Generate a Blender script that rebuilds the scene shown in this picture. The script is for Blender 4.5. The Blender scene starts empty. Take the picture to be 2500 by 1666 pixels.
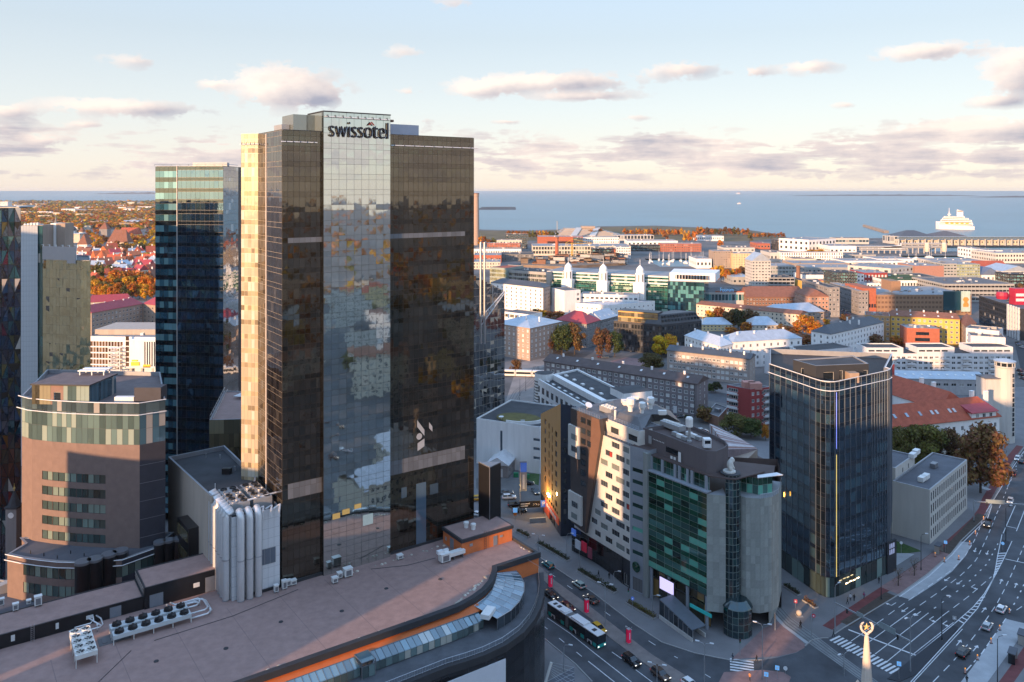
import bpy,bmesh,math,random
from mathutils import Vector,Matrix
from mathutils.geometry import tessellate_polygon
random.seed(7)
R=math.radians
SC=bpy.context.scene
COL=SC.collection
# ------------------------------------------------------------------ camera
F,HC,CX,HY=1944.0,104.0,1250.0,464.0      # focal length (px of 2500), eye height (m), centre column, horizon row
cd=bpy.data.cameras.new('camera');cam=bpy.data.objects.new('camera',cd);COL.objects.link(cam)
cam.location=(0,0,HC);cam.rotation_euler=(R(90),0,0)
cd.sensor_width=36;cd.lens=F/2500*36;cd.shift_y=-(833-HY)/2500
cd.clip_start=1;cd.clip_end=90000
SC.camera=cam
SC.view_settings.view_transform='Standard';SC.view_settings.look='None'
SC.view_settings.exposure=1.25;SC.view_settings.gamma=1
SC.render.engine='CYCLES'
SC.cycles.use_denoising=True
SC.cycles.max_bounces=5;SC.cycles.diffuse_bounces=3;SC.cycles.glossy_bounces=4;SC.cycles.transmission_bounces=3;SC.cycles.transparent_max_bounces=6
SC.cycles.sample_clamp_indirect=6
SC.cycles.caustics_reflective=False;SC.cycles.caustics_refractive=False
# ------------------------------------------------------------------ sun
SUN_AZ,SUN_EL=219.0,9.0                       # degrees clockwise from the view direction, elevation
sx,sy=math.sin(R(SUN_AZ)),math.cos(R(SUN_AZ))
TOSUN=Vector((sx*math.cos(R(SUN_EL)),sy*math.cos(R(SUN_EL)),math.sin(R(SUN_EL))))
sl=bpy.data.lights.new('sun','SUN');so=bpy.data.objects.new('sun',sl);COL.objects.link(so)
sl.energy=3.5;sl.angle=R(0.6);sl.color=(1.0,0.60,0.33)
so.rotation_euler=(-TOSUN).to_track_quat('-Z','Y').to_euler()
# ------------------------------------------------------------------ sky
def sky_world():
 w=bpy.data.worlds.new('World');SC.world=w;w.use_nodes=True
 w.cycles.sampling_method='MANUAL';w.cycles.sample_map_resolution=256
 nt=w.node_tree;N=nt.nodes;L=nt.links;N.clear()
 def n(t,**k):
  o=N.new(t)
  for a,b in k.items():setattr(o,a,b)
  return o
 def m(op,a,b=None,c=None,clamp=False):
  o=n('ShaderNodeMath',operation=op,use_clamp=clamp)
  for i,v in enumerate((a,b,c)):
   if v is None:continue
   if isinstance(v,(int,float)):o.inputs[i].default_value=v
   else:L.new(v,o.inputs[i])
  return o.outputs[0]
 def mixc(f,a,b):
  o=n('ShaderNodeMix',data_type='RGBA')
  if isinstance(f,(int,float)):o.inputs[0].default_value=f
  else:L.new(f,o.inputs[0])
  for i,v in ((6,a),(7,b)):
   if isinstance(v,tuple):o.inputs[i].default_value=(*v,1)
   else:L.new(v,o.inputs[i])
  return o.outputs[2]
 out=n('ShaderNodeOutputWorld');bg=n('ShaderNodeBackground');bg.inputs[1].default_value=0.13
 L.new(bg.outputs[0],out.inputs[0])
 sky=n('ShaderNodeTexSky');sky.sky_type='NISHITA';sky.sun_disc=False
 sky.sun_elevation=R(SUN_EL);sky.sun_rotation=R(SUN_AZ);sky.altitude=100;sky.air_density=1.0;sky.dust_density=0.6;sky.ozone_density=1.4
 tc=n('ShaderNodeTexCoord');sp=n('ShaderNodeSeparateXYZ');L.new(tc.outputs['Generated'],sp.inputs[0])
 X,Y,Z=sp.outputs
 az=m('ARCTAN2',X,Y);el=m('ARCSINE',Z)
 # thin high veil that brightens the clear sky and warms towards the horizon, all the way round
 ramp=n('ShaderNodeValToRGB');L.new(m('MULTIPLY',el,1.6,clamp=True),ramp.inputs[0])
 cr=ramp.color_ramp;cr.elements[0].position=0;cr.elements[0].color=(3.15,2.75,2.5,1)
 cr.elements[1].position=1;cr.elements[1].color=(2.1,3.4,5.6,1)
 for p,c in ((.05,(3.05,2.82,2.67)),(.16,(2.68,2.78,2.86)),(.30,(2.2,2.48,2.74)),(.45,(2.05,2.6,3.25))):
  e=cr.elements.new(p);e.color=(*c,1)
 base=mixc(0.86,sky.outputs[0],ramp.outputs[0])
 # cumulus: places and sizes in azimuth / elevation, edges from noise
 cv=n('ShaderNodeCombineXYZ');L.new(az,cv.inputs[0]);L.new(m('MULTIPLY',el,1.6),cv.inputs[1])
 pv=n('ShaderNodeCombineXYZ');L.new(az,pv.inputs[0]);L.new(el,pv.inputs[1])
 def noise(scale,det,rough=.55,off=0):
  o=n('ShaderNodeTexNoise');o.inputs['Scale'].default_value=scale;o.inputs['Detail'].default_value=det;o.inputs['Roughness'].default_value=rough
  if off:
   vm=n('ShaderNodeVectorMath',operation='ADD');L.new(cv.outputs[0],vm.inputs[0]);vm.inputs[1].default_value=(off,off*.5,3.1);L.new(vm.outputs[0],o.inputs['Vector'])
  else:L.new(cv.outputs[0],o.inputs['Vector'])
  return o.outputs[0]
 nz=noise(30,7,.64);nz2=noise(9,2,.55,4.0)
 den=None;shd=None
 def blob(px,py,rx,ry,s=1.0):
  nonlocal den,shd
  a0=math.atan((px-CX)/F);k=math.cos(a0);e0=math.atan((HY-py)/F*k);ra=rx*1.1/F*k*k;re=ry*1.32/F*k
  mp=n('ShaderNodeMapping');mp.inputs['Location'].default_value=(-a0/(1.9*ra),-e0/(1.9*re),0);mp.inputs['Scale'].default_value=(1/(1.9*ra),1/(1.9*re),0);L.new(pv.outputs[0],mp.inputs[0])
  gt=n('ShaderNodeTexGradient',gradient_type='QUADRATIC_SPHERE');L.new(mp.outputs[0],gt.inputs[0])
  g=m('MULTIPLY',gt.outputs[1],s)
  dt=n('ShaderNodeVectorMath',operation='DOT_PRODUCT');L.new(mp.outputs[0],dt.inputs[0]);dt.inputs[1].default_value=(1.5,-1.6,0)
  t=m('MULTIPLY',g,dt.outputs['Value'])
  den=g if den is None else m('ADD',den,g);shd=t if shd is None else m('ADD',shd,t)
 for b in ((700,213,125,42,1.3),(760,234,90,20,.75),(310,265,190,18,1.15),(20,275,70,17,.95),(335,150,95,18,.6),(210,305,50,9,.8),(115,345,55,12,.95),
   (520,207,45,12,.6),(985,128,55,15,.6),(1000,225,40,11,.65),(1110,8,60,16,.55),(1030,295,60,15,.5),
   (1180,222,75,18,.9),(1360,203,190,21,1.2),(1430,237,120,9,.95),(1670,172,90,17,.95),(1845,178,45,14,.85),
   (1980,165,70,15,.95),(2270,128,125,19,1.1),(2490,180,90,50,1.3),(2430,250,70,11,.9),(2065,257,40,7,.7),(1240,298,40,5,.8),(1560,288,50,8,.6),(2420,318,170,22,1.1)):
  blob(*b)
 # a low broken bank along the horizon all the way round, and scattered cumulus behind the camera
 sv=n('ShaderNodeVectorMath',operation='MULTIPLY');L.new(pv.outputs[0],sv.inputs[0]);sv.inputs[1].default_value=(7.5,52,1)
 nb=n('ShaderNodeTexNoise');nb.inputs['Scale'].default_value=1;nb.inputs['Detail'].default_value=4;nb.inputs['Roughness'].default_value=.6;L.new(sv.outputs[0],nb.inputs['Vector'])
 hump=m('SUBTRACT',1.0,m('MULTIPLY',m('ABSOLUTE',m('SUBTRACT',el,.042)),24.0),clamp=True)
 lat=m('ADD',m('MULTIPLY',az,.55),.82,clamp=True)
 bank=m('MULTIPLY',m('MULTIPLY',m('SUBTRACT',nb.outputs[0],m('SUBTRACT',.54,m('MULTIPLY',lat,.17))),7.0),hump,clamp=True)
 outside=m('SUBTRACT',m('MULTIPLY',m('ABSOLUTE',az),4.0),2.5,clamp=True)
 gen=m('MULTIPLY',m('MULTIPLY',m('SUBTRACT',nz2,.52),4.0),m('MULTIPLY',m('MULTIPLY',el,16,clamp=True),outside),clamp=True)
 den=m('ADD',den,m('ADD',gen,bank));shd=m('ADD',shd,m('MULTIPLY',m('SUBTRACT',nb.outputs[0],.5),m('MULTIPLY',bank,2.0)))
 dd=m('ADD',den,m('MULTIPLY',m('SUBTRACT',nz,.5),2.6))
 dd=m('MULTIPLY',dd,m('MULTIPLY',den,5,clamp=True))
 cov=m('MULTIPLY',m('SUBTRACT',dd,.20),2.6,clamp=True)
 cov=m('MULTIPLY',cov,m('SUBTRACT',3,m('MULTIPLY',cov,2)))
 cov=m('MULTIPLY',m('MULTIPLY',cov,m('MULTIPLY',den,1.5,clamp=True)),.95)
 sf=m('ADD',m('MULTIPLY',m('ADD',shd,m('MULTIPLY',m('SUBTRACT',nz2,.5),.9)),1.0),m('ADD',.34,m('MULTIPLY',m('SUBTRACT',nz,.5),.9)),clamp=True)
 warm=mixc(m('MULTIPLY',el,9,clamp=True),(3.4,2.8,2.5),(4.0,3.4,3.0))
 ccol=mixc(sf,warm,(1.35,1.38,1.7))
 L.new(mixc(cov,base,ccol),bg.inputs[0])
sky_world()
# ------------------------------------------------------------------ pixel <-> place
def W(px,py,z=0.0):
 """the point at height z seen at photo pixel (px, py)"""
 y=F*(HC-z)/(py-HY);return Vector(((px-CX)*y/F,y))
def at(px,y):return Vector(((px-CX)*y/F,y))
CR=dict(L1=(0,400,2.614),L2=(0,880,3.0157),L3=(0,1250,3.3614),T1=(560,240,2.8),T2=(560,800,2.5295),F1=(600,1200,3.0961),M1=(1180,840,3.4096),
  R1=(1280,1200,3.3647),G1=(1480,960,2.6125),R2=(1840,820,2.3061),R3=(1900,1240,3.68),C1=(1150,520,3.9217),C2=(1700,520,2.9413),C3=(1220,700,4.0569),
  C4=(1650,700,2.7682),S1=(1100,560,3.1367),O1=(0,480,5.8825),E1=(2150,480,4.6114))
def c(k,x,y):
 a,b,s=CR[k];return a+x/s,b+y/s
def K(k,x,y,z=0.0):return W(*c(k,x,y),z)
def Zat(py,y):return HC-(py-HY)*y/F
# ------------------------------------------------------------------ materials
MT={}
def M(name,col=(.5,.5,.5),rough=.75,metal=0.0,var=.12,scale=.6,bump=0.0,bscale=6.0,streak=False,ocol=False,orand=0.0,emit=None,spec=.35,irand=0.0,alpha=None):
 if name in MT:return MT[name]
 mt=bpy.data.materials.new(name);mt.use_nodes=True;nt=mt.node_tree;N=nt.nodes;L=nt.links
 b=N['Principled BSDF'];b.inputs['Roughness'].default_value=rough;b.inputs['Metallic'].default_value=metal;b.inputs['Specular IOR Level'].default_value=spec
 tc=N.new('ShaderNodeTexCoord');src=tc.outputs['Object']
 mp=N.new('ShaderNodeMapping');L.new(src,mp.inputs[0])
 if streak:mp.inputs['Scale'].default_value=(1,1,.12)
 nz=N.new('ShaderNodeTexNoise');nz.inputs['Scale'].default_value=scale;nz.inputs['Detail'].default_value=5;nz.inputs['Roughness'].default_value=.6;L.new(mp.outputs[0],nz.inputs['Vector'])
 f=N.new('ShaderNodeMapRange');f.inputs[1].default_value=.3;f.inputs[2].default_value=.7;f.inputs[3].default_value=1-var;f.inputs[4].default_value=1+var;L.new(nz.outputs[0],f.inputs[0])
 fac=f.outputs[0]
 def mul(a,bb):
  o=N.new('ShaderNodeMath');o.operation='MULTIPLY';L.new(a,o.inputs[0]);L.new(bb,o.inputs[1]);return o.outputs[0]
 def rng(s,v):
  o=N.new('ShaderNodeMapRange');o.inputs[3].default_value=1-v;o.inputs[4].default_value=1+v;L.new(s,o.inputs[0]);return o.outputs[0]
 oi=N.new('ShaderNodeObjectInfo')
 if orand:fac=mul(fac,rng(oi.outputs['Random'],orand))
 if irand:
  g=N.new('ShaderNodeNewGeometry');fac=mul(fac,rng(g.outputs['Random Per Island'],irand))
 mx=N.new('ShaderNodeVectorMath');mx.operation='SCALE';L.new(fac,mx.inputs['Scale'])
 if ocol:L.new(oi.outputs['Color'],mx.inputs[0])
 else:mx.inputs[0].default_value=col
 L.new(mx.outputs[0],b.inputs['Base Color'])
 if bump:
  n2=N.new('ShaderNodeTexNoise');n2.inputs['Scale'].default_value=bscale;n2.inputs['Detail'].default_value=4;L.new(src,n2.inputs['Vector'])
  bp=N.new('ShaderNodeBump');bp.inputs['Strength'].default_value=bump;bp.inputs['Distance'].default_value=.05;L.new(n2.outputs[0],bp.inputs['Height']);L.new(bp.outputs[0],b.inputs['Normal'])
 if emit:b.inputs['Emission Color'].default_value=(*emit[0],1);b.inputs['Emission Strength'].default_value=emit[1]
 if alpha is not None:b.inputs['Alpha'].default_value=alpha
 MT[name]=mt;return mt
def GL(name,dark=(.05,.06,.06),ior=2.6,tint=(1,1,1),wav=.012,light=None,plight=.12,rough=.03,vr=.5):
 """pane glass: dark room behind, coated reflection, each pane slightly different, some with blinds"""
 if name in MT:return MT[name]
 mt=bpy.data.materials.new(name);mt.use_nodes=True;nt=mt.node_tree;N=nt.nodes;L=nt.links
 b=N['Principled BSDF'];b.inputs['Roughness'].default_value=rough;b.inputs['IOR'].default_value=ior;b.inputs['Specular Tint'].default_value=(*tint,1)
 g=N.new('ShaderNodeNewGeometry');oi=N.new('ShaderNodeObjectInfo')
 ad=N.new('ShaderNodeMath');ad.operation='ADD';L.new(g.outputs['Random Per Island'],ad.inputs[0]);L.new(oi.outputs['Random'],ad.inputs[1])
 wn=N.new('ShaderNodeTexWhiteNoise');wn.noise_dimensions='1D';L.new(ad.outputs[0],wn.inputs['W'])
 st=N.new('ShaderNodeMath');st.operation='LESS_THAN';L.new(wn.outputs['Value'],st.inputs[0]);st.inputs[1].default_value=plight
 sc=N.new('ShaderNodeSeparateColor');L.new(wn.outputs['Color'],sc.inputs[0])
 mr=N.new('ShaderNodeMapRange');L.new(sc.outputs[1],mr.inputs[0]);mr.inputs[3].default_value=1-vr;mr.inputs[4].default_value=1+vr
 vs=N.new('ShaderNodeVectorMath');vs.operation='SCALE';vs.inputs[0].default_value=dark;L.new(mr.outputs[0],vs.inputs['Scale'])
 mx=N.new('ShaderNodeMix');mx.data_type='RGBA';L.new(st.outputs[0],mx.inputs[0]);L.new(vs.outputs[0],mx.inputs[6]);mx.inputs[7].default_value=(*(light or (.35,.33,.3)),1)
 L.new(mx.outputs[2],b.inputs['Base Color'])
 tc=N.new('ShaderNodeTexCoord');nz=N.new('ShaderNodeTexNoise');nz.inputs['Scale'].default_value=1.1;nz.inputs['Detail'].default_value=2
 L.new(g.outputs['Position'],nz.inputs['Vector'])
 s1=N.new('ShaderNodeVectorMath');s1.operation='SUBTRACT';L.new(nz.outputs['Color'],s1.inputs[0]);s1.inputs[1].default_value=(.5,.5,.5)
 s2=N.new('ShaderNodeVectorMath');s2.operation='SCALE';L.new(s1.outputs[0],s2.inputs[0]);s2.inputs['Scale'].default_value=wav
 s3=N.new('ShaderNodeVectorMath');s3.operation='ADD';L.new(g.outputs['Normal'],s3.inputs[0]);L.new(s2.outputs[0],s3.inputs[1])
 s4=N.new('ShaderNodeVectorMath');s4.operation='NORMALIZE';L.new(s3.outputs[0],s4.inputs[0]);L.new(s4.outputs[0],b.inputs['Normal'])
 MT[name]=mt;return mt
# ------------------------------------------------------------------ mesh builder
class MB:
 def __init__(s):s.v=[];s.f=[];s.m=[]
 def quad(s,a,b,cc,d,mi=0):
  i=len(s.v);s.v+=[tuple(a),tuple(b),tuple(cc),tuple(d)];s.f.append((i,i+1,i+2,i+3));s.m.append(mi);return s
 def ngon(s,pts,mi=0):
  i=len(s.v);s.v+=[tuple(p) for p in pts];s.f.append(tuple(range(i,i+len(pts))));s.m.append(mi);return s
 def box(s,x0,x1,y0,y1,z0,z1,mi=0):
  i=len(s.v);s.v+=[(x0,y0,z0),(x1,y0,z0),(x1,y1,z0),(x0,y1,z0),(x0,y0,z1),(x1,y0,z1),(x1,y1,z1),(x0,y1,z1)]
  for q in ((0,3,2,1),(4,5,6,7),(0,1,5,4),(1,2,6,5),(2,3,7,6),(3,0,4,7)):s.f.append(tuple(i+k for k in q));s.m.append(mi)
  return s
 def prism(s,poly,z0,z1,mi=0,top=None,bottom=True):
  n=len(poly);i=len(s.v);zt=z1 if isinstance(z1,(list,tuple)) else [z1]*n
  s.v+=[(p[0],p[1],z0) for p in poly]+[(p[0],p[1],z) for p,z in zip(poly,zt)]
  for k in range(n):
   j=(k+1) % n;s.f.append((i+k,i+j,i+n+j,i+n+k));s.m.append(mi)
  tm=mi if top is None else top
  for t in tessellate_polygon([[Vector((p[0],p[1],0)) for p in poly]]):
   s.f.append(tuple(i+n+k for k in t));s.m.append(tm)
   if bottom:s.f.append(tuple(i+k for k in reversed(t)));s.m.append(mi)
  return s
 def tube(s,pts,r,n=6,mi=0,caps=True):
  pts=[Vector(p) for p in pts];rs=r if isinstance(r,(list,tuple)) else [r]*len(pts);i0=len(s.v)
  for k,p in enumerate(pts):
   d=(pts[min(k+1,len(pts)-1)]-pts[max(k-1,0)]).normalized()
   up=Vector((0,0,1)) if abs(d.z)<.9 else Vector((1,0,0));a=d.cross(up).normalized();b=d.cross(a)
   for j in range(n):
    t=2*math.pi*j/n;s.v.append(tuple(p+(a*math.cos(t)+b*math.sin(t))*rs[k]))
  for k in range(len(pts)-1):
   for j in range(n):
    q=(j+1) % n;s.f.append((i0+k*n+j,i0+k*n+q,i0+(k+1)*n+q,i0+(k+1)*n+j));s.m.append(mi)
  if caps:
   s.f.append(tuple(i0+j for j in range(n))[::-1]);s.m.append(mi);s.f.append(tuple(i0+(len(pts)-1)*n+j for j in range(n)));s.m.append(mi)
  return s
 def lathe(s,prof,n=12,o=(0,0,0),mi=0):
  i0=len(s.v)
  for r,z in prof:
   for j in range(n):t=2*math.pi*j/n;s.v.append((o[0]+r*math.cos(t),o[1]+r*math.sin(t),o[2]+z))
  for k in range(len(prof)-1):
   for j in range(n):
    q=(j+1) % n;s.f.append((i0+k*n+j,i0+k*n+q,i0+(k+1)*n+q,i0+(k+1)*n+j));s.m.append(mi)
  s.f.append(tuple(i0+j for j in range(n))[::-1]);s.m.append(mi);s.f.append(tuple(i0+(len(prof)-1)*n+j for j in range(n)));s.m.append(mi)
  return s
 def mesh(s,name,mats,smooth=False):
  me=bpy.data.meshes.new(name);me.from_pydata(s.v,[],s.f)
  for mm in (mats if isinstance(mats,(list,tuple)) else [mats]):me.materials.append(mm)
  me.polygons.foreach_set('material_index',s.m)
  if smooth:me.polygons.foreach_set('use_smooth',[True]*len(s.f))
  me.update();return me
 def build(s,name,mats,parent=None,loc=(0,0,0),rz=0.0,kind=None,smooth=False):
  return ob(name,s.mesh(name,mats,smooth),parent,loc,rz,kind)
def ob(name,me,parent=None,loc=(0,0,0),rz=0.0,kind=None):
 o=bpy.data.objects.new(name,me);COL.objects.link(o);o.parent=parent
 o.location=(loc[0],loc[1],loc[2] if len(loc)>2 else 0);o.rotation_euler=(0,0,rz)
 if kind:o['kind']=kind
 return o
def tag(o,label,cat,group=None):
 o['label']=label;o['category']=cat
 if group:o['group']=group
 return o
def thing(name,label,cat,loc=(0,0),rz=0.0,group=None):
 return tag(ob(name,None,None,loc,rz),label,cat,group)
def struct(o):o['kind']='structure';return o
def copy_tree(o,parent=None):
 k=o.copy();COL.objects.link(k);k.parent=parent
 for ch in list(o.children):copy_tree(ch,k)
 return k
def V2(p):return Vector((p[0],p[1]))
def inset(poly,d):
 n=len(poly);out=[]
 for i in range(n):
  a,b,cc=V2(poly[i-1]),V2(poly[i]),V2(poly[(i+1) % n])
  e1=(b-a).normalized();e2=(cc-b).normalized();n1=Vector((-e1.y,e1.x));n2=Vector((-e2.y,e2.x));k=n1+n2
  den=max(.25,1+n1.dot(n2));out.append(b+k*(d/den))
 return out
# ------------------------------------------------------------------ facades
WIN={}
def win_mesh(w,h,cols,fm,gm,fw=.07,rows=1):
 key=(round(w,2),round(h,2),cols,fm.name,gm.name,rows,fw)
 if key in WIN:return WIN[key]
 m=MB();add_win(m,Matrix.Identity(4),w,h,cols,fw,rows);WIN[key]=m.mesh('window',[fm,gm]);return WIN[key]
def add_win(m,mat,w,h,cols,fw,rows=1):
 def q(x0,x1,z0,z1,y,mi):m.quad(mat @ Vector((x0,y,z0)),mat @ Vector((x1,y,z0)),mat @ Vector((x1,y,z1)),mat @ Vector((x0,y,z1)),mi)
 q(0,w,0,h,.0,1)
 f=-.04
 q(0,fw,0,h,f,0);q(w-fw,w,0,h,f,0);q(fw,w-fw,0,fw,f,0);q(fw,w-fw,h-fw,h,f,0)
 for k in range(1,cols):x=w*k/cols;q(x-fw/2,x+fw/2,fw,h-fw,f,0)
 for k in range(1,rows):z=h*k/rows;q(fw,w-fw,z-fw/2,z+fw/2,f-.003,0)
def grid(L,nx,nz,w,h,z1,fh,mx=None,skip=()):
 """nx by nz windows of w x h, first sill at z1, floor height fh, spread over length L with end margins mx"""
 mx=mx if mx is not None else (L/nx-w)/2
 if nx==1:xs=[(L-w)/2] if mx is None else [mx]
 else:st=(L-2*mx-w)/(nx-1);xs=[mx+st*i for i in range(nx)]
 return [(x,z1+fh*j,w,h) for j in range(nz) for i,x in enumerate(xs) if (i,j) not in skip]
def facade(root,p,q,z0,z1,wins,wm,gm=None,fm=None,ind=True,rec=.2,cols=2,fw=.08,name='wall',z1b=None,rows=1,wname='window'):
 p,q=V2(p),V2(q);d=q-p;L=d.length;rz=math.atan2(d.y,d.x);z1b=z1 if z1b is None else z1b
 wins=[(max(.05,x),max(z0+.02,z),min(w,L-.1),h) for x,z,w,h in wins if x<L and z+h<max(z1,z1b)-.05]
 rnd=lambda t:round(t,3)
 xs=sorted({0.0,rnd(L)} | {rnd(x) for x,z,w,h in wins} | {rnd(min(L,x+w)) for x,z,w,h in wins})
 zs=sorted({rnd(z0),rnd(min(z1,z1b))} | {rnd(z) for x,z,w,h in wins} | {rnd(z+h) for x,z,w,h in wins});zs=[z for z in zs if z<=min(z1,z1b)+.001]
 m=MB();hole=set()
 for x,z,w,h in wins:
  for i in range(len(xs)-1):
   if xs[i]>=x-.002 and xs[i+1]<=x+w+.002:
    for j in range(len(zs)-1):
     if zs[j]>=z-.002 and zs[j+1]<=z+h+.002:hole.add((i,j))
 for j in range(len(zs)-1):# runs of solid cells joined row by row
  i=0
  while i<len(xs)-1:
   if (i,j) in hole:i+=1;continue
   k=i
   while k+1<len(xs)-1 and (k+1,j) not in hole:k+=1
   m.quad((xs[i],0,zs[j]),(xs[k+1],0,zs[j]),(xs[k+1],0,zs[j+1]),(xs[i],0,zs[j+1]));i=k+1
 if abs(z1-z1b)>.01:
  lo=min(z1,z1b);m.ngon([(0,0,lo),(L,0,lo),(L,0,max(lo+.001,z1b)),(0,0,max(lo+.001,z1))])
 for x,z,w,h in wins:
  m.quad((x,0,z),(x,rec,z),(x,rec,z+h),(x,0,z+h));m.quad((x+w,rec,z),(x+w,0,z),(x+w,0,z+h),(x+w,rec,z+h))
  m.quad((x,0,z),(x+w,0,z),(x+w,rec,z),(x,rec,z));m.quad((x,rec,z+h),(x+w,rec,z+h),(x+w,0,z+h),(x,0,z+h))
 o=m.build(name,wm,root,(p.x,p.y,0),rz)
 if not wins:return o
 gm=gm or MT['glass'];fm=fm or MT['frame_white'];mt=Matrix.Translation((p.x,p.y,0)) @ Matrix.Rotation(rz,4,'Z')
 if ind:
  for x,z,w,h in wins:
   pt=mt @ Vector((x,rec-.03,z));ob(wname,win_mesh(w,h,cols,fm,gm,fw,rows),root,pt,rz)
 else:
  g=MB()
  for x,z,w,h in wins:add_win(g,Matrix.Translation((x,rec-.03,z)),w,h,cols,fw,rows)
  g.build(wname,[fm,gm],root,(p.x,p.y,0),rz,'stuff')
 return o
def flat_roof(root,poly,z,rm,cm,par=.5,th=.35,name='roof'):
 inn=inset(poly,th);n=len(poly);m=MB()
 for i in range(n):
  j=(i+1) % n;a,b,cc,d=poly[i],poly[j],inn[j],inn[i]
  m.quad((a[0],a[1],z),(b[0],b[1],z),(cc[0],cc[1],z),(d[0],d[1],z),1)
  m.quad((d[0],d[1],z),(cc[0],cc[1],z),(cc[0],cc[1],z-par),(d[0],d[1],z-par),1)
 i0=len(m.v);m.v+=[(p[0],p[1],z-par) for p in inn]
 for t in tessellate_polygon([[Vector((p[0],p[1],0)) for p in inn]]):m.f.append(tuple(i0+k for k in t));m.m.append(0)
 return m.build(name,[rm,cm],root)
def pitched(root,quad,z,rh,mat,hip=1.0,over=.4,seam=None,name='roof',th=.18):
 """hip (hip=1) or gable (hip=0) roof over a 4-sided plan"""
 q=inset(quad,-over);a,b,cc,d=q
 if (b-a).length+(cc-d).length<(cc-b).length+(d-a).length:a,b,cc,d=b,cc,d,a
 m1,m2=(d+a)/2,(b+cc)/2;half=min(((d-a).length)/2,(m2-m1).length*.48);ax=(m2-m1).normalized()
 r1,r2=m1+ax*half*hip,m2-ax*half*hip
 P3=lambda p,h:(p[0],p[1],h)
 m=MB();zt=z+rh;zb=z
 A,B,C_,D,U,V=P3(a,zb),P3(b,zb),P3(cc,zb),P3(d,zb),P3(r1,zt),P3(r2,zt)
 m.quad(A,B,V,U);m.quad(C_,D,U,V);m.ngon([B,C_,V]);m.ngon([D,A,U])
 for p,s in ((a,b),(b,cc),(cc,d),(d,a)):m.quad(P3(p,zb-th),P3(s,zb-th),P3(s,zb),P3(p,zb))
 m.ngon([P3(d,zb-th),P3(cc,zb-th),P3(b,zb-th),P3(a,zb-th)])
 o=m.build(name,mat,root)
 if seam:# standing seams, ridge to eave
  g=MB()
  for s,e,u,v in ((a,b,r1,r2),(cc,d,r2,r1)):
   n=int((e-s).length/seam)
   for k in range(1,n):
    t=k/n;bt=s.lerp(e,t);dirn=(e-s).normalized();pr=(bt-u).dot((v-u).normalized()) if (v-u).length>.1 else 0
    ln=(v-u).length;tt=min(max(pr,0),ln);tp=u+(v-u).normalized()*tt if ln>.1 else u
    hgt=zt
    if pr<0 or pr>ln:# on the hip line
     ov=-pr if pr<0 else pr-ln;den=max(.1,((s-u).dot(dirn)*-1 if pr<0 else (e-v).dot(dirn)));fr=1-min(1,ov/max(.1,abs(den)))
     nrm=(tp-(s+dirn*(tp-s).dot(dirn)));tp=bt+nrm*fr;hgt=zb+rh*fr
    w=dirn*.04
    p1,p2,p3,p4=bt-w,bt+w,tp+w,tp-w
    g.quad((p1.x,p1.y,zb+.09),(p2.x,p2.y,zb+.09),(p3.x,p3.y,hgt+.09),(p4.x,p4.y,hgt+.09))
  if g.f:g.build('seam',mat,o,kind='stuff')
 return o
def bld(name,label,pts,z,wall,fac=None,roof='flat',rm=None,cm=None,rh=3,cat='building',group=None,gm=None,fm=None,ind=False,cols=2,fw=.08,hip=1.0,over=.4,seam=None,z0=0.0,par=.5,rec=.2,clut=None,rows=1):
 """building on plan pts (front edges left to right first), walls with openings, roof"""
 o=V2(pts[0]);P=[V2(p)-o for p in pts];root=thing(name,label,cat,o,0,group);n=len(P);fac=fac or {}
 for i in range(n):
  a,b=P[i],P[(i+1) % n];L=(b-a).length;ws=[]
  for s in fac.get(i,[]):
   if s[0]=='g':ws+=grid(L,*s[1:])
   else:ws.append(s)
  facade(root,a,b,z0,z,ws,wall if not isinstance(wall,dict) else wall.get(i,wall[0]),gm,fm,ind,rec,cols,fw,rows=rows)
 if roof=='flat':flat_roof(root,P,z,rm,cm or MT['cap'],par)
 elif roof=='pitched':pitched(root,P,z,rh,rm,hip,over,seam)
 if clut:
  rz=z-par if roof=='flat' else z
  for k in range(clut):roof_box(root,P,rz)
 return root
def roof_box(root,P,rz,nm=None):
 u,v=random.uniform(.15,.85),random.uniform(.2,.8);a=P[0].lerp(P[1],u);b=P[3].lerp(P[2],u) if len(P)>3 else P[2];p=a.lerp(b,v);s=random.uniform(.5,1.4);d=P[1]-P[0]
 m=MB().box(-s,s,-s*.6,s*.6,.12,random.uniform(.7,1.6));m.box(-s-.05,s+.05,-s*.6-.05,s*.6+.05,0,.12,0)
 m.build(nm or 'roof_vent',random.choice([MT['vent'],MT['vent_white'],MT['grey_metal']]),root,(p.x,p.y,rz),math.atan2(d.y,d.x))
def chimney(root,x,y,z,w=.9,d=.6,h=1.6,mat=None,rz=0):
 m=MB().box(-w/2,w/2,-d/2,d/2,-1.2,h);m.box(-w/2-.08,w/2+.08,-d/2-.08,d/2+.08,h,h+.15)
 return m.build('chimney',mat or MT['plaster_white'],root,(x,y,z),rz)
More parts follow.
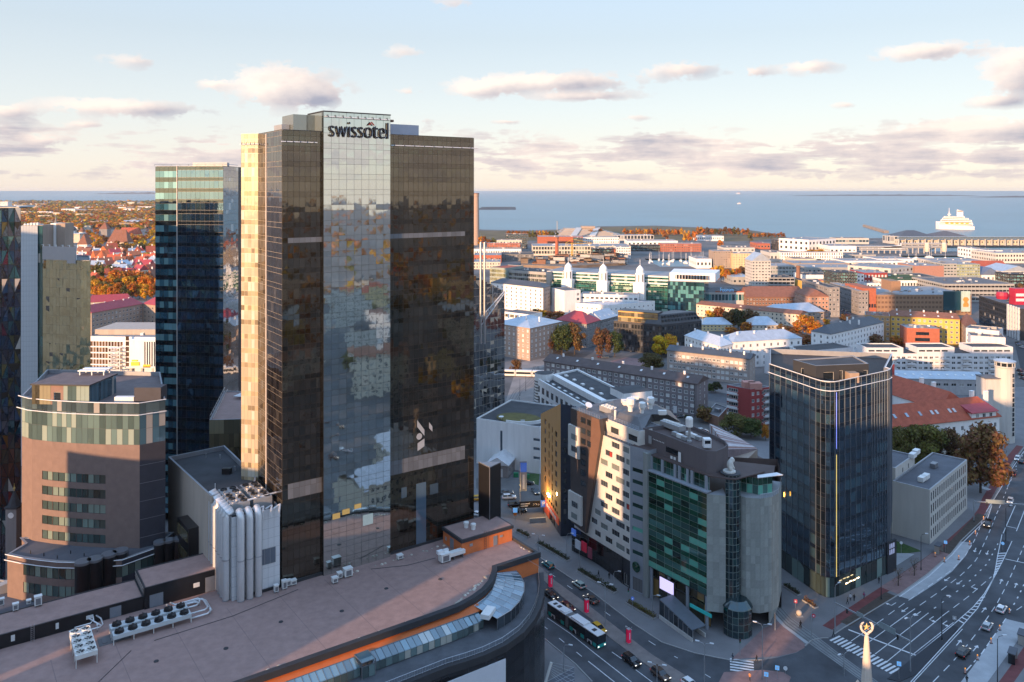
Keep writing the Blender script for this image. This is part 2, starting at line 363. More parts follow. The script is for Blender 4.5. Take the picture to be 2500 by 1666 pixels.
def curtain(root,p,q,z0,z1,nc,fh,split,gm,sm,bm,ind=0,gap=.05,tilt=.0035,wname='pane',rowmat=None,top=None,prand=None,dz=0):
 """curtain wall: backing sheet + panes (vision pane of height split, spandrel above), the first `ind` panes single objects"""
 p,q=V2(p),V2(q);d=q-p;L=d.length;rz=math.atan2(d.y,d.x);m=MB().quad((0,.03,z0),(L,.03,z0),(L,.03,z1),(0,.03,z1));back=m.build('mullion_wall',bm,root,(p.x,p.y,0),rz)
 mt=Matrix.Translation((p.x,p.y,0)) @ Matrix.Rotation(rz,4,'Z');cw=L/nc;rest={};cache={};n=0;z=z1;row=0
 while z>z0+.3:
  rows=[(max(z0,z-(fh-split)),z,sm)] if split<fh else []
  rows.append((max(z0,z-fh),z-(fh-split),gm))
  for a,b,mm in rows:
   if b-a<.2:continue
   for i in range(nc):
    x0,x1,za,zb=i*cw+gap/2,(i+1)*cw-gap/2,a+gap/2,b-gap/2
    m2=mm
    if rowmat:
     t=rowmat(row,i,mm,(za+zb)/2)
     if t is not None:m2=t
    tx,tz=random.gauss(0,tilt),random.gauss(0,tilt)
    if n<ind and m2 is gm:
     key=(round(zb-za,3),m2.name)
     if key not in cache:
      g=MB().quad((0,0,0),(x1-x0,0,0),(x1-x0,0,zb-za),(0,0,zb-za));cache[key]=g.mesh(wname,m2)
     o=ob(wname,cache[key],root,mt @ Vector((x0,-.012,za)),rz);o.rotation_euler=(tx,0,rz+tz);n+=1
    else:
     g=rest.setdefault(m2.name,(MB(),m2))[0];ww,hh=(x1-x0)/2,(zb-za)/2
     yy=lambda sxx,szz:-.02+sxx*tz*ww+szz*tx*hh
     g.quad((x0,yy(-1,-1),za),(x1,yy(1,-1),za),(x1,yy(1,1),zb),(x0,yy(-1,1),zb))
  z-=fh;row+=1
 for g,mm in rest.values():g.build(wname,mm,root,(p.x,p.y,0),rz,'stuff')
 return back
def text(root,s,width,loc,rx,rz,mat,name='letter',depth=.06,height=None):
 """each character a mesh of its own, set to the given width and height"""
 def mk(st):
  cu=bpy.data.curves.new('t','FONT');cu.body=st;cu.extrude=depth;cu.size=1;cu.offset=-.012;o=bpy.data.objects.new('t',cu);me=bpy.data.meshes.new_from_object(o);bpy.data.objects.remove(o);return me
 ext=lambda me,i,f:f(v.co[i] for v in me.vertices)
 full=mk(s);w=ext(full,0,max)-ext(full,0,min);h=ext(full,1,max);k=width/w;kz=height/h if height else k
 for i,ch in enumerate(s):
  if ch==' ':continue
  me=mk(ch);adv=ext(mk(s[:i+1]),0,max)-ext(me,0,max)
  for vt in me.vertices:vt.co=Vector(((vt.co.x+adv)*k,vt.co.y*kz,vt.co.z))
  me.materials.clear();me.materials.append(mat);t=ob(name,me,root,loc,rz);t.rotation_euler=(rx,0,rz)
# ------------------------------------------------------------------ palette
GLASS=GL('glass',(.03,.04,.05),1.75,wav=.01,light=(.30,.30,.29),plight=.22)
GLH=GL('glass_home',(.05,.06,.07),1.7,wav=.01,light=(.60,.60,.58),plight=.45)
GLD=GL('glass_dim',(.022,.028,.034),1.7,wav=.01,light=(.16,.16,.16),plight=.15)
FW=M('frame_white',(.72,.72,.70),.6,var=.04);FD=M('frame_dark',(.03,.032,.036),.5,var=.05);FG=M('frame_grey',(.28,.29,.30),.5,var=.05)
M('cap',(.30,.31,.33),.5,metal=.3,var=.1);M('cap_dark',(.035,.036,.04),.6,var=.1);M('cap_white',(.70,.70,.69),.6,var=.06)
M('vent',(.36,.37,.38),.5,metal=.4,var=.1);M('vent_white',(.68,.68,.66),.55,var=.08);M('grey_metal',(.22,.23,.25),.45,metal=.5,var=.1)
M('plaster_white',(.78,.77,.75),.85,var=.08,streak=True);M('plaster_cream',(.60,.53,.43),.85,var=.1,streak=True);M('plaster_grey',(.25,.235,.23),.9,var=.12,streak=True)
M('plaster_tan',(.33,.26,.21),.9,var=.12,streak=True);M('plaster_yellow',(.62,.40,.10),.85,var=.1,streak=True);M('plaster_pale_yellow',(.62,.50,.28),.85,var=.08,streak=True)
M('plaster_pink',(.45,.22,.18),.85,var=.08);M('brick_brown',(.23,.125,.085),.9,var=.15,bump=.2,bscale=3);M('brick_red',(.38,.12,.07),.9,var=.14,bump=.2,bscale=3)
M('brick_orange',(.60,.17,.055),.85,var=.10,bump=.25,bscale=4);M('brick_tan',(.36,.27,.22),.9,var=.12,bump=.15,bscale=3)
M('roof_dark',(.055,.057,.062),.85,var=.25,scale=.25);M('roof_grey',(.13,.13,.135),.85,var=.22,scale=.25);M('roof_light',(.26,.27,.28),.8,var=.2,scale=.25)
M('roof_metal_pale',(.42,.47,.52),.42,metal=.35,var=.12,scale=.3);M('roof_metal_dark',(.075,.08,.09),.5,metal=.2,var=.15,scale=.3);M('roof_brown',(.085,.06,.055),.7,var=.18,scale=.3)
M('roof_tile_red',(.36,.085,.045),.8,var=.2,scale=.5,bump=.4,bscale=2.5);M('roof_tile_brown',(.22,.095,.06),.8,var=.2,scale=.5,bump=.3,bscale=2.5);M('roof_crimson',(.34,.05,.06),.6,var=.12);M('roof_tile_orange',(.50,.13,.045),.8,var=.2,scale=.5,bump=.3)
M('concrete',(.34,.34,.325),.85,var=.12,streak=True);M('concrete_light',(.50,.49,.46),.85,var=.1,streak=True);M('concrete_dark',(.17,.17,.17),.85,var=.15,streak=True)
M('black_panel',(.014,.014,.016),.28,var=.2,spec=.5);M('dark_panel',(.035,.037,.043),.45,var=.15);M('white_metal',(.72,.73,.74),.4,var=.05);M('steel',(.45,.46,.48),.35,metal=.8,var=.1)
# ------------------------------------------------------------------ ground, sea, roads
def asphalt_mat(name,col,var=.25):
 return M(name,col,.85,var=var,scale=.12,bump=.25,bscale=9)
GRND=M('paving',(.17,.168,.172),.9,var=.16,scale=.15,bump=.2,bscale=5)
ASPH=asphalt_mat('asphalt',(.068,.072,.08),.38);ASPH2=asphalt_mat('asphalt_new',(.036,.039,.046),.15);MARK=M('road_paint',(.62,.63,.64),.7,var=.2,scale=1.5)
CONC=M('bay_concrete',(.36,.37,.38),.85,var=.14,scale=.3);REDP=M('red_asphalt',(.15,.045,.045),.85,var=.2,scale=.5);PINK=M('pink_paving',(.24,.15,.14),.9,var=.18,scale=.5)
GRASS=M('lawn',(.045,.085,.025),.95,var=.35,scale=.8,bump=.5,bscale=8);KERB=M('kerb_stone',(.30,.295,.285),.85,var=.12);SOIL=M('soil',(.07,.055,.045),.95,var=.25,scale=1)
def sea_mat():
 mt=M('sea_water',(.08,.185,.225),.12,var=.15,scale=.002,spec=.5);nt=mt.node_tree;N=nt.nodes;L=nt.links;b=N['Principled BSDF']
 tc=N.new('ShaderNodeTexCoord');mp=N.new('ShaderNodeMapping');mp.inputs['Scale'].default_value=(.008,.03,.02);L.new(tc.outputs['Object'],mp.inputs[0])
 nz=N.new('ShaderNodeTexNoise');nz.inputs['Scale'].default_value=1;nz.inputs['Detail'].default_value=8;nz.inputs['Roughness'].default_value=.65;L.new(mp.outputs[0],nz.inputs['Vector'])
 bp=N.new('ShaderNodeBump');bp.inputs['Strength'].default_value=.8;bp.inputs['Distance'].default_value=3.0;L.new(nz.outputs[0],bp.inputs['Height']);L.new(bp.outputs[0],b.inputs['Normal'])
 b.inputs['Roughness'].default_value=.35;return mt
SEA=sea_mat()
def sheet(name,polys,z,mat,parent=None):
 vs=[];
 for pl in polys:vs+=pl
 me=bpy.data.meshes.new(name);tr=tessellate_polygon([[Vector((p[0],p[1],0)) for p in pl] for pl in polys])
 fs=[]
 for t in tr:
  a,b,cc=(V2(vs[i]) for i in t);s=(b-a).cross(cc-a) if hasattr(a,'cross') else 0
  fs.append(tuple(t) if s>0 else tuple(reversed(t)))
 me.from_pydata([(p[0],p[1],z) for p in vs],[],fs);me.materials.append(mat);return ob(name,me,parent)
m=MB().quad((-60000,-2500,-2.2),(60000,-2500,-2.2),(60000,75000,-2.2),(-60000,75000,-2.2));struct(m.build('sea',SEA))
coast=[W(*p) for p in ((-1500,491),(378,490.5),(470,498),(640,516),(900,540),(1100,556),(1180,561),(1290,563),(1400,559),(1460,553),(1600,551),(1720,556),(1830,562),(1905,573),(1924,581),(1965,585),(2050,584),(2200,580),(2900,579),(3600,578))]
outer=[Vector((-9000,-2400)),Vector((9000,-2400)),Vector((9000,1700))]+coast[::-1]+[Vector((-9000,7600))]
basins=[[W(*p) for p in ((2285,602),(3400,602),(3400,614),(2262,614))],[W(*p) for p in ((2190,624.5),(2418,624.5),(2418,636),(2180,636))],[W(*p) for p in ((1572,632),(1752,632),(1765,650),(1612,651.5))]]
struct(sheet('ground',[outer]+basins,-.012,M('town_ground',(.13,.127,.125),.95,var=.45,scale=.02,bump=.3,bscale=2)))
def pts(k,*a,z=0.0):return [K(k,x,y,z) for x,y in a]
struct(sheet('pavement',[[Vector(p) for p in ((-120,120),(60,60),(330,60),(330,420),(220,420),(150,330),(60,330),(-30,420),(-60,520),(-60,300),(-120,300))]],0.0,GRND))
struct(sheet('headland',[[W(*p) for p in ((1165,563.5),(1290,565),(1400,561),(1460,555),(1600,553),(1720,558),(1830,564),(1903,575),(1922,582),(1800,590),(1500,585),(1165,590))]],.02,M('headland_turf',(.13,.10,.05),.95,var=.4,scale=.03)))
# main street with the bus, crossroads and the wide avenue on one asphalt sheet
rk=pts('R1',(-90,385),(0,440),(130,545),(560,830),(900,1090),(1130,1240),(1400,1330),(1700,1390),(1960,1385))
av=pts('R3',(0,1345),(170,1300),(240,1245),(300,1190),(400,1172),(450,1172),(500,1140),(580,1085),(740,990),(1090,778),(1350,590),(1560,405),(1640,300),(1870,80),(1915,-20))
av2=pts('R2',(1345,930),(1400,830),(1480,690),(1522,630),(1570,545),(1640,430),(1760,250),(1900,250),(2100,700))
near=[Vector((330,200)),Vector((300,-150)),Vector((-20,-150)),Vector((60,60))]
lk=pts('R1',(900,1850),(560,1566),(420,1420),(200,1240),(-100,990),(-420,700))
road=struct(sheet('road',[rk+av+av2+near+lk],.004,ASPH))
def strip_pts(ps,w):
 out=[]
 for i,p in enumerate(ps):
  d=(ps[min(i+1,len(ps)-1)]-ps[max(i-1,0)]).normalized();out.append((p+Vector((-d.y,d.x))*w/2,p-Vector((-d.y,d.x))*w/2))
 return out
def strip(m,ps,w,z,mi=0):
 s=strip_pts(ps,w)
 for a,b in zip(s,s[1:]):m.quad((a[1].x,a[1].y,z),(b[1].x,b[1].y,z),(b[0].x,b[0].y,z),(a[0].x,a[0].y,z),mi)
def along(ps,dash,gap,start=0):
 """cut a polyline into dashes"""
 out=[];pos=-start;acc=0
 segs=[(a,b,(b-a).length) for a,b in zip(ps,ps[1:])];tot=sum(s[2] for s in segs)
 def pt(t):
  for a,b,l in segs:
   if t<=l:return a.lerp(b,t/l)
   t-=l
  return ps[-1]
 t=start
 while t<tot:out.append([pt(t),pt(min(tot,t+dash))]);t+=dash+gap
 return out
def kerb(ps,name='kerb',w=.25,h=.13,parent=None):
 m=MB();s=strip_pts(ps,w)
 for a,b in zip(s,s[1:]):
  A,B,C_,D=a[1],b[1],b[0],a[0]
  m.quad((A.x,A.y,h),(B.x,B.y,h),(C_.x,C_.y,h),(D.x,D.y,h));m.quad((A.x,A.y,0),(B.x,B.y,0),(B.x,B.y,h),(A.x,A.y,h));m.quad((C_.x,C_.y,0),(D.x,D.y,0),(D.x,D.y,h),(C_.x,C_.y,h))
 o=m.build(name,KERB,parent)
 if parent is None:struct(o)
 return o
for k,q in enumerate((rk[1:],av[2:6],av[6:]+av2[:4],lk[1:])):kerb(q,parent=road)
# paint
pm=MB();ZM=.010
def dashes(k,ps,dash,gap,w=.18,start=0):
 for a in along(pts(k,*ps),dash,gap,start):strip(pm,a,w,ZM)
def solid(k,ps,w=.18):strip(pm,pts(k,*ps),w,ZM)
dashes('R1',((215,675),(335,760),(740,1045),(1140,1305),(1260,1370)),2.2,5.5)
dashes('R1',((150,1100),(265,1190),(440,1330),(520,1395)),2.0,4.6)
solid('R1',((190,1040),(380,1170),(540,1300),(880,1566)));solid('R1',((525,1395),(740,1566),(850,1660)),.2)
solid('R1',((720,1320),(800,1375)));solid('R1',((915,1465),(1080,1590)));solid('R1',((1480,1500),(1530,1530)))
solid('R3',((590,1078),(745,985),(1090,772)),.2);solid('R3',((1090,800),(1360,610),(1560,425),(1650,320),(1880,95),(1920,-20)),.2)
dashes('R3',((990,962),(1195,815),(1400,672),(1560,560),(1680,430),(1760,300),(1810,180),(1835,110)),3.2,2.2)
dashes('R3',((1170,948),(1460,745),(1650,600),(1780,470),(1850,320),(1900,210),(1960,60),(2000,-30)),3.4,2.6)
dashes('R3',((1400,905),(1590,765),(1740,640),(1880,500),(1950,370),(1985,300)),1.1,3.2,.26)
dashes('R3',((1480,968),(1700,805),(1915,620)),3.4,2.4)
solid('R3',((630,1095),(1235,1325)),.45)
for q in (((655,1198),(945,998)),((790,1225),(1170,948)),((870,1315),(1350,945)),((980,1380),(1480,968))):solid('R3',q)
solid('R3',((1210,1352),(1590,1035),(1750,893),(1850,775),(1930,640),(1950,560),(1970,440),(2010,240)),.18)
solid('R3',((1195,1330),(1575,1030)),.15)
solid('R3',((1190,1566),(1640,1075),(1790,905),(1880,742),(1950,605),(2030,450),(2100,300)),.18);solid('R3',((1215,1566),(1655,1090)),.15)
def hatch(k,l,r,n):
 l,r=pts(k,*l),pts(k,*r)
 def at_(ps,t):
  L_=[(b-a).length for a,b in zip(ps,ps[1:])];t*=sum(L_)
  for i,q in enumerate(L_):
   if t<=q:return ps[i].lerp(ps[i+1],t/q)
   t-=q
  return ps[-1]
 for i in range(n):
  t=(i+.5)/n;a,b=at_(l,t),at_(r,min(1,t+.02));strip(pm,[a,b],.45,ZM-.001)
hatch('R3',((1600,1020),(1750,893),(1830,800)),((1650,1060),(1790,905),(1860,790)),9);hatch('R3',((1935,620),(1950,560),(1975,400)),((1950,605),(2030,450),(2050,400)),9)
dashes('R3',((1390,1566),(1560,1392),(1700,1232),(1810,1090),(1960,870),(2030,740),(2100,590),(2208,340)),3.2,2.6)
dashes('R3',((1690,1462),(1820,1320),(2050,990)),3.0,1.5,.22);dashes('R3',((2080,930),(2140,830),(2208,690),(2300,520)),1.2,3.0,.26)
solid('R3',((2040,460),(2300,515)),.3);solid('R3',((2050,165),(2140,185)),.3);solid('R3',((2020,230),(2130,-20)),.2);solid('R3',((2140,210),(2230,-20)),.2);dashes('R3',((2140,920),(2260,840)),3,1.5)
solid('R2',((1310,990),(1385,870),(1460,740),(1522,650)),.2);dashes('R2',((1430,850),(1475,740),(1522,660)),2,3);dashes('R2',((1395,940),(1440,830),(1480,750)),2,3)
def zebra(k,a,b,n,ln):
 p,q=K(k,*a),K(k,*b);d=(q-p).normalized();nr=Vector((-d.y,d.x))
 for i in range(n):
  s=p.lerp(q,(i+.5)/n);strip(pm,[s-nr*ln/2,s+nr*ln/2],(q-p).length/n*.52,ZM)
zebra('R3',(495,1165),(1065,1475),16,3.6);zebra('R1',(1785,1378),(1790,1490),5,5.0);zebra('R2',(1275,850),(1330,868),7,2.2);zebra('R3',(1180,1590),(1420,1700),7,3.6)
def arrow(k,x,y,head,turn=0,s=1.0):
 p=K(k,x,y);d=(K(k,*head)-p).normalized();n=Vector((-d.y,d.x))
 strip(pm,[p-d*1.5*s,p+d*.8*s],.2,ZM)
 if not turn:a,b,e=p+d*.7*s+n*.5,p+d*.7*s-n*.5,p+d*1.9*s
 else:
  strip(pm,[p+d*.72*s,p+d*.72*s+n*turn*.8],.22,ZM+.001);bs=p+d*.72*s+n*turn*.75;a,b,e=bs+d*.5,bs-d*.5,bs+n*turn*.9
 pm.ngon([(q.x,q.y,ZM+.0005) for q in (b,a,e)])
for q in ((1140,915),(1255,950),(1520,640),(1630,670)):arrow('R3',*q,(q[0]-100,q[1]+70))
for q in ((1370,995),(1490,1035),(1745,705)):arrow('R3',*q,(q[0]-100,q[1]+70),1)
arrow('R3',1030,870,(930,930),-1)
for q in ((1770,378),(1880,402)):arrow('R3',*q,(q[0]-30,q[1]+70))
for q in ((1845,920),(1620,1215),(1770,1265)):arrow('R3',*q,(q[0]+75,q[1]-90))
for q in ((2000,665),(2133,700)):arrow('R3',*q,(q[0]+35,q[1]-80))
o=pm.build('road_marking',MARK,road);o['kind']='stuff'
# side features
def flat(name,mat,polys,z=.008):return struct(sheet(name,[polys],z,mat))
flat('bus_bay',CONC,pts('R3',(1075,792),(1190,826),(1400,690),(1560,575),(1685,432),(1745,315),(1640,303),(1560,410),(1350,595)))
flat('bus_bay.001',CONC,pts('R3',(2050,1000),(2300,1060),(2215,1112),(1885,1566),(1700,1800),(1480,1800),(1640,1566),(1740,1440)))
m=MB();strip(m,pts('R3',(440,1078),(560,990),(700,900),(930,748),(1300,505),(1400,432),(1500,350),(1650,218),(1780,98),(1840,10))+pts('R2',(1310,920),(1350,850),(1395,770),(1450,680),(1500,620)),2.4,.006);struct(m.build('cycle_path',REDP))
m=MB();strip(m,pts('R3',(600,1045),(760,945),(1010,775)),2.6,.007);struct(m.build('planting_strip',SOIL))
m=MB();strip(m,pts('R3',(1500,405),(1600,300),(1720,175),(1830,60)),2.6,.007);struct(m.build('planting_strip',SOIL))
m=MB();strip(m,pts('R3',(1000,745),(1200,620),(1380,500),(1500,405)),5.0,.0075);struct(m.build('pavement',PINK))
m=MB().prism(pts('R3',(2215,1112),(1885,1566),(1700,1800),(2100,2000),(2700,1300),(2500,900)),0,.13);struct(m.build('pavement',GRND))
m=MB();strip(m,pts('R3',(2260,1270),(2130,1460),(2000,1640)),2.2,.137);struct(m.build('cycle_path',REDP))
flat('pavement.001',PINK,pts('R3',(0,1020),(90,1070),(240,1230),(235,1260),(160,1300),(0,1335))+pts('R1',(1980,1360),(1700,1380),(1960,1130)),.012)
m=MB().prism(pts('R1',(1640,1490),(1960,1470),(2130,1490),(2190,1530),(2170,1580),(1800,1700),(1560,1640)),0,.13);struct(m.build('traffic_island',PINK))
# tram track across the crossing
tram_l=pts('R3',(-500,620),(-60,930),(60,1060),(270,1215),(560,1420),(760,1566));tram_r=pts('R3',(-420,590),(40,900),(120,990),(330,1140),(560,1320),(900,1566))
m=MB()
for i in range(len(tram_l)-1):
 a,b,d,e=tram_l[i],tram_l[i+1],tram_r[i+1],tram_r[i];m.quad((a.x,a.y,.014),(b.x,b.y,.014),(d.x,d.y,.014),(e.x,e.y,.014))
tr=struct(m.build('tram_track',M('track_concrete',(.20,.21,.215),.85,var=.2,scale=.4)))
m=MB()
for t in (.14,.38,.62,.86):strip(m,[a.lerp(b,t) for a,b in zip(tram_l,tram_r)],.16,.02)
m.build('rail',M('rail_steel',(.06,.06,.065),.5,metal=.6),tr,kind='stuff')
m=MB();strip(m,[a.lerp(b,-.06) for a,b in zip(tram_l,tram_r)][1:4],.9,.018);m.build('platform_edge',CONC,tr)
# median of the bus street and the wedge island on the avenue
med=pts('R1',(-60,470),(150,640),(250,735),(480,900),(680,1060),(860,1200),(1050,1345),(1300,1500),(1420,1590))+pts('R1',(1250,1590),(1190,1566),(900,1352),(690,1195),(560,1060),(330,885),(160,735),(-80,520))
m=MB().prism(med[::-1],0,.13);struct(m.build('median',M('median_paving',(.19,.165,.155),.9,var=.18,scale=.5)))
for q in (pts('R3',(2010,290),(2085,310),(2050,400),(2000,400)),pts('R3',(1575,1060),(1620,1080),(1240,1500),(1090,1566),(980,1540),(1210,1352))):
 m=MB().prism(q[::-1],0,.13);struct(m.build('traffic_island',ASPH2))
# lawns and yards
flat('lawn',GRASS,pts('R2',(748,1135),(830,1165),(930,1205),(945,1215),(870,1225),(748,1222)))
flat('courtyard',CONC,pts('R2',(748,1225),(870,1225),(905,1230),(748,1330)))
flat('lawn',GRASS,pts('M1',(300,1075),(470,1080),(460,1180),(350,1130)))
flat('parking_lot',asphalt_mat('asphalt_old',(.12,.118,.115)),pts('M1',(-60,1120),(180,1115),(360,1130),(460,1190),(520,1450),(380,1480),(150,1440),(-60,1200)))
flat('square',PINK,pts('C3',(1090,740),(1250,700),(1420,720),(1460,800),(1200,790)))
flat('tram_street',M('pale_paving',(.25,.22,.20),.9,var=.2,scale=.1),pts('C3',(40,1200),(180,760),(340,720),(560,690),(640,730),(460,790),(350,830),(330,1180)))
flat('street',ASPH,pts('C3',(560,690),(820,590),(940,570),(930,650),(800,720),(700,700)),.009)
trk=MB()
for dx in (0,22,55,77):strip(trk,pts('C3',(90+dx,1220),(95+dx,1120),(140+dx,1040),(230+dx,970),(300+dx,900),(340+dx*.6,790)),.3,.014)
struct(trk.build('tram_rail',M('rail_steel')))
flat('street.001',ASPH,pts('C2',(1050,600),(1170,600),(1220,730),(1020,740)),.009)
flat('street.002',ASPH2,pts('C4',(2290,380),(2600,420),(2600,620),(2330,560)),.009)
flat('street.003',ASPH,pts('C4',(220,700),(345,725),(345,790),(210,770)),.009)
# ------------------------------------------------------------------ people, one skinned body each
def person_mesh(step,arm):
 me=bpy.data.meshes.new('body');vs=[(0,0,.98),(0,0,1.2),(0,0,1.42),(0,0,1.52),(.02,0,1.66),(.03,0,1.76),(0,.10,.92),(step,.10,.50),(step*.7-.05,.10,.08),(step*.7+.12,.10,.04),(0,-.10,.92),(-step,-.10,.50),(-step*1.3,-.10,.1),(-step*1.3+.14,-.10,.05),(0,.2,1.42),(-arm*.5,.25,1.16),(arm*.2,.24,.92),(0,-.2,1.42),(arm*.5,-.25,1.16),(arm,-.24,.95)]
 es=[(0,1),(1,2),(2,3),(3,4),(4,5),(0,6),(6,7),(7,8),(8,9),(0,10),(10,11),(11,12),(12,13),(2,14),(14,15),(15,16),(2,17),(17,18),(18,19)];rs=[.16,.15,.16,.06,.1,.09,.1,.075,.05,.04,.1,.075,.05,.04,.07,.055,.04,.07,.055,.04]
 me.from_pydata(vs,es,[]);o=bpy.data.objects.new('tmp',me);COL.objects.link(o);o.modifiers.new('s','SKIN')
 for v,r in zip(me.skin_vertices[0].data,rs):v.radius=(r,r*1.0)
 me.skin_vertices[0].data[0].use_root=True;s=o.modifiers.new('u','SUBSURF');s.levels=1;bpy.context.view_layer.update();me2=bpy.data.meshes.new_from_object(o.evaluated_get(bpy.context.evaluated_depsgraph_get()));bpy.data.objects.remove(o)
 coat=M('coat',ocol=True,rough=.9,var=.1);skin=M('skin',(.45,.28,.2),.6);trou=M('trousers',(.025,.027,.035),.9);me2.materials.clear()
 for mm in (coat,skin,trou):me2.materials.append(mm)
 for pl in me2.polygons:z=pl.center.z;pl.material_index=1 if (1.54<z<1.72 and pl.center.x>.03) else (2 if z<.86 else 0);pl.use_smooth=True
 return me2
PM=[person_mesh(.22,.2),person_mesh(.12,-.15),person_mesh(.02,.05)]
# ------------------------------------------------------------------ main glass hotel tower
U=Vector((.819,.574));Vv=Vector((-.574,.819))
BRONZE=GL('glass_bronze',(.012,.011,.010),2.2,(1.0,.93,.76),wav=.011,light=(.02,.018,.016),plight=.14)
BRONZS=GL('glass_bronze_spandrel',(.008,.0075,.007),2.1,(1.0,.91,.74),wav=.008,plight=0)
SILVER=GL('glass_silver',(.03,.04,.04),11,(.92,1.0,.97),wav=.008,light=(.08,.09,.09),plight=.05)
SILVS=GL('glass_silver_spandrel',(.03,.04,.04),10,(.92,1.0,.97),wav=.006,plight=0)
GOLD=GL('glass_painted_glow',(.56,.47,.33),2.8,(1,.93,.78),wav=.008,light=(.70,.64,.52),plight=.25,vr=.15);PGLOWS=GL('spandrel_painted_glow',(.50,.39,.24),2.8,(1,.9,.72),wav=.01,plight=0)  # gold base colours carry the glow of the sky reflected in this face
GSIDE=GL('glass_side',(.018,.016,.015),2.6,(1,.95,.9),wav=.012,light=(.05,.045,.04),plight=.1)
LOUV=M('louvre',(.17,.18,.195),.5,metal=.4,var=.08,irand=.18);MULB=M('mullion_black',(.012,.011,.010),.4,var=.1);MULZ=M('mullion_bronze',(.085,.07,.055),.4,metal=.3,var=.06);MULW=M('mullion_pale',(.42,.37,.30),.45,metal=.3,var=.06);MULG=M('mullion_grey',(.10,.105,.11),.4,metal=.4,var=.06)
def tower():
 A=Vector((-40,169));B=A+U*15.64;A1=A+Vv;C_=A1-U*8.62;D=C_+Vv*15.7;G=D+Vector((-.97,.24))*4.3;B1=B+Vv;E=B1+U*22.7;Fp=E+Vv*24;Bk=G+Vector((-.30,.95))*14
 t=thing('hotel_tower','tallest glass hotel tower with bronze wings, silver mirror front and lettered sign','tower',A);o=A
 L=lambda p:p-o
 def band(row,i,mm,zc):return LOUV if (92.0<zc<94.6 or 40.0<zc<42.6) else None
 def bandr(row,i,mm,zc):return LOUV if (92.0<zc<94.6 or 40.0<zc<42.6) and i<16 else None
 def bandl(row,i,mm,zc):return LOUV if (92.0<zc<94.6 or 40.0<zc<42.6) and i>0 else None
 curtain(t,L(A),L(B),3,120.6,9,3.3,2.1,SILVER,SILVS,MULG,ind=297,tilt=.003)
 curtain(t,L(C_),L(A1),3,116.4,7,3.2,2.1,BRONZE,BRONZS,MULZ,rowmat=bandl,tilt=.003)
 curtain(t,L(B1),L(E),3,116.5,18,3.2,2.1,BRONZE,BRONZS,MULZ,rowmat=bandr,tilt=.003)
 curtain(t,L(D),L(C_),20,116.4,9,3.2,2.1,GSIDE,GSIDE,MULW,gap=.07)
 curtain(t,L(G),L(D),20,116.6,5,3.2,2.0,GOLD,PGLOWS,MULW,gap=.09)
 curtain(t,L(A1),L(A),3,120.6,1,3.3,2.1,BRONZS,BRONZS,MULB);curtain(t,L(E),L(Fp),3,116.5,16,3.2,2.1,BRONZE,BRONZS,MULB);curtain(t,L(B),L(B1),3,120.6,1,3.3,2.1,BRONZS,BRONZS,MULB)
 m=MB()
 for a,b in ((Fp,Bk),(Bk,G)):p,q=L(a),L(b);m.quad((p.x,p.y,0),(q.x,q.y,0),(q.x,q.y,116.4),(p.x,p.y,116.4))
 m.build('rear_wall',M('black_panel'),t)
 flat_roof(t,[L(p) for p in (C_,A1,B1,E,Fp,Bk,G,D)],116.55,M('roof_dark'),MT['cap'],.9,.3)
 top=[L(p) for p in (A+Vv*.05,B+Vv*.05,B+Vv*9,A+Vv*9)];MB().prism(top,115.6,120.55).build('crown_block',GL('glass_crown',(.10,.12,.12),2.6,(.95,1,.98),plight=.1),t)
 MB().prism(inset(top,-.12),120.62,120.85).build('coping',MT['cap_dark'],t)
 def rbox(name,s0,s1,v0,v1,z0,z1,mat):
  m=MB().prism([L(A+U*s0+Vv*v0),L(A+U*s1+Vv*v0),L(A+U*s1+Vv*v1),L(A+U*s0+Vv*v1)],z0,z1);return m.build(name,mat,t)
 rbox('plant_room',-4.8,.0,5,12,115.6,120.2,GL('glass_crown'));rbox('plant_room',15.7,25.5,5,12,115.6,119.2,M('cladding_lilac',(.42,.43,.49),.5,var=.06));rbox('roof_unit',-6.6,-4.9,7,12,115.6,118.1,M('vent'));rbox('parapet_slab',15.7,17.5,2,3,119.4,119.9,M('brick_brown'))
 rail=M('white_metal');tb=MB()
 def ledge(p,q,z,off,n,e0=0,e1=0):
  d=(q-p).normalized();nn=Vector((d.y,-d.x));a,b=L(p-d*e0)+nn*off,L(q+d*e1)+nn*off;m=MB().tube([(a.x,a.y,z),(b.x,b.y,z)],.11,6);l=m.build('light_rail',rail,t)
  for k in range(n):
   s=p.lerp(q,(k+.5)/n);a=L(s);b=a+nn*off;m=MB().tube([(a.x,a.y,z+.05),(b.x,b.y,z+.05)],.06,5);m.tube([(b.x,b.y,z-.1),(b.x,b.y,z+.45)],[.16,.05],6);m.build('bracket',M('frame_dark'),l)
 ledge(B1,E,114.0,.55,9,-.4,.7);ledge(C_,A1-U*1.2,114.0,.55,5,.3,0);ledge(A,B,119.6,.3,9,-.3,-.3);ledge(G,D,114.2,.5,4,0,.4)
 # vertical pale fins on the left corner
 for f,w in ((.36,.22),):
  p=L(D.lerp(C_,f));MB().box(-w,w,-.12,.05,20,116.2).build('corner_fin',M('fin_pale',(.55,.50,.46),.45,var=.05),t,p,math.atan2((C_-D).y,(C_-D).x))
 # sign
 rz=math.atan2(U.y,U.x);blk=M('sign_black',(.02,.022,.03),.45);wht=M('sign_edge',(.62,.65,.68),.4)
 s0=L(A+U*.95-Vv*.5);w=13.75
 m=MB();sg=ob('sign',None,t,(s0.x,s0.y,0),rz)
 for dx,dy,mm in ((.0,.0,blk),(.16,.14,wht)):
  text(sg,'swissotel',w,(dx,dy,115.35-dy*.4),R(90),0,mm,depth=.10,height=3.55)
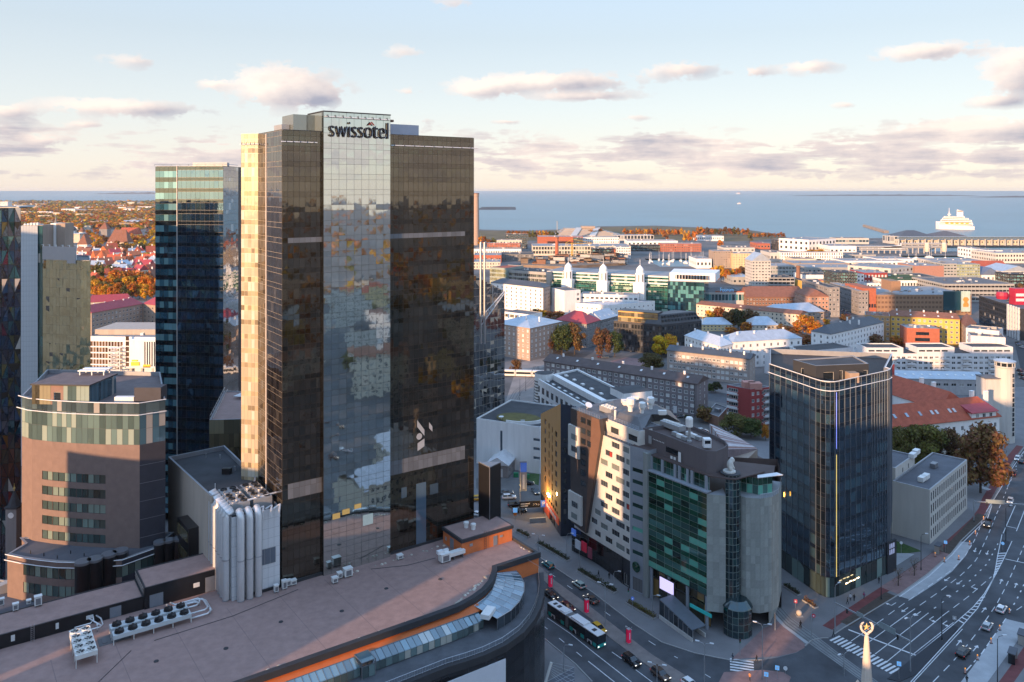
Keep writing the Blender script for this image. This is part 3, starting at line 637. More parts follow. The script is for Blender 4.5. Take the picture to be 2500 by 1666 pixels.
 MB().ngon([(9.05,-.05,118.15),(9.55,-.05,118.15),(9.85,-.05,118.6),(10.2,-.05,118.15),(10.7,-.05,118.15),(9.95,-.05,118.95),(9.8,-.05,118.95)]).build('accent_mark',M('sign_red',(.25,.06,.05),.5),sg)
 for k in range(9):MB().box(.4+k*1.5,.5+k*1.5,.1,.55,116.2,116.3).build('sign_bracket',M('frame_dark'),sg)
 # emblem on the right wing, lit lobby windows low down
 e=L(B1+U*7.2) ;ff=M('emblem_grey',(.36,.37,.38),.5,var=.05)
 em=ob('emblem',None,t,(e.x,e.y,0),rz)
 MB().ngon([(.0,-.16,51.2),(1.9,-.16,48.6),(1.9,-.16,47.2),(.0,-.16,49.6)]).build('stroke',ff,em);MB().ngon([(.55+.75*math.cos(a),-.17,47.3+.75*math.sin(a)) for a in [2*math.pi*k/16 for k in range(16)]]).build('dot',ff,em)
 MB().ngon([(.1,-.16,45.8),(1.9,-.16,46.6),(1.9,-.16,44.8),(.1,-.16,44.0)]).build('stroke',ff,em);MB().ngon([(3.1,-.16,50.2),(4.0,-.16,49.0),(4.0,-.16,47.8),(3.1,-.16,48.8)]).build('stroke',ff,em)
 for s,z,ww,hh,mm in ((9.0,30.5,2.4,2.3,'lit_window'),(2.0,33.5,1.7,1.2,'lit_amber'),(4.2,34.0,1.7,1.1,'lit_amber'),(7.0,34.6,1.6,1.0,'lit_amber')):
  p=L(A+U*s-Vv*.08);m=MB().quad((0,0,z),(ww,0,z),(ww,0,z+hh),(0,0,z+hh));mt=M('lit_window',(.30,.34,.33),.4,emit=((.55,.65,.62),.12)) if mm=='lit_window' else M('lit_amber',(.25,.17,.06),.4,emit=((.9,.55,.18),.16));m.build('curtained_window',mt,t,p,rz)
 for s,z,ww,hh in ((7.0,22.5,2.6,14),(10.6,33.2,2.2,2.4),(3.2,34,1.4,2.4)):
  p=L(B1+U*s-Vv*.06);MB().quad((0,0,z),(ww,0,z),(ww,0,z+hh),(0,0,z+hh)).build('stair_glazing',GL('glass_stair',(.05,.08,.11),2.4,plight=0),t,p,rz)
 return t
tower()
# ------------------------------------------------------------------ blue glass office tower behind
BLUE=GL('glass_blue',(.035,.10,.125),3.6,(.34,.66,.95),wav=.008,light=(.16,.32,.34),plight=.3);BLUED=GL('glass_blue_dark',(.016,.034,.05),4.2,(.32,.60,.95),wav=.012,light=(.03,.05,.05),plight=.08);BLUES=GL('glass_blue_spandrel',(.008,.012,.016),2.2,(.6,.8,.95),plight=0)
def blue_tower():
 C_=Vector((-89.2,246));A=Vector((-111.8,249.6));B=Vector((-88.7,258));t=thing('office_tower','dark blue glass office tower left of the lettered hotel','tower',A);o=A;L=lambda p:p-o
 M1_=A.lerp(C_,.325)
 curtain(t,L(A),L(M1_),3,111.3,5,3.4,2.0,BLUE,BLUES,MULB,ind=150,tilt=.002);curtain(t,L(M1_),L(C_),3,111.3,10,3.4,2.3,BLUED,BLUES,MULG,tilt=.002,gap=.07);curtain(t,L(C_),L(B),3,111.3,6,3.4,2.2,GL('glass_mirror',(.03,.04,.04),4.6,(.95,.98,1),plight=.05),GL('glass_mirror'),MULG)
 D=A+(B-C_)*1.6;E=B+(B-C_)*.6;m=MB()
 for a,b in ((B,E),(E,D),(D,A)):p,q=L(a),L(b);m.quad((p.x,p.y,0),(q.x,q.y,0),(q.x,q.y,111.3),(p.x,p.y,111.3))
 m.build('rear_wall',M('dark_panel'),t);flat_roof(t,[L(p) for p in (A,C_,B,E,D)],111.4,M('roof_dark'),MT['cap'],.6,.3)
 p=L(M1_);d=(C_-A);MB().box(-.09,.09,-.2,0,3,111.5).build('corner_fin',M('fin_pale'),t,p,math.atan2(d.y,d.x))
 m=MB()
 for a,b in ((A,C_),(C_,B)):p,q=L(a),L(b);m.tube([(p.x,p.y-.5,112.0),(q.x,q.y-.5,112.0)],.08,5)
 for k in range(9):p=L(A.lerp(C_,k/8));m.tube([(p.x,p.y-.5,111.3),(p.x,p.y-.5,112)],.05,4)
 m.build('roof_railing',M('steel'),t)
 for f,w in ((.62,3),(.8,4)):p=L(A.lerp(C_,f))+Vector((0,5));MB().box(-w,w,-1,1,110.8,112.6).build('roof_unit',M('vent'),t,p)
blue_tower()
# podium with glass front and roof terrace between the towers
def small_podium():
 Z=45;A,B,C_,D=K('L2',1540,440,Z),K('L2',1830,432,Z),K('L2',1830,228,Z),K('L2',1650,225,Z);t=thing('podium_block','low gold glass block with railed roof terrace between the two tall towers','building',A);L=lambda p:p-A
 curtain(t,L(A),L(B),0,Z,8,3.6,3.6,GL('glass_amber',(.10,.085,.05),2.2,(1,.9,.7),plight=.3,light=(.30,.26,.16)),BRONZS,MULB,ind=40)
 m=MB()
 for a,b in ((B,C_),(C_,D),(D,A)):p,q=L(a),L(b);m.quad((p.x,p.y,0),(q.x,q.y,0),(q.x,q.y,Z),(p.x,p.y,Z))
 m.build('wall',M('dark_panel'),t);flat_roof(t,[L(p) for p in (A,B,C_,D)],Z,M('gravel_pink',(.30,.20,.175),.95,var=.13,scale=.55,bump=.6,bscale=12),MT['cap'],.3)
 m=MB();n=9
 for k in range(n+1):
  p=L(A.lerp(D,k/n));m.tube([(p.x+.2,p.y,Z),(p.x+.2,p.y,Z+1.1)],.05,4)
  p=L(A.lerp(D,k/n))+Vector((1.0,0));m.tube([(p.x,p.y,Z),(p.x,p.y,Z+.5)],.05,4)
 a,b=L(A),L(D);m.tube([(a.x+.2,a.y,Z+1.1),(b.x+.2,b.y,Z+1.1)],.06,5);m.tube([(a.x+1,a.y,Z+.5),(b.x+1,b.y,Z+.5)],.06,5);m.build('railing',M('steel'),t)
 p=L(A.lerp(C_,.72));m=MB()
 for k in range(7):m.box(-1.6,1.6,k*.8,k*.8+.55,.5,.62)
 m.box(-1.7,-1.6,0,5.5,.2,.6);m.box(1.6,1.7,0,5.5,.2,.6);m.build('pergola',M('white_metal'),t,(p.x,p.y,Z),R(-15))
small_podium()
# ------------------------------------------------------------------ hotel podium with the dark roof and the white duct building
def hotel_podium():
 Z=40.0;N_=Vector((-63.0,166.5));Lf=Vector((-82.5,191));Bk=Vector((-72.0,199.5));D=Vector((-57.2,178.4));Q=N_+U*9
 t=thing('hotel_podium','dark flat roofed podium with sunlit stone side wall under the hotel tower','building',N_);L=lambda p:p-N_;mid=Lf.lerp(N_,.32);SB=M('stone_beige',(.42,.36,.30),.85,var=.1,streak=True)
 flat_roof(t,[L(p) for p in (Lf,N_,Q,D,Bk)],Z,M('roof_dark'),MT['cap'],1.0,.4)
 facade(t,L(Lf),L(N_),0,Z,[(1+k*6.0,z,4.2,2.2) for k in range(5) for z in (5,11,17)],SB,BRONZS,FD,True)
 for a,b in ((N_,Q),(Bk,Lf)):facade(t,L(a),L(b),0,Z,[],SB)
 # stepped dark bays on the sunny side
 for f,dz,w in ((.62,31,4),(.40,24,4.5)):
  p=L(Lf.lerp(N_,f));d=N_-Lf;m=MB().box(-w,w,-2.2,0,2,dz);o=m.build('oriel_bay',M('black_panel'),t,p,math.atan2(d.y,d.x))
  for k in range(3):MB().box(-w+.4,w-.4,-2.28,-2.2,dz-3.2-k*4.4,dz-.9-k*4.4).build('window',GL('glass_amber'),o)
 for k in range(9):
  p=L(Lf.lerp(Q,.15+.09*k))+Vector((random.uniform(2,8),random.uniform(3,8)));m=MB().tube([(0,0,0),(0,0,.9)],.1,6);m.tube([(0,0,.9),(0,0,1.05)],.2,6);m.build('vent_pipe',M('vent'),t,(p.x,p.y,Z-1))
 p=L(Lf.lerp(D,.68));m=MB().box(-1,1,-.6,.6,0,1.3);m.box(-.8,.8,-.7,-.6,.2,1.1);m.build('roof_unit',M('black_panel'),t,(p.x,p.y,Z-1))
 # duct building
 Zb=38.7;Cc=Vector((-47.9,164.3));Nn=Cc-U*9.7;Lb=Nn+Vv*17.0;Rb=Cc+Vv*9;w2=thing('duct_building','white panelled plant block with bundled vertical ducts beside the dark tower','building',Nn);L2_=lambda p:p-Nn
 WP=M('panel_white',(.60,.61,.62),.5,var=.05);PJ=M('panel_joint',(.30,.31,.33),.6)
 for a,b,nc in ((Nn,Cc,8),(Lb,Nn,12),(Cc,Rb,6)):curtain(w2,L2_(a),L2_(b),4,Zb,nc,2.0,2.0,WP,WP,PJ,ind=60 if a is Nn else 0,wname='panel',tilt=.0008)
 m=MB();pl=[L2_(p) for p in (Nn,Cc,Rb,Lb)];m.prism(pl,Zb-1.4,Zb-1.2);m.build('roof',M('roof_grey'),w2)
 rz=math.atan2(U.y,U.x)
 for z,hh in ((27.5,3.2),(16.5,2.8)):p=L2_(Nn+U*5.4-Vv*.06);m=MB();add_win(m,Matrix.Translation((0,0,z)),3.4,hh,3,.06);m.build('window',[FG,GL('glass_stair')],w2,p,rz)
 DU=M('duct_white',(.66,.66,.66),.35,metal=.3,var=.05)
 def duct(base,dirv,ztop):
  m=MB();b=L2_(base);dv=Vector(dirv);e=b-dv*1.4;m.tube([(b.x,b.y,6),(b.x,b.y,ztop-.8),(b.x-dv.x*.25,b.y-dv.y*.25,ztop),(e.x,e.y,ztop+.35)],.72,12);d=m.build('duct',DU,w2,smooth=True)
  for z in (14,22,30):MB().tube([(b.x,b.y,z),(b.x,b.y,z+.18)],.77,12).build('duct_flange',M('steel'),d)
 nv=-U
 for k in range(8):duct(Nn+Vv*(1.2+k*1.75)-U*.85,(-U.x,-U.y),Zb+.6)
 for k in range(3):duct(Nn+U*(1.5+k*1.75)-Vv*.85,(-Vv.x,-Vv.y),Zb+.4)
 for k in range(2):
  p=L2_(Nn+U*(2.6+4.6*k)+Vv*8);un=ob('condenser',None,w2,(p.x,p.y,Zb-1.2),rz);MB().box(-1.9,1.9,-5,5,.3,2.6).build('casing',M('vent'),un)
  for i in range(2):
   for j in range(5):
    MB().lathe([(.72,0),(.72,.25),(.6,.25),(.58,.05),(.1,.05)],12,(-.95+1.9*i,-4+2*j,2.6)).build('fan',[M('frame_dark') if (i+j) % 3 else M('steel')],un)
 m=MB()
 for k in range(5):x=1+k*1.6;m.tube([(x,4,Zb-.2),(x+1.2,3+k*.4,Zb+.4),(x+1.5,1.8,Zb+.2),(x+1.5,1.8,Zb-1)],.22,6)
 m.tube([(2,5,Zb+1.4),(10,10,Zb+1.6)],.2,6);m.build('pipework',DU,w2,(0,0,0),rz*.2)
 p=L2_(Lb+U*1.2);m=MB().tube([(0,0,0),(0,0,2.2)],.08,6);m.lathe([(.05,.0),(.7,.18),(.85,.4)],14,(0,0,0));dsh=m.build('dish_antenna',M('white_metal'),w2,(p.x,p.y,Zb-.8));
hotel_podium()
# ------------------------------------------------------------------ shopping centre in the foreground
GRAV=M('gravel_pink');BLK=M('black_panel');OB=M('brick_orange');TER=M('terrace_deck',(.085,.09,.10),.8,var=.25,scale=.4)
MO=Vector((-24.6,146.3))
def S(s,t):return U*s-Vv*t           # local to the centre's origin
def mall():
 Z=22.0;t=thing('shopping_centre','black and orange shopping centre with huge pink gravel roof and curved terrace','building',MO)
 front=[S(-130,0),S(5,0),S(12,.0),S(17,-.1),S(21,-1),S(24.7,-2.5),S(27.6,-4.4),S(29.6,-6.4),S(31.2,-8.2),S(31.9,-9.3),S(43.8,-9.2)]
 rear=[S(43.8,-22.5),S(39,-29),S(-8.3,-28.5),S(-14.1,-28.5),S(-14.1,-46),S(-130,-46)]
 # parapet ring with thickness
 flat_roof(t,front+rear,Z+.6,GRAV,M('cap_dark'),.6,.55)
 m=MB();fo=[p+(S(0,.6) if i<6 else S(.35,.45)) for i,p in enumerate(front[:-1])]+[front[-1]+S(.3,.4)]
 for a,b,c2,d in zip(front,front[1:],fo,fo[1:]):
  m.quad((c2.x,c2.y,Z-.55),(d.x,d.y,Z-.55),(d.x,d.y,Z+.62),(c2.x,c2.y,Z+.62));m.quad((c2.x,c2.y,Z+.62),(d.x,d.y,Z+.62),(b.x,b.y,Z+.62),(a.x,a.y,Z+.62));m.quad((a.x,a.y,Z-.55),(b.x,b.y,Z-.55),(d.x,d.y,Z-.55),(c2.x,c2.y,Z-.55))
 m.build('fascia',M('cap_dark'),t)
 m=MB()
 for a,b in zip(front,front[1:]):m.quad((a.x,a.y,0),(b.x,b.y,0),(b.x,b.y,Z),(a.x,a.y,Z))
 for a,b in zip([front[-1]]+rear,rear+[front[0]]):m.quad((a.x,a.y,0),(b.x,b.y,0),(b.x,b.y,Z+.6),(a.x,a.y,Z+.6))
 m.build('brick_wall',OB,t)
 # terrace
 outer=[S(-130,8.8),S(9,8.8),S(13,9.3),S(16.5,9.5),S(21.1,9.1),S(26,7.6),S(30.2,5.2),S(33.6,2.5),S(37.0,-.8),S(39.6,-4),S(41.6,-7),S(43.2,-9.0)]
 inn=front[:-1][::-1]
 o2=sheet('terrace',[outer+[front[-1]+S(-.1,.0)]+inn],18.0,TER,t)
 def off(ps,d):
  res=[]
  for i,p in enumerate(ps):
   e=(ps[min(i+1,len(ps)-1)]-ps[max(i-1,0)]).normalized();res.append(p+Vector((e.y,-e.x))*d)
  return res
 ow=off(outer,1.5);rim=off(outer,1.1);m=MB()
 for a,b,p,q,r_,s_ in zip(outer,outer[1:],ow,ow[1:],rim,rim[1:]):
  m.quad((p.x,p.y,18.35),(q.x,q.y,18.35),(b.x,b.y,18.2),(a.x,a.y,18.2));m.quad((a.x,a.y,17.9),(b.x,b.y,17.9),(b.x,b.y,18.2),(a.x,a.y,18.2))
  m.quad((p.x,p.y,17.0),(q.x,q.y,17.0),(q.x,q.y,18.35),(p.x,p.y,18.35))
 m.build('terrace_rim',M('cap_dark'),t)
 # curved black panelled wall: real panels with joints
 wl=[];tot=0
 fine=[S(-130,10.3)]
 for a,b in zip(ow,ow[1:]):
  n=max(1,int((b-a).length/2.2))
  for k in range(1,n+1):fine.append(a.lerp(b,k/n))
 m=MB();g=MB();wall=None
 for a,b in zip(fine[1:],fine[2:]):
  m.quad((a.x,a.y,0),(b.x,b.y,0),(b.x,b.y,17.0),(a.x,a.y,17.0))
 wall=m.build('outer_wall',M('cap_dark'),t);PB=M('panel_black',(.016,.017,.02),.25,var=.15,orand=.2,spec=.5)
 cnt=0;cache={}
 for a,b in zip(fine[1:],fine[2:]):
  if (a-S(0,0)).dot(U)<-12:continue
  d=b-a;w=d.length-.05;rz=math.atan2(d.y,d.x)
  for k in range(6):
   key=round(w,1)
   if key not in cache:g=MB().quad((0,0,0),(key,0,0),(key,0,2.75),(0,0,2.75));cache[key]=g.mesh('panel',PB)
   p=a+d.normalized()*.025;ob('panel',cache[key],wall,(p.x+d.y/d.length*.04,p.y-d.x/d.length*.04,.3+k*2.8),rz)
 # billboard
 a,b=S(-14,10.7),S(20.8,10.9);m=MB();dd=(b-a);nn=Vector((dd.y,-dd.x)).normalized()*.25;a2,b2=a+nn,b+nn
 m.prism([a2,b2,b2-nn*.6,a2-nn*.6],3,16.2);m.build('billboard',M('billboard_white',(.60,.61,.64),.5,var=.03),t)
 # railing
 rl=off(outer,.35);m=MB();g=MB()
 fr=[rl[1]-U*40]
 for a,b in zip(rl[1:],rl[2:]):
  n=max(1,round((b-a).length/1.6))
  for k in range(n):fr.append(a.lerp(b,k/n))
 st=[fr[0].lerp(fr[1],k/25) for k in range(25)]+fr[1:]+[rl[-1]]
 for a,b in zip(st,st[1:]):
  m.tube([(a.x,a.y,18.1),(a.x,a.y,19.25)],.035,4);m.tube([(a.x,a.y,19.25),(b.x,b.y,19.25)],.04,4);m.tube([(a.x,a.y,18.4),(b.x,b.y,18.4)],.025,4)
  for f in (.2,.4,.6,.8):p=a.lerp(b,f);m.tube([(p.x,p.y,18.4),(p.x,p.y,19.25)],.015,3)
 m.build('railing',M('steel'),t,kind='stuff')
 # glazed gallery along the orange wall, one pane at a time
 GG=GL('glass_gallery',(.10,.15,.15),2.0,wav=.008,light=(.42,.43,.38),plight=.25);GS=GL('glass_gallery_slope',(.09,.16,.19),2.2,wav=.006,light=(.35,.38,.36),plight=.12);bar=M('gallery_bar',(.12,.14,.15),.4,metal=.5)
 gal=ob('gallery',None,t);step=1.25;pv=None;ps=None
 g1=MB();g1.quad((0,0,0),(step-.07,0,0),(step-.07,0,1.45),(0,0,1.45));me1=g1.mesh('pane',GG);g1=MB();g1.quad((0,0,0),(step-.07,0,0),(step-.07,2.1,.85),(0,2.1,.85));me2=g1.mesh('roof_pane',GS)
 rz=math.atan2(U.y,U.x);fm=MB();s=-60.0;k=0
 while s<20.4:
  if not (-5.2<s<-2.6):
   p=S(s,3.4 if s<16 else 3.4-(s-16)*.12);ob('pane',me1,gal,(p.x,p.y,18.15),rz);ob('roof_pane',me2,gal,(p.x,p.y,19.66),rz)
   p2=S(s-.035,3.4);p3=S(s-.035,1.25);fm.tube([(p2.x,p2.y,18),(p2.x,p2.y,19.68),(p3.x,p3.y,20.56)],.05,4)
  s+=step
 a,b=S(-60,3.4),S(20.4,3.2);fm.tube([(a.x,a.y,19.66),(b.x,b.y,19.66)],.07,4);fm.tube([(a.x,a.y,18.08),(b.x,b.y,18.08)],.08,4);a,b=S(-60,1.25),S(20.4,1.2);fm.tube([(a.x,a.y,20.56),(b.x,b.y,20.56)],.08,4);fm.build('gallery_frame',bar,t)
 m=MB();a,b=S(-60,.9),S(20.4,.9);m.quad((a.x,a.y,18),(b.x,b.y,18),(b.x,b.y,20.5),(a.x,a.y,20.5));m.build('gallery_back_wall',M('plaster_white'),t)
 m=MB();a,b=S(-60,1.35),S(22,1.2);a2,b2=S(-60,-.0),S(22,-.4);m.quad((a.x,a.y,20.62),(b.x,b.y,20.62),(b2.x,b2.y,21.3),(a2.x,a2.y,21.3));m.build('orange_coping',M('orange_metal',(.52,.13,.035),.55,var=.08),t)
 # porch cutting the gallery
 p=S(-5.2,4.4);m=MB();w=2.6
 for x in (0,w):
  for y in (0,3.2):m.box(x-.07,x+.07,y-.07,y+.07,0,2.9)
 for z in (2.2,2.9):m.box(0,w,-.06,.06,z-.06,z+.06);m.box(0,w,3.14,3.26,z-.06,z+.06);m.box(-.06,.06,0,3.2,z-.06,z+.06);m.box(w-.06,w+.06,0,3.2,z-.06,z+.06)
 pc=m.build('porch',M('grey_metal'),t,(p.x,p.y,18),rz)
 for k in range(2):MB().quad((.1+k*1.25,0,.1),(1.25+k*1.25,0,.1),(1.25+k*1.25,0,2.1),(.1+k*1.25,0,2.1)).build('door',GG,pc)
 MB().quad((0,0,2.92),(w,0,2.92),(w,3.2,2.92),(0,3.2,2.92)).build('porch_roof',GS,pc)
 # curved conservatory
 oi=[(21,-.2,23,5.0),(24.4,-1.5,27,4.0),(27.4,-3.4,30.4,2.2),(29.4,-5.4,33.4,-.4),(31.0,-7.2,35.6,-3.4),(31.9,-8.6,36.8,-6.4),(32.2,-9.1,37.4,-8.9)]
 cons=ob('conservatory',None,t);I=[S(a,b) for a,b,_,_ in oi];Oo=[S(c2,d) for _,_,c2,d in oi];GC=GL('glass_conservatory',(.13,.19,.23),2.0,wav=.004,light=(.3,.34,.36),plight=.06);fm=MB()
 for i in range(len(I)-1):
  for k in range(2):
   f0,f1=k/2,(k+1)/2;a,b=I[i].lerp(I[i+1],f0),I[i].lerp(I[i+1],f1);c2,d=Oo[i].lerp(Oo[i+1],f0),Oo[i].lerp(Oo[i+1],f1)
   for j in range(3):
    g0,g1=j/3,(j+.98)/3;P3=lambda p,q,f:(*p.lerp(q,f),21.2-.9*f);MB().quad(P3(a,c2,g1),P3(b,d,g1),P3(b,d,g0),P3(a,c2,g0)).build('roof_pane',GC,cons)
   fm.tube([(a.x,a.y,21.24),(c2.x,c2.y,20.34)],.055,4);fm.tube([(c2.x,c2.y,18),(c2.x,c2.y,20.34)],.05,4);MB().quad((c2.x,c2.y,18.1),(d.x,d.y,18.1),(d.x,d.y,20.25),(c2.x,c2.y,20.25)).build('pane',GL('glass_thin',(.03,.04,.05),1.6,plight=.1),cons);fm.tube([(c2.x,c2.y,20.34),(d.x,d.y,20.34)],.08,5);fm.tube([(a.x,a.y,21.24),(b.x,b.y,21.24)],.07,5)
 fm.build('conservatory_frame',M('steel'),t);a=S(22.2,3.0);MB().box(-1.8,1.8,-.9,.9,2.4,3.3).build('awning',M('vent_white'),t,(a.x,a.y,18),rz+R(35))
 # ballast stones round the roof edge
 m=MB();g=MB();rng=random.Random(3)
 for q0,q1,n in ((S(-60,-.9),S(17,-1.0),95),(S(17,-1.2),S(29,-7.5),26),(S(5,-25.3),S(36,-25.5),24),(S(42.9,-21),S(42.9,-10.5),14),(S(33,-10),S(42.5,-10),12)):
  for k in range(n):
   if rng.random()<.25:continue
   p=q0.lerp(q1,(k+rng.uniform(-.3,.3))/n);s=rng.uniform(.18,.42);m.lathe([(s,0),(s*.8,s*.45),(s*.2,s*.6)],6,(p.x+rng.uniform(-.3,.3),p.y+rng.uniform(-.3,.3),Z))
 m.build('ballast_stone',M('ballast',(.42,.38,.32),.9,irand=.35),t,kind='stuff')
 for k in range(7):p=S(-46+11*k,-12-3*(k % 2));MB().lathe([(.45,0),(.4,.1),(.12,.14)],8).build('roof_drain',M('cap_dark'),t,(p.x,p.y,Z+.01))
 for a,b in ((S(-34,-22),S(-6,-25)),(S(10,-24.5),S(24,-21)),(S(-50,-10),S(-38,-21))):m=MB();q=a.lerp(b,.5)+S(0,1.2);m.tube([(a.x,a.y,Z+.05),(q.x,q.y,Z+.05),(b.x,b.y,Z+.05)],.06,4);m.build('roof_cable',M('cap_dark'),t)
 for k in range(12):a,b=S(-70+10*k,-26),S(-70+10*k+.6,-1.2);m=MB();strip(m,[a,b],.12,Z+.006);m.build('membrane_seam',M('seam_grey',(.22,.15,.135),.9),t)
 # long low roof rooms
 def pent(s0,s1,t0,t1,z,nm,lab=None):
  pl=[S(s0,t0),S(s1,t0),S(s1,t1),S(s0,t1)];r=ob(nm,None,t);m=MB()
  for a,b in zip(pl,pl[1:]+pl[:1]):m.quad((a.x,a.y,Z),(b.x,b.y,Z),(b.x,b.y,z),(a.x,a.y,z))
  m.build('wall',BLK,r);flat_roof(r,pl,z+.02,GRAV,M('cap_dark'),.12,.3);return r
 # place along the measured line: front faces at the rear third of the roof
 q=W(352.5,1489.5,Z)-MO;sj=q.dot(U);tj=-q.dot(Vv);q2=W(629,1412,Z)-MO;se=q2.dot(U);te=-q2.dot(Vv);tf=(tj+te)/2;se=-14.3
 pb=pent(sj,se,tf,tf-9.2,26.2,'roof_room');pa=pent(-130,sj-.02,tf-.3,tf-9.0,24.5,'roof_room')
 GD=M('door_grey',(.20,.215,.24),.5,var=.06)
 for s,z,w,h,par,mm in ((sj+1.0,Z+.1,2.4,2.4,pb,GD),(sj+11.5,Z+.1,2.9,2.9,pb,GD),(sj+9.2,Z+1.7,1.1,.8,pb,M('vent_white')),(sj+16.5,Z+1.5,1.3,1.2,pb,M('vent')),(sj+15.2,Z+1.4,1.0,1.0,pb,M('grey_metal')),
       (sj-6,Z+.1,1.9,1.9,pa,GD),(sj-10,Z+1.1,1.1,.6,pa,M('vent_white')),(sj-27,Z+.1,1.0,2.0,pa,GD),(sj-22,Z+.9,.5,1,pa,M('vent_white')),(sj-15,Z+.9,.4,1,pa,M('vent_white'))):
  p=S(s,tf+(.04 if par is pb else -.26));m=MB().box(0,w,-.06,0,z,z+h);m.box(-.05,w+.05,-.03,0,z-.05,z+h+.05);m.build('service_door' if h>1.5 else 'louvre',mm,par,p,rz)
 m=MB()
 for y in (0,9.0):pass
 p=S(sj-.08,tf-.6)
 for k in range(8):m.tube([(0,.3+k*1.1,24.6),(0,.3+k*1.1,25.9)],.04,4)
 m.tube([(0,0,25.9),(0,8.6,25.9)],.05,4);m.tube([(0,0,25.2),(0,8.6,25.2)],.04,4);m.build('guard_rail',M('steel'),pb,p,rz)
 m=MB();p=S(sj-19,tf)
 for x in (0,.5):m.box(x-.03,x+.03,-.25,-.2,Z,Z+3.2)
 for k in range(8):m.box(0,.5,-.25,-.2,Z+.3+k*.35,Z+.35+k*.35)
 m.build('ladder',M('steel'),pa,p,rz)
 # stair house
 a=Vector((-11.2,178.3))-MO;sh=ob('stair_house',None,t);pl=[a,a+U*13.7,a+U*13.7+Vv*8.4,a+Vv*8.4];m=MB()
 for p,q in zip(pl,pl[1:]+pl[:1]):m.quad((p.x,p.y,Z),(q.x,q.y,Z),(q.x,q.y,24.9),(p.x,p.y,24.9))
 m.build('brick_wall',OB,sh);m=MB();big=inset(pl,-.25);m.prism(big,24.9,25.6);m.build('fascia',M('cap_dark'),sh);MB().prism(inset(pl,.2),25.6,25.66).build('roof',GRAV,sh)
 for (s,n0,w,h,z,mm) in ((5.8,-1,.06,2.6,0,'ladder'),(8.4,0,1.1,2.2,.1,'door'),(2.0,0,.8,.6,1.6,'louvre'),(10.2,0,.8,.5,1.6,'louvre')):
  p=a+U*s+Vv*-.05
  m=MB()
  if mm=='ladder':
   for x in (0,.5):m.box(x-.03,x+.03,-.2,-.15,Z,Z+4.2)
   for k in range(10):m.box(0,.5,-.2,-.15,Z+.3+k*.36,Z+.34+k*.36)
   m.build('ladder',M('frame_dark'),sh,p,rz)
  else:m.box(0,w,-.05,0,Z+z,Z+z+h);m.build(mm,GD if mm=='door' else M('vent'),sh,p,rz)
 p=a+Vv*5.2;MB().box(0,1.6,-.06,0,Z+.1,Z+2.4).build('door',M('door_grey'),sh,p,math.atan2(-Vv.y,-Vv.x));p=a+Vv*7.4;MB().box(0,.7,-.06,0,Z+1,Z+1.8).build('louvre',M('vent'),sh,p,math.atan2(-Vv.y,-Vv.x))
 for s,v in ((4.2,5.0),(5.0,3.2)):p=a+U*s+Vv*v;MB().lathe([(.5,0),(.5,.8),(.62,.85),(.62,1.3),(.4,1.4)],10).build('roof_vent',M('vent_white'),sh,(p.x,p.y,25.66))
 return t,sj,tf
MALL,SJ,TF=mall()
# black three-sided pylon behind the stair house
def pylon():
 p=Vector((-5.2,190.5));t=thing('sign_pylon','tall black three sided pylon standing behind the orange stair house','pylon',p);a,b,d=Vector((-2.9,2.2)),Vector((-.1,-1.6)),Vector((2.5,2.0))
 MB().prism([a,b,d],20,38).build('panel_shaft',BLK,t);MB().prism([p_*1.02 for p_ in (a,b,d)],38,38.25).build('cap',M('grey_metal'),t);MB().tube([(b.x,b.y-.1,22),(b.x,b.y-.1,38.4)],.09,5).build('edge_tube',M('grey_metal'),t)
pylon()
# ------------------------------------------------------------------ plant on the centre's roof
Z22=22.0;RZU=math.atan2(U.y,U.x)
WHT=M('unit_white',(.66,.66,.63),.45,var=.06);FAN=M('fan_black',(.02,.02,.022),.5)
def fan_mesh():
 m=MB();n=14
 m.lathe([(.80,0),(.80,.22),(.70,.22),(.68,.06),(.2,.06)],n);me=m.mesh('fan_ring',WHT);g=MB().lathe([(.68,.05),(.0,.07)],n)
 for k in range(5):
  a=2*math.pi*k/5;x,y=math.cos(a),math.sin(a);g.quad((x*.15-y*.1,y*.15+x*.1,.2),(x*.15+y*.1,y*.15-x*.1,.12),(x*.62+y*.22,y*.62-x*.22,.12),(x*.62-y*.22,y*.62+x*.22,.2))
 return me,g.mesh('fan_blade',FAN)
RING,BLADE=fan_mesh()
def chiller(label,loc,rz,nx,ny,w,ln,z,dark):
 t=thing('chiller',label,'cooling unit',loc,rz,None);t.location.z=Z22
 MB().box(0,ln,0,w,z-.75,z).build('casing',WHT if not dark else M('unit_grey',(.50,.54,.55),.45,var=.06),t)
 for x in [k*ln/4 for k in range(5)]:
  for y in (.1,w-.1):
   MB().box(min(x,ln-.12),min(x,ln-.12)+.12,y-.06,y+.06,0,z-.75).build('leg',WHT,t)
 for i in range(nx):
  for j in range(ny):
   px,py=ln*(i+.5)/nx,w*(j+.5)/ny
   if dark:
    d=ob('fan',BLADE,t,(px,py,z+.3));d.scale=(1.15,1.15,1.6);MB().lathe([(.85,0),(.8,.3)],12).build('fan_guard',FAN,t,(px,py,z))
   else:r=ob('fan',RING,t,(px,py,z));ob('blade',BLADE,r,(0,0,-.02))
 return t
q=W(276.7,1577,Z22);chiller('long grey cooling unit with six black fans beside the roof room wall',q+Vv*2.9,RZU,6,1,1.9,13.4,1.7,True);chiller('long grey cooling unit with six black fans on the open gravel side of its twin',q,RZU,6,1,1.9,13.4,1.7,True)
q=W(186,1633.8,Z22);chiller('white cooling unit with ten ring fans in two rows on tall legs',q+U*3.3,math.atan2(Vv.y,Vv.x),5,2,3.4,9.6,2.2,False)
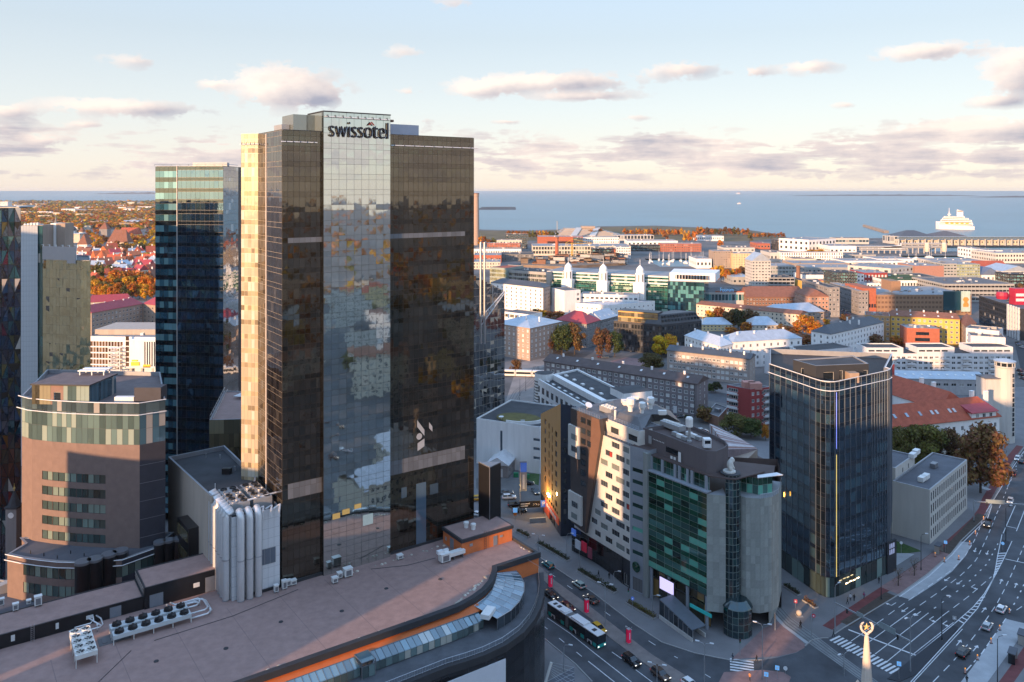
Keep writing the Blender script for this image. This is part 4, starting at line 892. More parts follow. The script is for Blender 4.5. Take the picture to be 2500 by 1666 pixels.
def pipes(label,loc,rz,runs,r=.16):
 t=thing('pipe_run',label,'pipes',loc,rz);t.location.z=Z22
 for ps in runs:MB().tube(ps,r,7).build('pipe',M('pipe_silver',(.62,.63,.64),.35,metal=.4),t,smooth=True)
 return t
q=W(276.7,1577,Z22)+U*12.8
pipes('looped white insulated pipes feeding the twin cooling units',q,RZU,[[(.3,1.0,1.2),(3.2,1.0,1.2),(4.0,1.6,1.2),(4.0,5.0,1.2),(3.2,6.2,1.2),(-1.0,6.2,1.2),(-1.6,7.6,1.2)],[(.3,4.0,1.0),(2.4,4.0,1.0),(3.0,4.6,1.0),(3.0,5.0,1.0),(2.4,5.5,1.0),(-1.6,5.5,1.0),(-2.3,7.6,1.0)],[(.3,.4,.6),(3.6,.4,.6),(4.6,1.4,.6),(4.6,5.6,.6),(4.2,6.8,.6),(0,6.8,.6),(-.6,7.6,.6)],[(4.3,1.2,0),(4.3,1.2,1.2)],[(3.4,5.6,0),(3.4,5.6,1.2)]])
q=W(236.5,1560,Z22);pipes('white pipes rising from the ten fan cooling unit',q,RZU,[[(-3.2,.8,1.6),(.6,.8,1.6),(1.2,1.6,1.6),(1.2,4.0,1.6),(.6,5.4,1.7)],[(-3.2,3.6,1.4),(-.6,3.6,1.4),(0,4.2,1.6),(0,5.4,2)],[(1.0,2.0,1.2),(-.8,4.8,1.9)],[(.4,2.6,0),(.4,2.6,1.6)]],.13)
q=W(243,1580,Z22);m=MB().box(0,5.2,0,3.4,0,.06);m.box(.6,1.4,.6,2.6,.06,.14);tag(m.build('roof_mat',M('roof_grey'),None,(*q,Z22),RZU),'grey square service mat on gravel between the cooling units','mat')
def unit(px,py,w,d,h,label,mat=None,legs=True,name='air_handler',cap=True,rz=RZU,z=Z22):
 t=thing(name,label,'vent',W(px,py,z),rz);t.location.z=z;MB().box(-w/2,w/2,-d/2,d/2,.3,h).build('casing',mat or M('vent_white'),t)
 MB().box(-w/2-.08,w/2+.08,-d/2-.08,d/2+.08,h,h+.12).build('lid',M('vent_white') if cap else M('vent'),t)
 for x in (-1,1):MB().box(x*w*.4-.06,x*w*.4+.06,-d*.45,d*.45,0,.3).build('leg',M('grey_metal'),t)
 MB().box(-w*.35,w*.35,-d/2-.03,-d/2,.45,h*.85).build('grille',M('grey_metal'),t)
 return t
for q in ((674,1447,.8,.8,1.5,'narrow white roof vent, first of the cluster by the tower foot'),(694,1439,.9,.9,1.8,'tallest white vent of the cluster by the tower foot'),(704,1432,.9,.7,1.3,'small white vent squeezed between two vents by the tower foot'),(716,1429,1.1,.9,1.1,'boxy grey vent at the end of the tower foot cluster'),
  (817,1424,1.1,1.0,1.2,'squat round topped vent on gravel before the mirror front'),(829,1413,.9,.9,1.3,'slim white vent next to the large box vent'),(849,1408,1.7,1.3,1.8,'largest white box vent by the mirror front of the tower'),(976,1366,1.2,1.0,1.0,'lone mushroom vent near the black tower wall')):unit(*q)
for q in ((93,1480,1.2,.9,1.9,'white upright vent at the back of the low roof room'),(38,1492,.9,.7,1.4,'small white vent on the low roof room'),(70,1477,.7,.7,.9,'short grey vent beside the white upright vent'),(3,1480,.9,.7,1.4,'white vent cut off by the picture edge on low roof room')):unit(*q,z=24.4)
t=unit(1085,1372,2.2,1.6,1.9,'white air handling unit with duct trunk before the orange stair house');MB().box(.9,5.0,-.7,.7,.9,1.7).build('duct_trunk',M('vent_white'),t);
for x in (2.2,4.4):MB().box(x,x+.1,-.7,.7,0,.9).build('leg',M('grey_metal'),t)
m=MB().box(-1.6,-.2,-.2,.8,1.9,2.6);m.box(.1,1.2,.2,.8,1.9,2.5);m.build('condenser',M('white_metal'),t)
# eight black vent drums behind the roof rooms
for i,(x,y,r) in enumerate(((680,585,1.55),(780,560,1.5),(895,520,1.5),(990,490,1.5),(1310,415,1.25),(1385,400,1.15),(1465,385,1.15),(1540,375,1.3))):
 p=W(*c('L3',x,y-30),22.5);t=thing('vent_drum','black cylindrical vent drum standing in the row of eight behind the gravel roof rooms','vent',p,0,'black vent drums');t.location.z=21.3
 MB().lathe([(r,-21),(r,5.0),(r*.97,5.05)],20).build('drum',BLK,t,smooth=False);MB().lathe([(r*.94,5.05),(r*.9,4.8),(0,4.85)],20).build('lid',M('drum_lid',(.16,.18,.22),.5),t);MB().lathe([(r*1.03,4.6),(r*1.03,5.12),(r*.95,5.12)],20).build('rim',M('grey_metal'),t)
# ------------------------------------------------------------------ brown round office block at the left
def brown_block():
 fr=[Vector((-112.3,182.4)),Vector((-108.5,180.0)),Vector((-103,178.4)),Vector((-97,177.2)),Vector((-90,176.3)),Vector((-82.3,176.0))];Rt=Vector((-78.0,179.2));Bk=[Vector((-91,206)),Vector((-122,209))]
 t=thing('office_block','brown brick office block with curved front and glazed top floors','building',fr[0]);L=lambda p:p-fr[0];BR=M('brick_mauve',(.205,.145,.125),.9,var=.10,bump=.3,bscale=5);DK=M('panel_slate',(.045,.045,.058),.5,var=.12)
 zb,zt,z0=47.6,56.9,10
 strips=[25.6+3.32*k for k in range(5)]
 # front: five curved ribbon windows
 for i in range(5):
  a,b=fr[i],fr[i+1];ln=(b-a).length;n=max(2,int(ln/1.25));ws=[]
  if i>=1 and i<4 or i==1:ws=[(ln*k/n+.0,z,ln/n,1.95) for z in strips for k in range(n)] if i!=4 else []
  if i==4:ws=[]
  if i==1:ws=[w_ for w_ in ws if w_[0]>ln*.45]
  facade(t,L(a),L(b),z0,zb,ws,BR,GL('glass_office',(.05,.075,.07),1.9,(.8,1,.95),light=(.20,.26,.22),plight=.35),FD,True,.15,1,.06)
 facade(t,L(fr[5]),L(Rt),z0,zb,[],DK);facade(t,L(Rt),L(Bk[0]),z0,zb,[],DK);facade(t,L(Bk[0]),L(Bk[1]),z0,zb,[],DK);facade(t,L(Bk[1]),L(fr[0]),z0,zb,[],BR)
 m=MB()
 for k in range(9):a,b=L(fr[5]),L(Rt);z=z0+4*k+1;m.quad((a.x+.01,a.y-.02,z),(b.x+.01,b.y-.02,z),(b.x+.01,b.y-.02,z+.1),(a.x+.01,a.y-.02,z+.1))
 m.build('panel_joint',M('grey_metal'),t,kind='stuff')
 GT=GL('glass_top',(.10,.15,.14),1.9,(.8,1,.96),light=(.30,.36,.31),plight=.35,wav=.006);loop=fr+[Rt]
 for a,b in zip(loop,loop[1:]):
  n=max(2,round((b-a).length/1.35));aa,bb=L(a),L(b)
  curtain(t,aa,bb,zb,zt-2.4,n,3.45,3.45,GT if b is not Rt else GL('glass_blueish',(.05,.10,.13),2.2,(.7,.9,1),plight=.1),GT,MULG,ind=60,gap=.07);curtain(t,aa,bb,zt-2.4,zt,n,2.4,2.4,GL('glass_parapet',(.06,.085,.09),2.0,(.8,.95,1),plight=.05),GT,MULG,gap=.06,ind=20)
 m=MB()
 for a,b in ((Rt,Bk[0]),(Bk[0],Bk[1]),(Bk[1],fr[0])):p,q=L(a),L(b);m.quad((p.x,p.y,zb),(q.x,q.y,zb),(q.x,q.y,zt),(p.x,p.y,zt))
 m.build('upper_wall',DK,t);poly=[L(p) for p in fr+[Rt]+Bk];flat_roof(t,poly,zt,M('roof_mauve',(.16,.125,.12),.85,var=.15),MT['cap'],1.0,.3)
 rl=M('white_metal')
 for z,o_ in ((zt+.15,.75),(zt-2.4,1.1)):
  ps=[]
  for i,p in enumerate(loop):e=(loop[min(i+1,6)]-loop[max(i-1,0)]).normalized();q=L(p)+Vector((e.y,-e.x))*o_;ps.append((q.x,q.y,z))
  MB().tube(ps,.10,5).build('light_rail',rl,t)
 # penthouse
 zp=55.9;za=60.2;a,b,d,e=(K('L2',235,182,za),K('L2',657,190,za),K('L2',855,108,za),K('L2',470,100,za));ph=ob('penthouse',None,t);pl=[L(p) for p in (a,b,d,e)]
 mid=pl[0].lerp(pl[1],.33);mid2=pl[0].lerp(pl[1],.55)
 curtain(ph,pl[0],mid,zp,za,5,4.3,4.3,GL('glass_amber'),GT,MULB,ind=20);curtain(ph,mid2,pl[1],zp,za,6,4.3,4.3,GT,GT,MULB,ind=20);curtain(ph,pl[1],pl[2],zp,za,12,4.3,4.3,GL('glass_blueish'),GT,MULB,ind=20)
 facade(ph,mid,mid2,zp,za,[(.7,zp+.9,1.6,1.9)],M('panel_copper',(.24,.15,.12),.7),GLD,FW,True,cols=1);facade(ph,pl[2],pl[3],zp,za,[],BR);facade(ph,pl[3],pl[0],zp,za,[],BR)
 MB().prism(inset(pl,-.25),za,za+.3,0,1).build('roof',[FD,M('roof_mauve')],ph)
 c0=(pl[0]+pl[1]+pl[2]+pl[3])/4+Vector((2,3));
 for k in range(2):MB().box(-3.2,3.2,k*2.2,k*2.2+1.4,.9,1.15).build('skylight_slab',M('white_metal'),ph,(c0.x,c0.y,za+.3))
 for x in (-2.8,0,2.8):m=MB().box(x-.12,x+.12,.2,.5,0,.9);m.box(x-.12,x+.12,2.9,3.2,0,.9);m.build('leg',M('white_metal'),ph,(c0.x,c0.y,za+.3))
 p=L(Rt)+Vector((-4.4,1));MB().box(-3,3,-.2,3,zp,zt+2.4).build('roof_shed',DK,t,p);p=L(Rt)+Vector((-10,2));MB().box(-2.2,2.2,-.6,.6,zp,zp+1.1).build('planter',M('plaster_white'),t,p)
brown_block()
def low_wing():
 Z=25.0;fr=pts('L3',(60,345),(190,372),(330,392),(480,408),(640,412),(800,406),(1000,392),(1262,298),z=Z);bk=[Vector((-78,184)),Vector((-117,184)),K('L3',205,258,Z)]
 t=thing('low_wing','curved low wing with ribbon windows in front of the brown round block','building',fr[0]);L=lambda p:p-fr[0];BR=M('brick_mauve');GO=GL('glass_office')
 for i,(a,b) in enumerate(zip(fr,fr[1:])):
  ln=(b-a).length;n=max(1,round(ln/1.4));ws=[(ln*k/n,z,ln/n,2.3) for z in (21.2,17.4,13.6) for k in range(n)] if i>0 else []
  facade(t,L(a),L(b),0,Z-.02,ws,BR if i<6 else M('panel_slate'),GO,FD,True,.15,1,.06)
 ring=fr+[bk[0],Vector((-112,181)),bk[2]];flat_roof(t,[L(p) for p in ring],Z,M('roof_slate',(.10,.105,.12),.85,var=.15,scale=.3),MT['cap'],.25,.5)
 facade(t,L(fr[-1]),L(bk[0]),0,Z,[],M('panel_slate'));facade(t,L(bk[2]),L(fr[0]),0,Z,[],BR)
 for dz,o_ in ((.1,.5),(-1.0,.7)):
  m=MB();ps=[]
  for i,p in enumerate(fr):e=(fr[min(i+1,7)]-fr[max(i-1,0)]).normalized();q=L(p)+Vector((e.y,-e.x))*o_;ps.append((q.x,q.y,Z+dz))
  m.tube(ps,.10,5);m.build('light_rail',M('white_metal'),t)
 for k in range(8):p=L(K('L3',250+k*110,335+(k % 3)*20,Z));MB().tube([(0,0,0),(0,0,.7)],.1,5).build('vent_pipe',FD,t,(p.x,p.y,Z-.25))
 Z2=16;pl=[K('L3',*p,Z2) for p in ((-120,1000),(300,900),(520,660),(330,610),(60,560),(-120,540))];f=thing('flat_annex','low grey roofed annex at the foot of the curved wing','building',pl[0]);P=[p-pl[0] for p in pl]
 for a,b in zip(P,P[1:]+P[:1]):facade(f,a,b,0,Z2,[],M('panel_slate'))
 flat_roof(f,P,Z2,M('roof_slate'),MT['cap'],.3);p=K('L3',45,640,Z2)-pl[0];m=MB().box(-1.6,1.6,-1,1,0,1.6);m.prism([(-1.6,-1),(1.6,-1),(1.6,1),(-1.6,1)],1.6,[1.6,2.3,2.3,1.6]);m.build('roof_hood',M('vent'),f,(p.x,p.y,Z2-.3),RZU)
 # slim clock turret of an old house behind
 p=K('L2',105,1310,20);q=thing('clock_turret','small grey clock turret with pointed cap and gilded finial','turret',p);MB().box(-1.3,1.3,-1.3,1.3,0,27.5).build('shaft',M('plaster_grey'),q);m=MB().box(-1.5,1.5,-1.5,1.5,27.5,28);m.lathe([(1.5,28),(.9,29.6),(.35,31),(.25,31.4)],8);m.build('cap_roof',M('roof_dark'),q);MB().lathe([(.08,31.4),(.3,32),(.08,32.5),(.05,33.2)],8).build('finial',M('gold_paint',(.5,.36,.12),.4,metal=.6),q);m=MB().lathe([(.7,0),(.7,.08)],14);o=m.build('clock_face',M('plaster_white'),q,(0,-1.3,26));o.rotation_euler=(R(90),0,0)
low_wing()
# ------------------------------------------------------------------ left edge towers
def triangle_tower():
 A,B=at(-60,200),at(51,203);B2=B+Vector((-16.5,24));Zt=Zat(508,202);t=thing('mosaic_tower','tower clad in multicoloured triangular glass panes at the picture edge','tower',A);L=lambda p:p-A
 cols=[GL('mosaic_%d' % i,tuple(v*.6 for v in cc),2.3,tt,wav=.02,plight=.03) for i,(cc,tt) in enumerate((((.012,.035,.085),(.5,.75,1)),((.010,.014,.035),(.7,.8,1)),((.09,.015,.035),(1,.6,.75)),((.012,.05,.075),(.6,1,1)),((.07,.065,.03),(1,.95,.6)),((.03,.035,.05),(.9,.95,1)),((.010,.012,.022),(.6,.7,1)),((.010,.018,.04),(.6,.8,1))))]
 for a,b,nc in ((A,B,7),(B,B2,13)):
  p,q=L(a),L(b);d=q-p;ln=d.length;rz=math.atan2(d.y,d.x);w=ln/nc;m=MB().quad((0,.05,0),(ln,.05,0),(ln,.05,Zt),(0,.05,Zt));bk=m.build('mullion_wall',MULB,t,p,rz);nr=int((Zt)/3.6);rest={};tri={}
  for j in range(nr):
   z0,z1=Zt-(j+1)*3.6,Zt-j*3.6
   for i in range(nc):
    x0,x1=i*w+.06,(i+1)*w-.06;fl=(i+j) % 2;k=random.random()
    for h in range(2):
     ps=((x0,z0+.06),(x1,z0+.06),(x0,z1-.1)) if (h==0)==(fl==0) and h==0 else None
     if fl==0:ps=((x0,z0+.05),(x1-.08,z0+.05),(x0,z1-.12)) if h==0 else ((x1,z0+.12),(x1,z1-.05),(x0+.08,z1-.05))
     else:ps=((x0+.08,z0+.05),(x1,z0+.05),(x1,z1-.12)) if h==0 else ((x0,z0+.12),(x1-.08,z1-.05),(x0,z1-.05))
     mm=random.choice(cols if random.random()<.35 else cols[:2]+cols[3:4]+cols[6:]);ty=random.gauss(0,.03)
     if a is A and i>3 and len(tri)>=0 and j<30:
      key=(fl,h,mm.name)
      if key not in tri:g=MB().ngon([(x-x0,0,z-z0) for x,z in ps]);tri[key]=g.mesh('triangle_pane',mm)
      pt=p+d.normalized()*x0;o=ob('triangle_pane',tri[key],t,(pt.x,pt.y,z0),rz);o.rotation_euler=(random.gauss(0,.012),0,rz+random.gauss(0,.012))
     else:rest.setdefault(mm.name,(MB(),mm))[0].ngon([(x,ty*(x-x0)/w,z) for x,z in ps])
  for g,mm in rest.values():g.build('triangle_pane',mm,t,p,rz,'stuff')
 pl=[L(A),L(B),L(B2),L(A)+Vector((0,24))];flat_roof(t,pl,Zt+.3,M('roof_dark'),MT['cap_white'],.5)
triangle_tower()
def white_slab():
 Y=300.0;A,B=at(50,Y),at(92,Y+1.5);Zt=Zat(552,Y);t=thing('panel_tower','narrow blank tower clad in pale white panels beside the mosaic tower','tower',A);WP=M('panel_pale',(.50,.53,.55),.5,var=.05);L=lambda p:p-A;B2=B+Vector((-8.8,14))
 curtain(t,L(A),L(B),0,Zt,6,1.9,1.9,WP,WP,M('panel_joint'),ind=240,wname='panel',tilt=.0006);facade(t,L(B),L(B2),0,Zt,[],WP);facade(t,L(B2),L(A)+Vector((0,14)),0,Zt,[],WP);facade(t,L(A)+Vector((0,14)),L(A),0,Zt,[],WP);flat_roof(t,[L(A),L(B),L(B2),L(A)+Vector((0,14))],Zt+.2,M('roof_grey'),MT['cap_white'])
 for k in range(5):MB().box(k*1.2,k*1.2+.6,2,3,Zt-.3,Zt+random.uniform(.6,1.3)).build('roof_unit',M('vent_white'),t)
 # reflecting glass block next to it, with a blank hoarding on its roof
 GR=GL('glass_green_mirror',(.02,.028,.022),5.5,(.95,1.0,.70),wav=.02,light=(.05,.06,.04),plight=.08);A2,B3=at(92.5,Y+2),at(221,Y-6);Z2=Zat(634,Y);g=thing('mirror_block','green tinted mirror glass block reflecting yellow trees, blank hoarding on top','building',A2);LL=lambda p:p-A2;mid=A2.lerp(B3,.095)
 curtain(g,LL(A2),LL(mid),0,Zat(552,Y),2,3.5,3.5,GL('glass_teal',(.015,.05,.055),2.2,(.6,1,.95),plight=.05),GR,MULB);curtain(g,LL(mid),LL(B3),0,Z2,14,3.5,3.5,GR,GR,MULG,gap=.03,tilt=.008,ind=290)
 B4=B3+Vector((-12,22));facade(g,LL(B3),LL(B4),0,Z2,[],M('dark_panel'));flat_roof(g,[LL(mid),LL(B3),LL(B4),LL(mid)+Vector((-12,22))],Z2+.2,M('roof_grey'),MT['cap']);m=MB();q0,q1=LL(A2),LL(mid);m.prism([q0+Vector((0,.06)),q1+Vector((0,.06)),q1+Vector((0,12)),q0+Vector((0,12))],0,Zat(552,Y)+.2);m.build('stair_core',M('plaster_tan'),g)
 hb=ob('hoarding',None,g);p0,p1=LL(A2.lerp(B3,.10)),LL(A2.lerp(B3,.73));z0,z1=Zat(637,Y)+.4,Zat(602,Y);d=p1-p0;m=MB().box(0,d.length,-.3,0,z0,z1);m.box(d.length*.74,d.length*1.0,-.28,0,z0-1.1,z0);m.build('board',M('hoarding_grey',(.36,.34,.34),.7,var=.03),hb,p0,math.atan2(d.y,d.x))
 m=MB()
 for k in range(6):x=d.length*k/5;m.box(x-.1,x+.1,0,.2,z0-1.5,z1+.7);m.tube([(x,-.8,z1+.6),(x,.1,z1+.6)],.05,4)
 m.build('hoarding_frame',M('frame_white'),hb,p0,math.atan2(d.y,d.x));p=LL(A2.lerp(B3,.21));
 for k,(w,h) in enumerate(((3.4,12),(2.2,10))):MB().box(-w/2,w/2,8,14,Z2,Zat(548,Y)).build('chimney_stack',M('plaster_tan') if k==0 else M('plaster_white'),g,(p.x-k*2.9,p.y,0))
white_slab()
# ------------------------------------------------------------------ glass block with roof truss, right of the hotel
def truss_block():
 A,B=Vector((-27,322)),Vector((-3.2,345));za,zb=76.0,60.0;t=thing('truss_building','dark glass building with sloping top, white roof truss and twin masts','building',A);L=lambda p:p-A;d=B-A;ln=d.length;rz=math.atan2(d.y,d.x)
 GT=GL('glass_slope',(.02,.024,.028),2.6,(.95,.97,1),wav=.02,light=(.06,.06,.06),plight=.06);MB().ngon([(0,.03,0),(ln,.03,0),(ln,.03,zb),(0,.03,za)]).build('mullion_wall',MULW,t,(0,0,0),rz);nc,fh=16,3.3;cw=ln/nc;rest=MB();n=0;cache={}
 for j in range(int(za/fh)+1):
  for i in range(nc):
   x0,x1=i*cw+.05,(i+1)*cw-.05;z0,z1=j*fh+.06,(j+1)*fh-.06;lim=za+(zb-za)*x1/ln
   if z0>lim:continue
   z1=min(z1,lim);tl=random.gauss(0,.008)
   if i>=7 and z1-z0>3 and n<170:
    if 'a' not in cache:g=MB().quad((0,0,0),(x1-x0,0,0),(x1-x0,0,z1-z0),(0,0,z1-z0));cache['a']=g.mesh('pane',GT)
    p=Vector((math.cos(rz),math.sin(rz)))*x0;o=ob('pane',cache['a'],t,(p.x,p.y,z0),rz);o.rotation_euler=(tl,0,rz+random.gauss(0,.006));n+=1
   else:rest.quad((x0,-.01,z0),(x1,-.01+tl,z0),(x1,tl,z1),(x0,0,z1))
 rest.build('pane',GT,t,(0,0,0),rz,'stuff');C_=B+Vector((-4,26));D=A+Vector((-12,26));m=MB()
 for p,q,z1,z2 in ((B,C_,zb,zb-2),(C_,D,zb-2,za-2),(D,A,za-2,za)):p,q=L(p),L(q);m.quad((p.x,p.y,0),(q.x,q.y,0),(q.x,q.y,z2),(p.x,p.y,z1))
 P=[L(p) for p in (A,B,C_,D)];m.ngon([(p.x,p.y,z) for p,z in zip(P,(za-.3,zb-.3,zb-2.2,za-2.2))]);m.build('roof',M('roof_dark'),t)
 WM=M('truss_white',(.60,.60,.60),.4,metal=.3);tr=ob('roof_truss',None,t);Y=331;p0=Vector((*at(1173,Y),Zat(797,Y)))-Vector((*A,0));p1=Vector((*at(1232,Y+8),Zat(716,Y+8)))-Vector((*A,0));off=Vector((0,-.2,3.4));m=MB()
 m.tube([p0,p1],.22,6);m.tube([p0+off,p1+off*.3],.22,6);m.build('chord',WM,tr);n=9
 for k in range(n):
  a=p0.lerp(p1,k/n);b=p0.lerp(p1,(k+1)/n);oa,ob_=off*(1-.7*k/n),off*(1-.7*(k+1)/n);m=MB().tube([a,b+ob_],.11,5);m.tube([b,b+ob_],.1,5);m.build('web_bar',WM,tr)
 for px,yt in ((1173.5,592),(1183,592)):q=Vector((*at(px,Y),0))-Vector((*A,0));MB().tube([(q.x,q.y,40),(q.x,q.y,Zat(yt,Y))],.42,8).build('mast',M('steel'),t)
 q=Vector((*at(1203,Y+4),0))-Vector((*A,0));MB().tube([(q.x,q.y,55),(q.x,q.y,Zat(694,Y))],.14,6).build('post',WM,t)
 # foot of the building below it
truss_block()
# ------------------------------------------------------------------ white theatre-like block with turf roof, shed, car park things
def turf_block():
 Z=17.2;A,B=W(1197.6,1026,Z),W(1318,1043,Z);n=Vector((-(B-A).y,(B-A).x)).normalized();A0=A-(B-A).normalized()*6;C_,D=B+n*30,A0+n*30;t=thing('turf_roof_block','plain white block with turf covered roof and one tall slit window','building',A0);L=lambda p:p-A0;ln=(B-A0).length;WP=M('plaster_white')
 facade(t,L(A0),L(B),0,Z,[(6+.20*(ln-6),5.2,.95,8.6),(ln-2.6,11.9,2.6,.95),(ln-2.6,8.6,2.6,.95),(ln-2.6,5.2,2.6,.95)],WP,GL('glass_stair'),FD,True,cols=3,rows=1)
 for a,b in ((B,C_),(C_,D),(D,A0)):facade(t,L(a),L(b),0,Z,[],WP)
 flat_roof(t,[L(p) for p in (A0,B,C_,D)],Z,M('roof_dark'),MT['cap_white'],.5,.3);u=(B-A).normalized();c0=L(A)+u*8+n*8
 ps=[c0+u*(9*math.cos(a))+n*(6.5*math.sin(a)) for a in [2*math.pi*k/24 for k in range(24)]];MB().prism(ps,Z-.45,Z-.2).build('turf',M('turf',(.12,.105,.035),.95,var=.3,scale=.5,bump=.5),t)
 arc=[c0+u*(10*math.cos(a))+n*(7.5*math.sin(a)) for a in [R(-100)+R(110)*k/12 for k in range(13)]];m=MB();s=strip_pts(arc,.35)
 for a,b in zip(s,s[1:]):m.prism([a[1],b[1],b[0],a[0]],Z-.5,Z+.7)
 m.build('curved_parapet',WP,t);p=L(A)+u*3+n*3;m=MB().tube([(0,0,0),(0,0,1)],.08,6);m.lathe([(.05,1.0),(.9,1.25),(1.0,1.5)],14);o=m.build('dish_antenna',M('white_metal'),t,(p.x,p.y,Z-.5))
 p=L(A)+u*12+n*3;MB().box(-.8,.8,-.5,.5,0,1.2).build('roof_unit',M('vent'),t,(p.x,p.y,Z-.5))
 A,B=K('M1',30,1100),K('M1',205,1118);n=Vector((-(B-A).y,(B-A).x)).normalized();s=thing('shed','small grey gabled shed with white metal roof beside the white block','shed',A);LL=lambda p:p-A;C_,D=B+n*14,A+n*14
 ln=(B-A).length;facade(s,LL(A),LL(B),0,4.6,[(ln*.45,.1,2.4,3.0),(ln*.12,2.2,1,1)],M('plaster_grey'),M('door_white',(.6,.6,.6)),FW,True,cols=1)
 facade(s,LL(B),LL(C_),0,4.6,[(2,1.5,1.2,1.4),(6,1.5,1.2,1.4)],M('plaster_grey'),None,FW,True)
 facade(s,LL(C_),LL(D),0,4.6,[],M('plaster_grey'));facade(s,LL(D),LL(A),0,4.6,[],M('plaster_grey'));P=[LL(p) for p in (A,B,C_,D)];pitched(s,P,4.6,2.6,M('roof_white',(.6,.61,.62),.5),0,.4,1.0)
 MB().ngon([(0,0,4.6),(ln,0,4.6),(ln/2,0,7.1)]).build('gable',M('plaster_grey'),s,(0,0,0),math.atan2((B-A).y,(B-A).x))
turf_block()
# ------------------------------------------------------------------ ochre office block
def ochre_block():
 A,C_,B=Vector((9.5,263)),Vector((14.6,239)),Vector((19.4,240.0));D=A+(B-C_)*2.0+Vector((3,0));t=thing('ochre_block','narrow ochre office block with navy side and slanted top','building',A);L=lambda p:p-A;OC=M('ochre_panel',(.50,.27,.10),.7,var=.06,streak=True);NV=M('navy_panel',(.028,.038,.06),.5,var=.12)
 ln=(C_-A).length;ws=[]
 for k in range(9):
  z=6.9+3.05*k;xs=[(5.0,1.9,1.7),(10.3,1.0,2.2),(14.2,1.0,2.2),(18.3,2.2,1.8)]
  for i,(x,w,h) in enumerate(xs):
   if z+h<30+9.5*x/ln-1.2 and not (k==0 and i==0):ws.append((x,z,w,h))
 ws+=[(3.2+2.4*k,5.0,1.9,1.1) for k in range(8)]+[(6,29.6,1.6,.7)]
 facade(t,L(A),L(C_),4.2,30,ws,OC,GLD,FD,True,.22,2,.06,z1b=39.8)
 facade(t,L(C_),L(B),0,39.8,[(.9,3.5+3.05*k,.9,1.6) for k in range(9)],NV,GLD,FD,True,.15,1,.06,z1b=38.7);facade(t,L(B),L(D),0,38.7,[],NV,z1b=29);facade(t,L(D),L(A),0,29,[],NV,z1b=30);facade(t,L(A),L(C_),0,4.2,[(1+4*k,.2,3.4,3.4) for k in range(5)],NV,GLD,FD,True)
 P=[L(p) for p in (A,C_,B,D)];MB().ngon([(p.x,p.y,z) for p,z in zip(P,(29.9,39.7,38.6,28.9))]).build('roof',M('roof_dark'),t)
 d=C_-A;rz=math.atan2(d.y,d.x);m=MB().box(7,23,-.35,-.05,2.7,4.7);sg=m.build('shop_sign',M('sign_orange',(.65,.10,.05),.5,emit=((.9,.16,.06),.05)),t,(0,0,0),rz);MB().box(5,12,-.3,-.05,.2,2.4).build('shop_banner',M('sign_orange'),t,(0,0,0),rz)
 for k in range(5):MB().box(9+2.4*k,10.8+2.4*k,-.39,-.36,3.2,4.2).build('sign_stroke',M('billboard_white'),sg)
 m=MB().box(10.5,11.3,-.7,-.05,7.6,7.9);m.box(12,12.8,-.7,-.05,7.3,7.6);lf=m.build('floodlight',M('lamp_warm',(1,.8,.5),.4,emit=((1,.72,.36),6)),t,(0,0,0),rz)
 li=bpy.data.lights.new('floodlight','POINT');li.energy=900;li.color=(1,.62,.22);li.shadow_soft_size=.4;lo=bpy.data.objects.new('floodlight_lamp',li);COL.objects.link(lo);lo.parent=t;u=d.normalized();nn=Vector((u.y,-u.x));p=u*10+nn*2.4;lo.location=(p.x,p.y,7.0)
ochre_block()
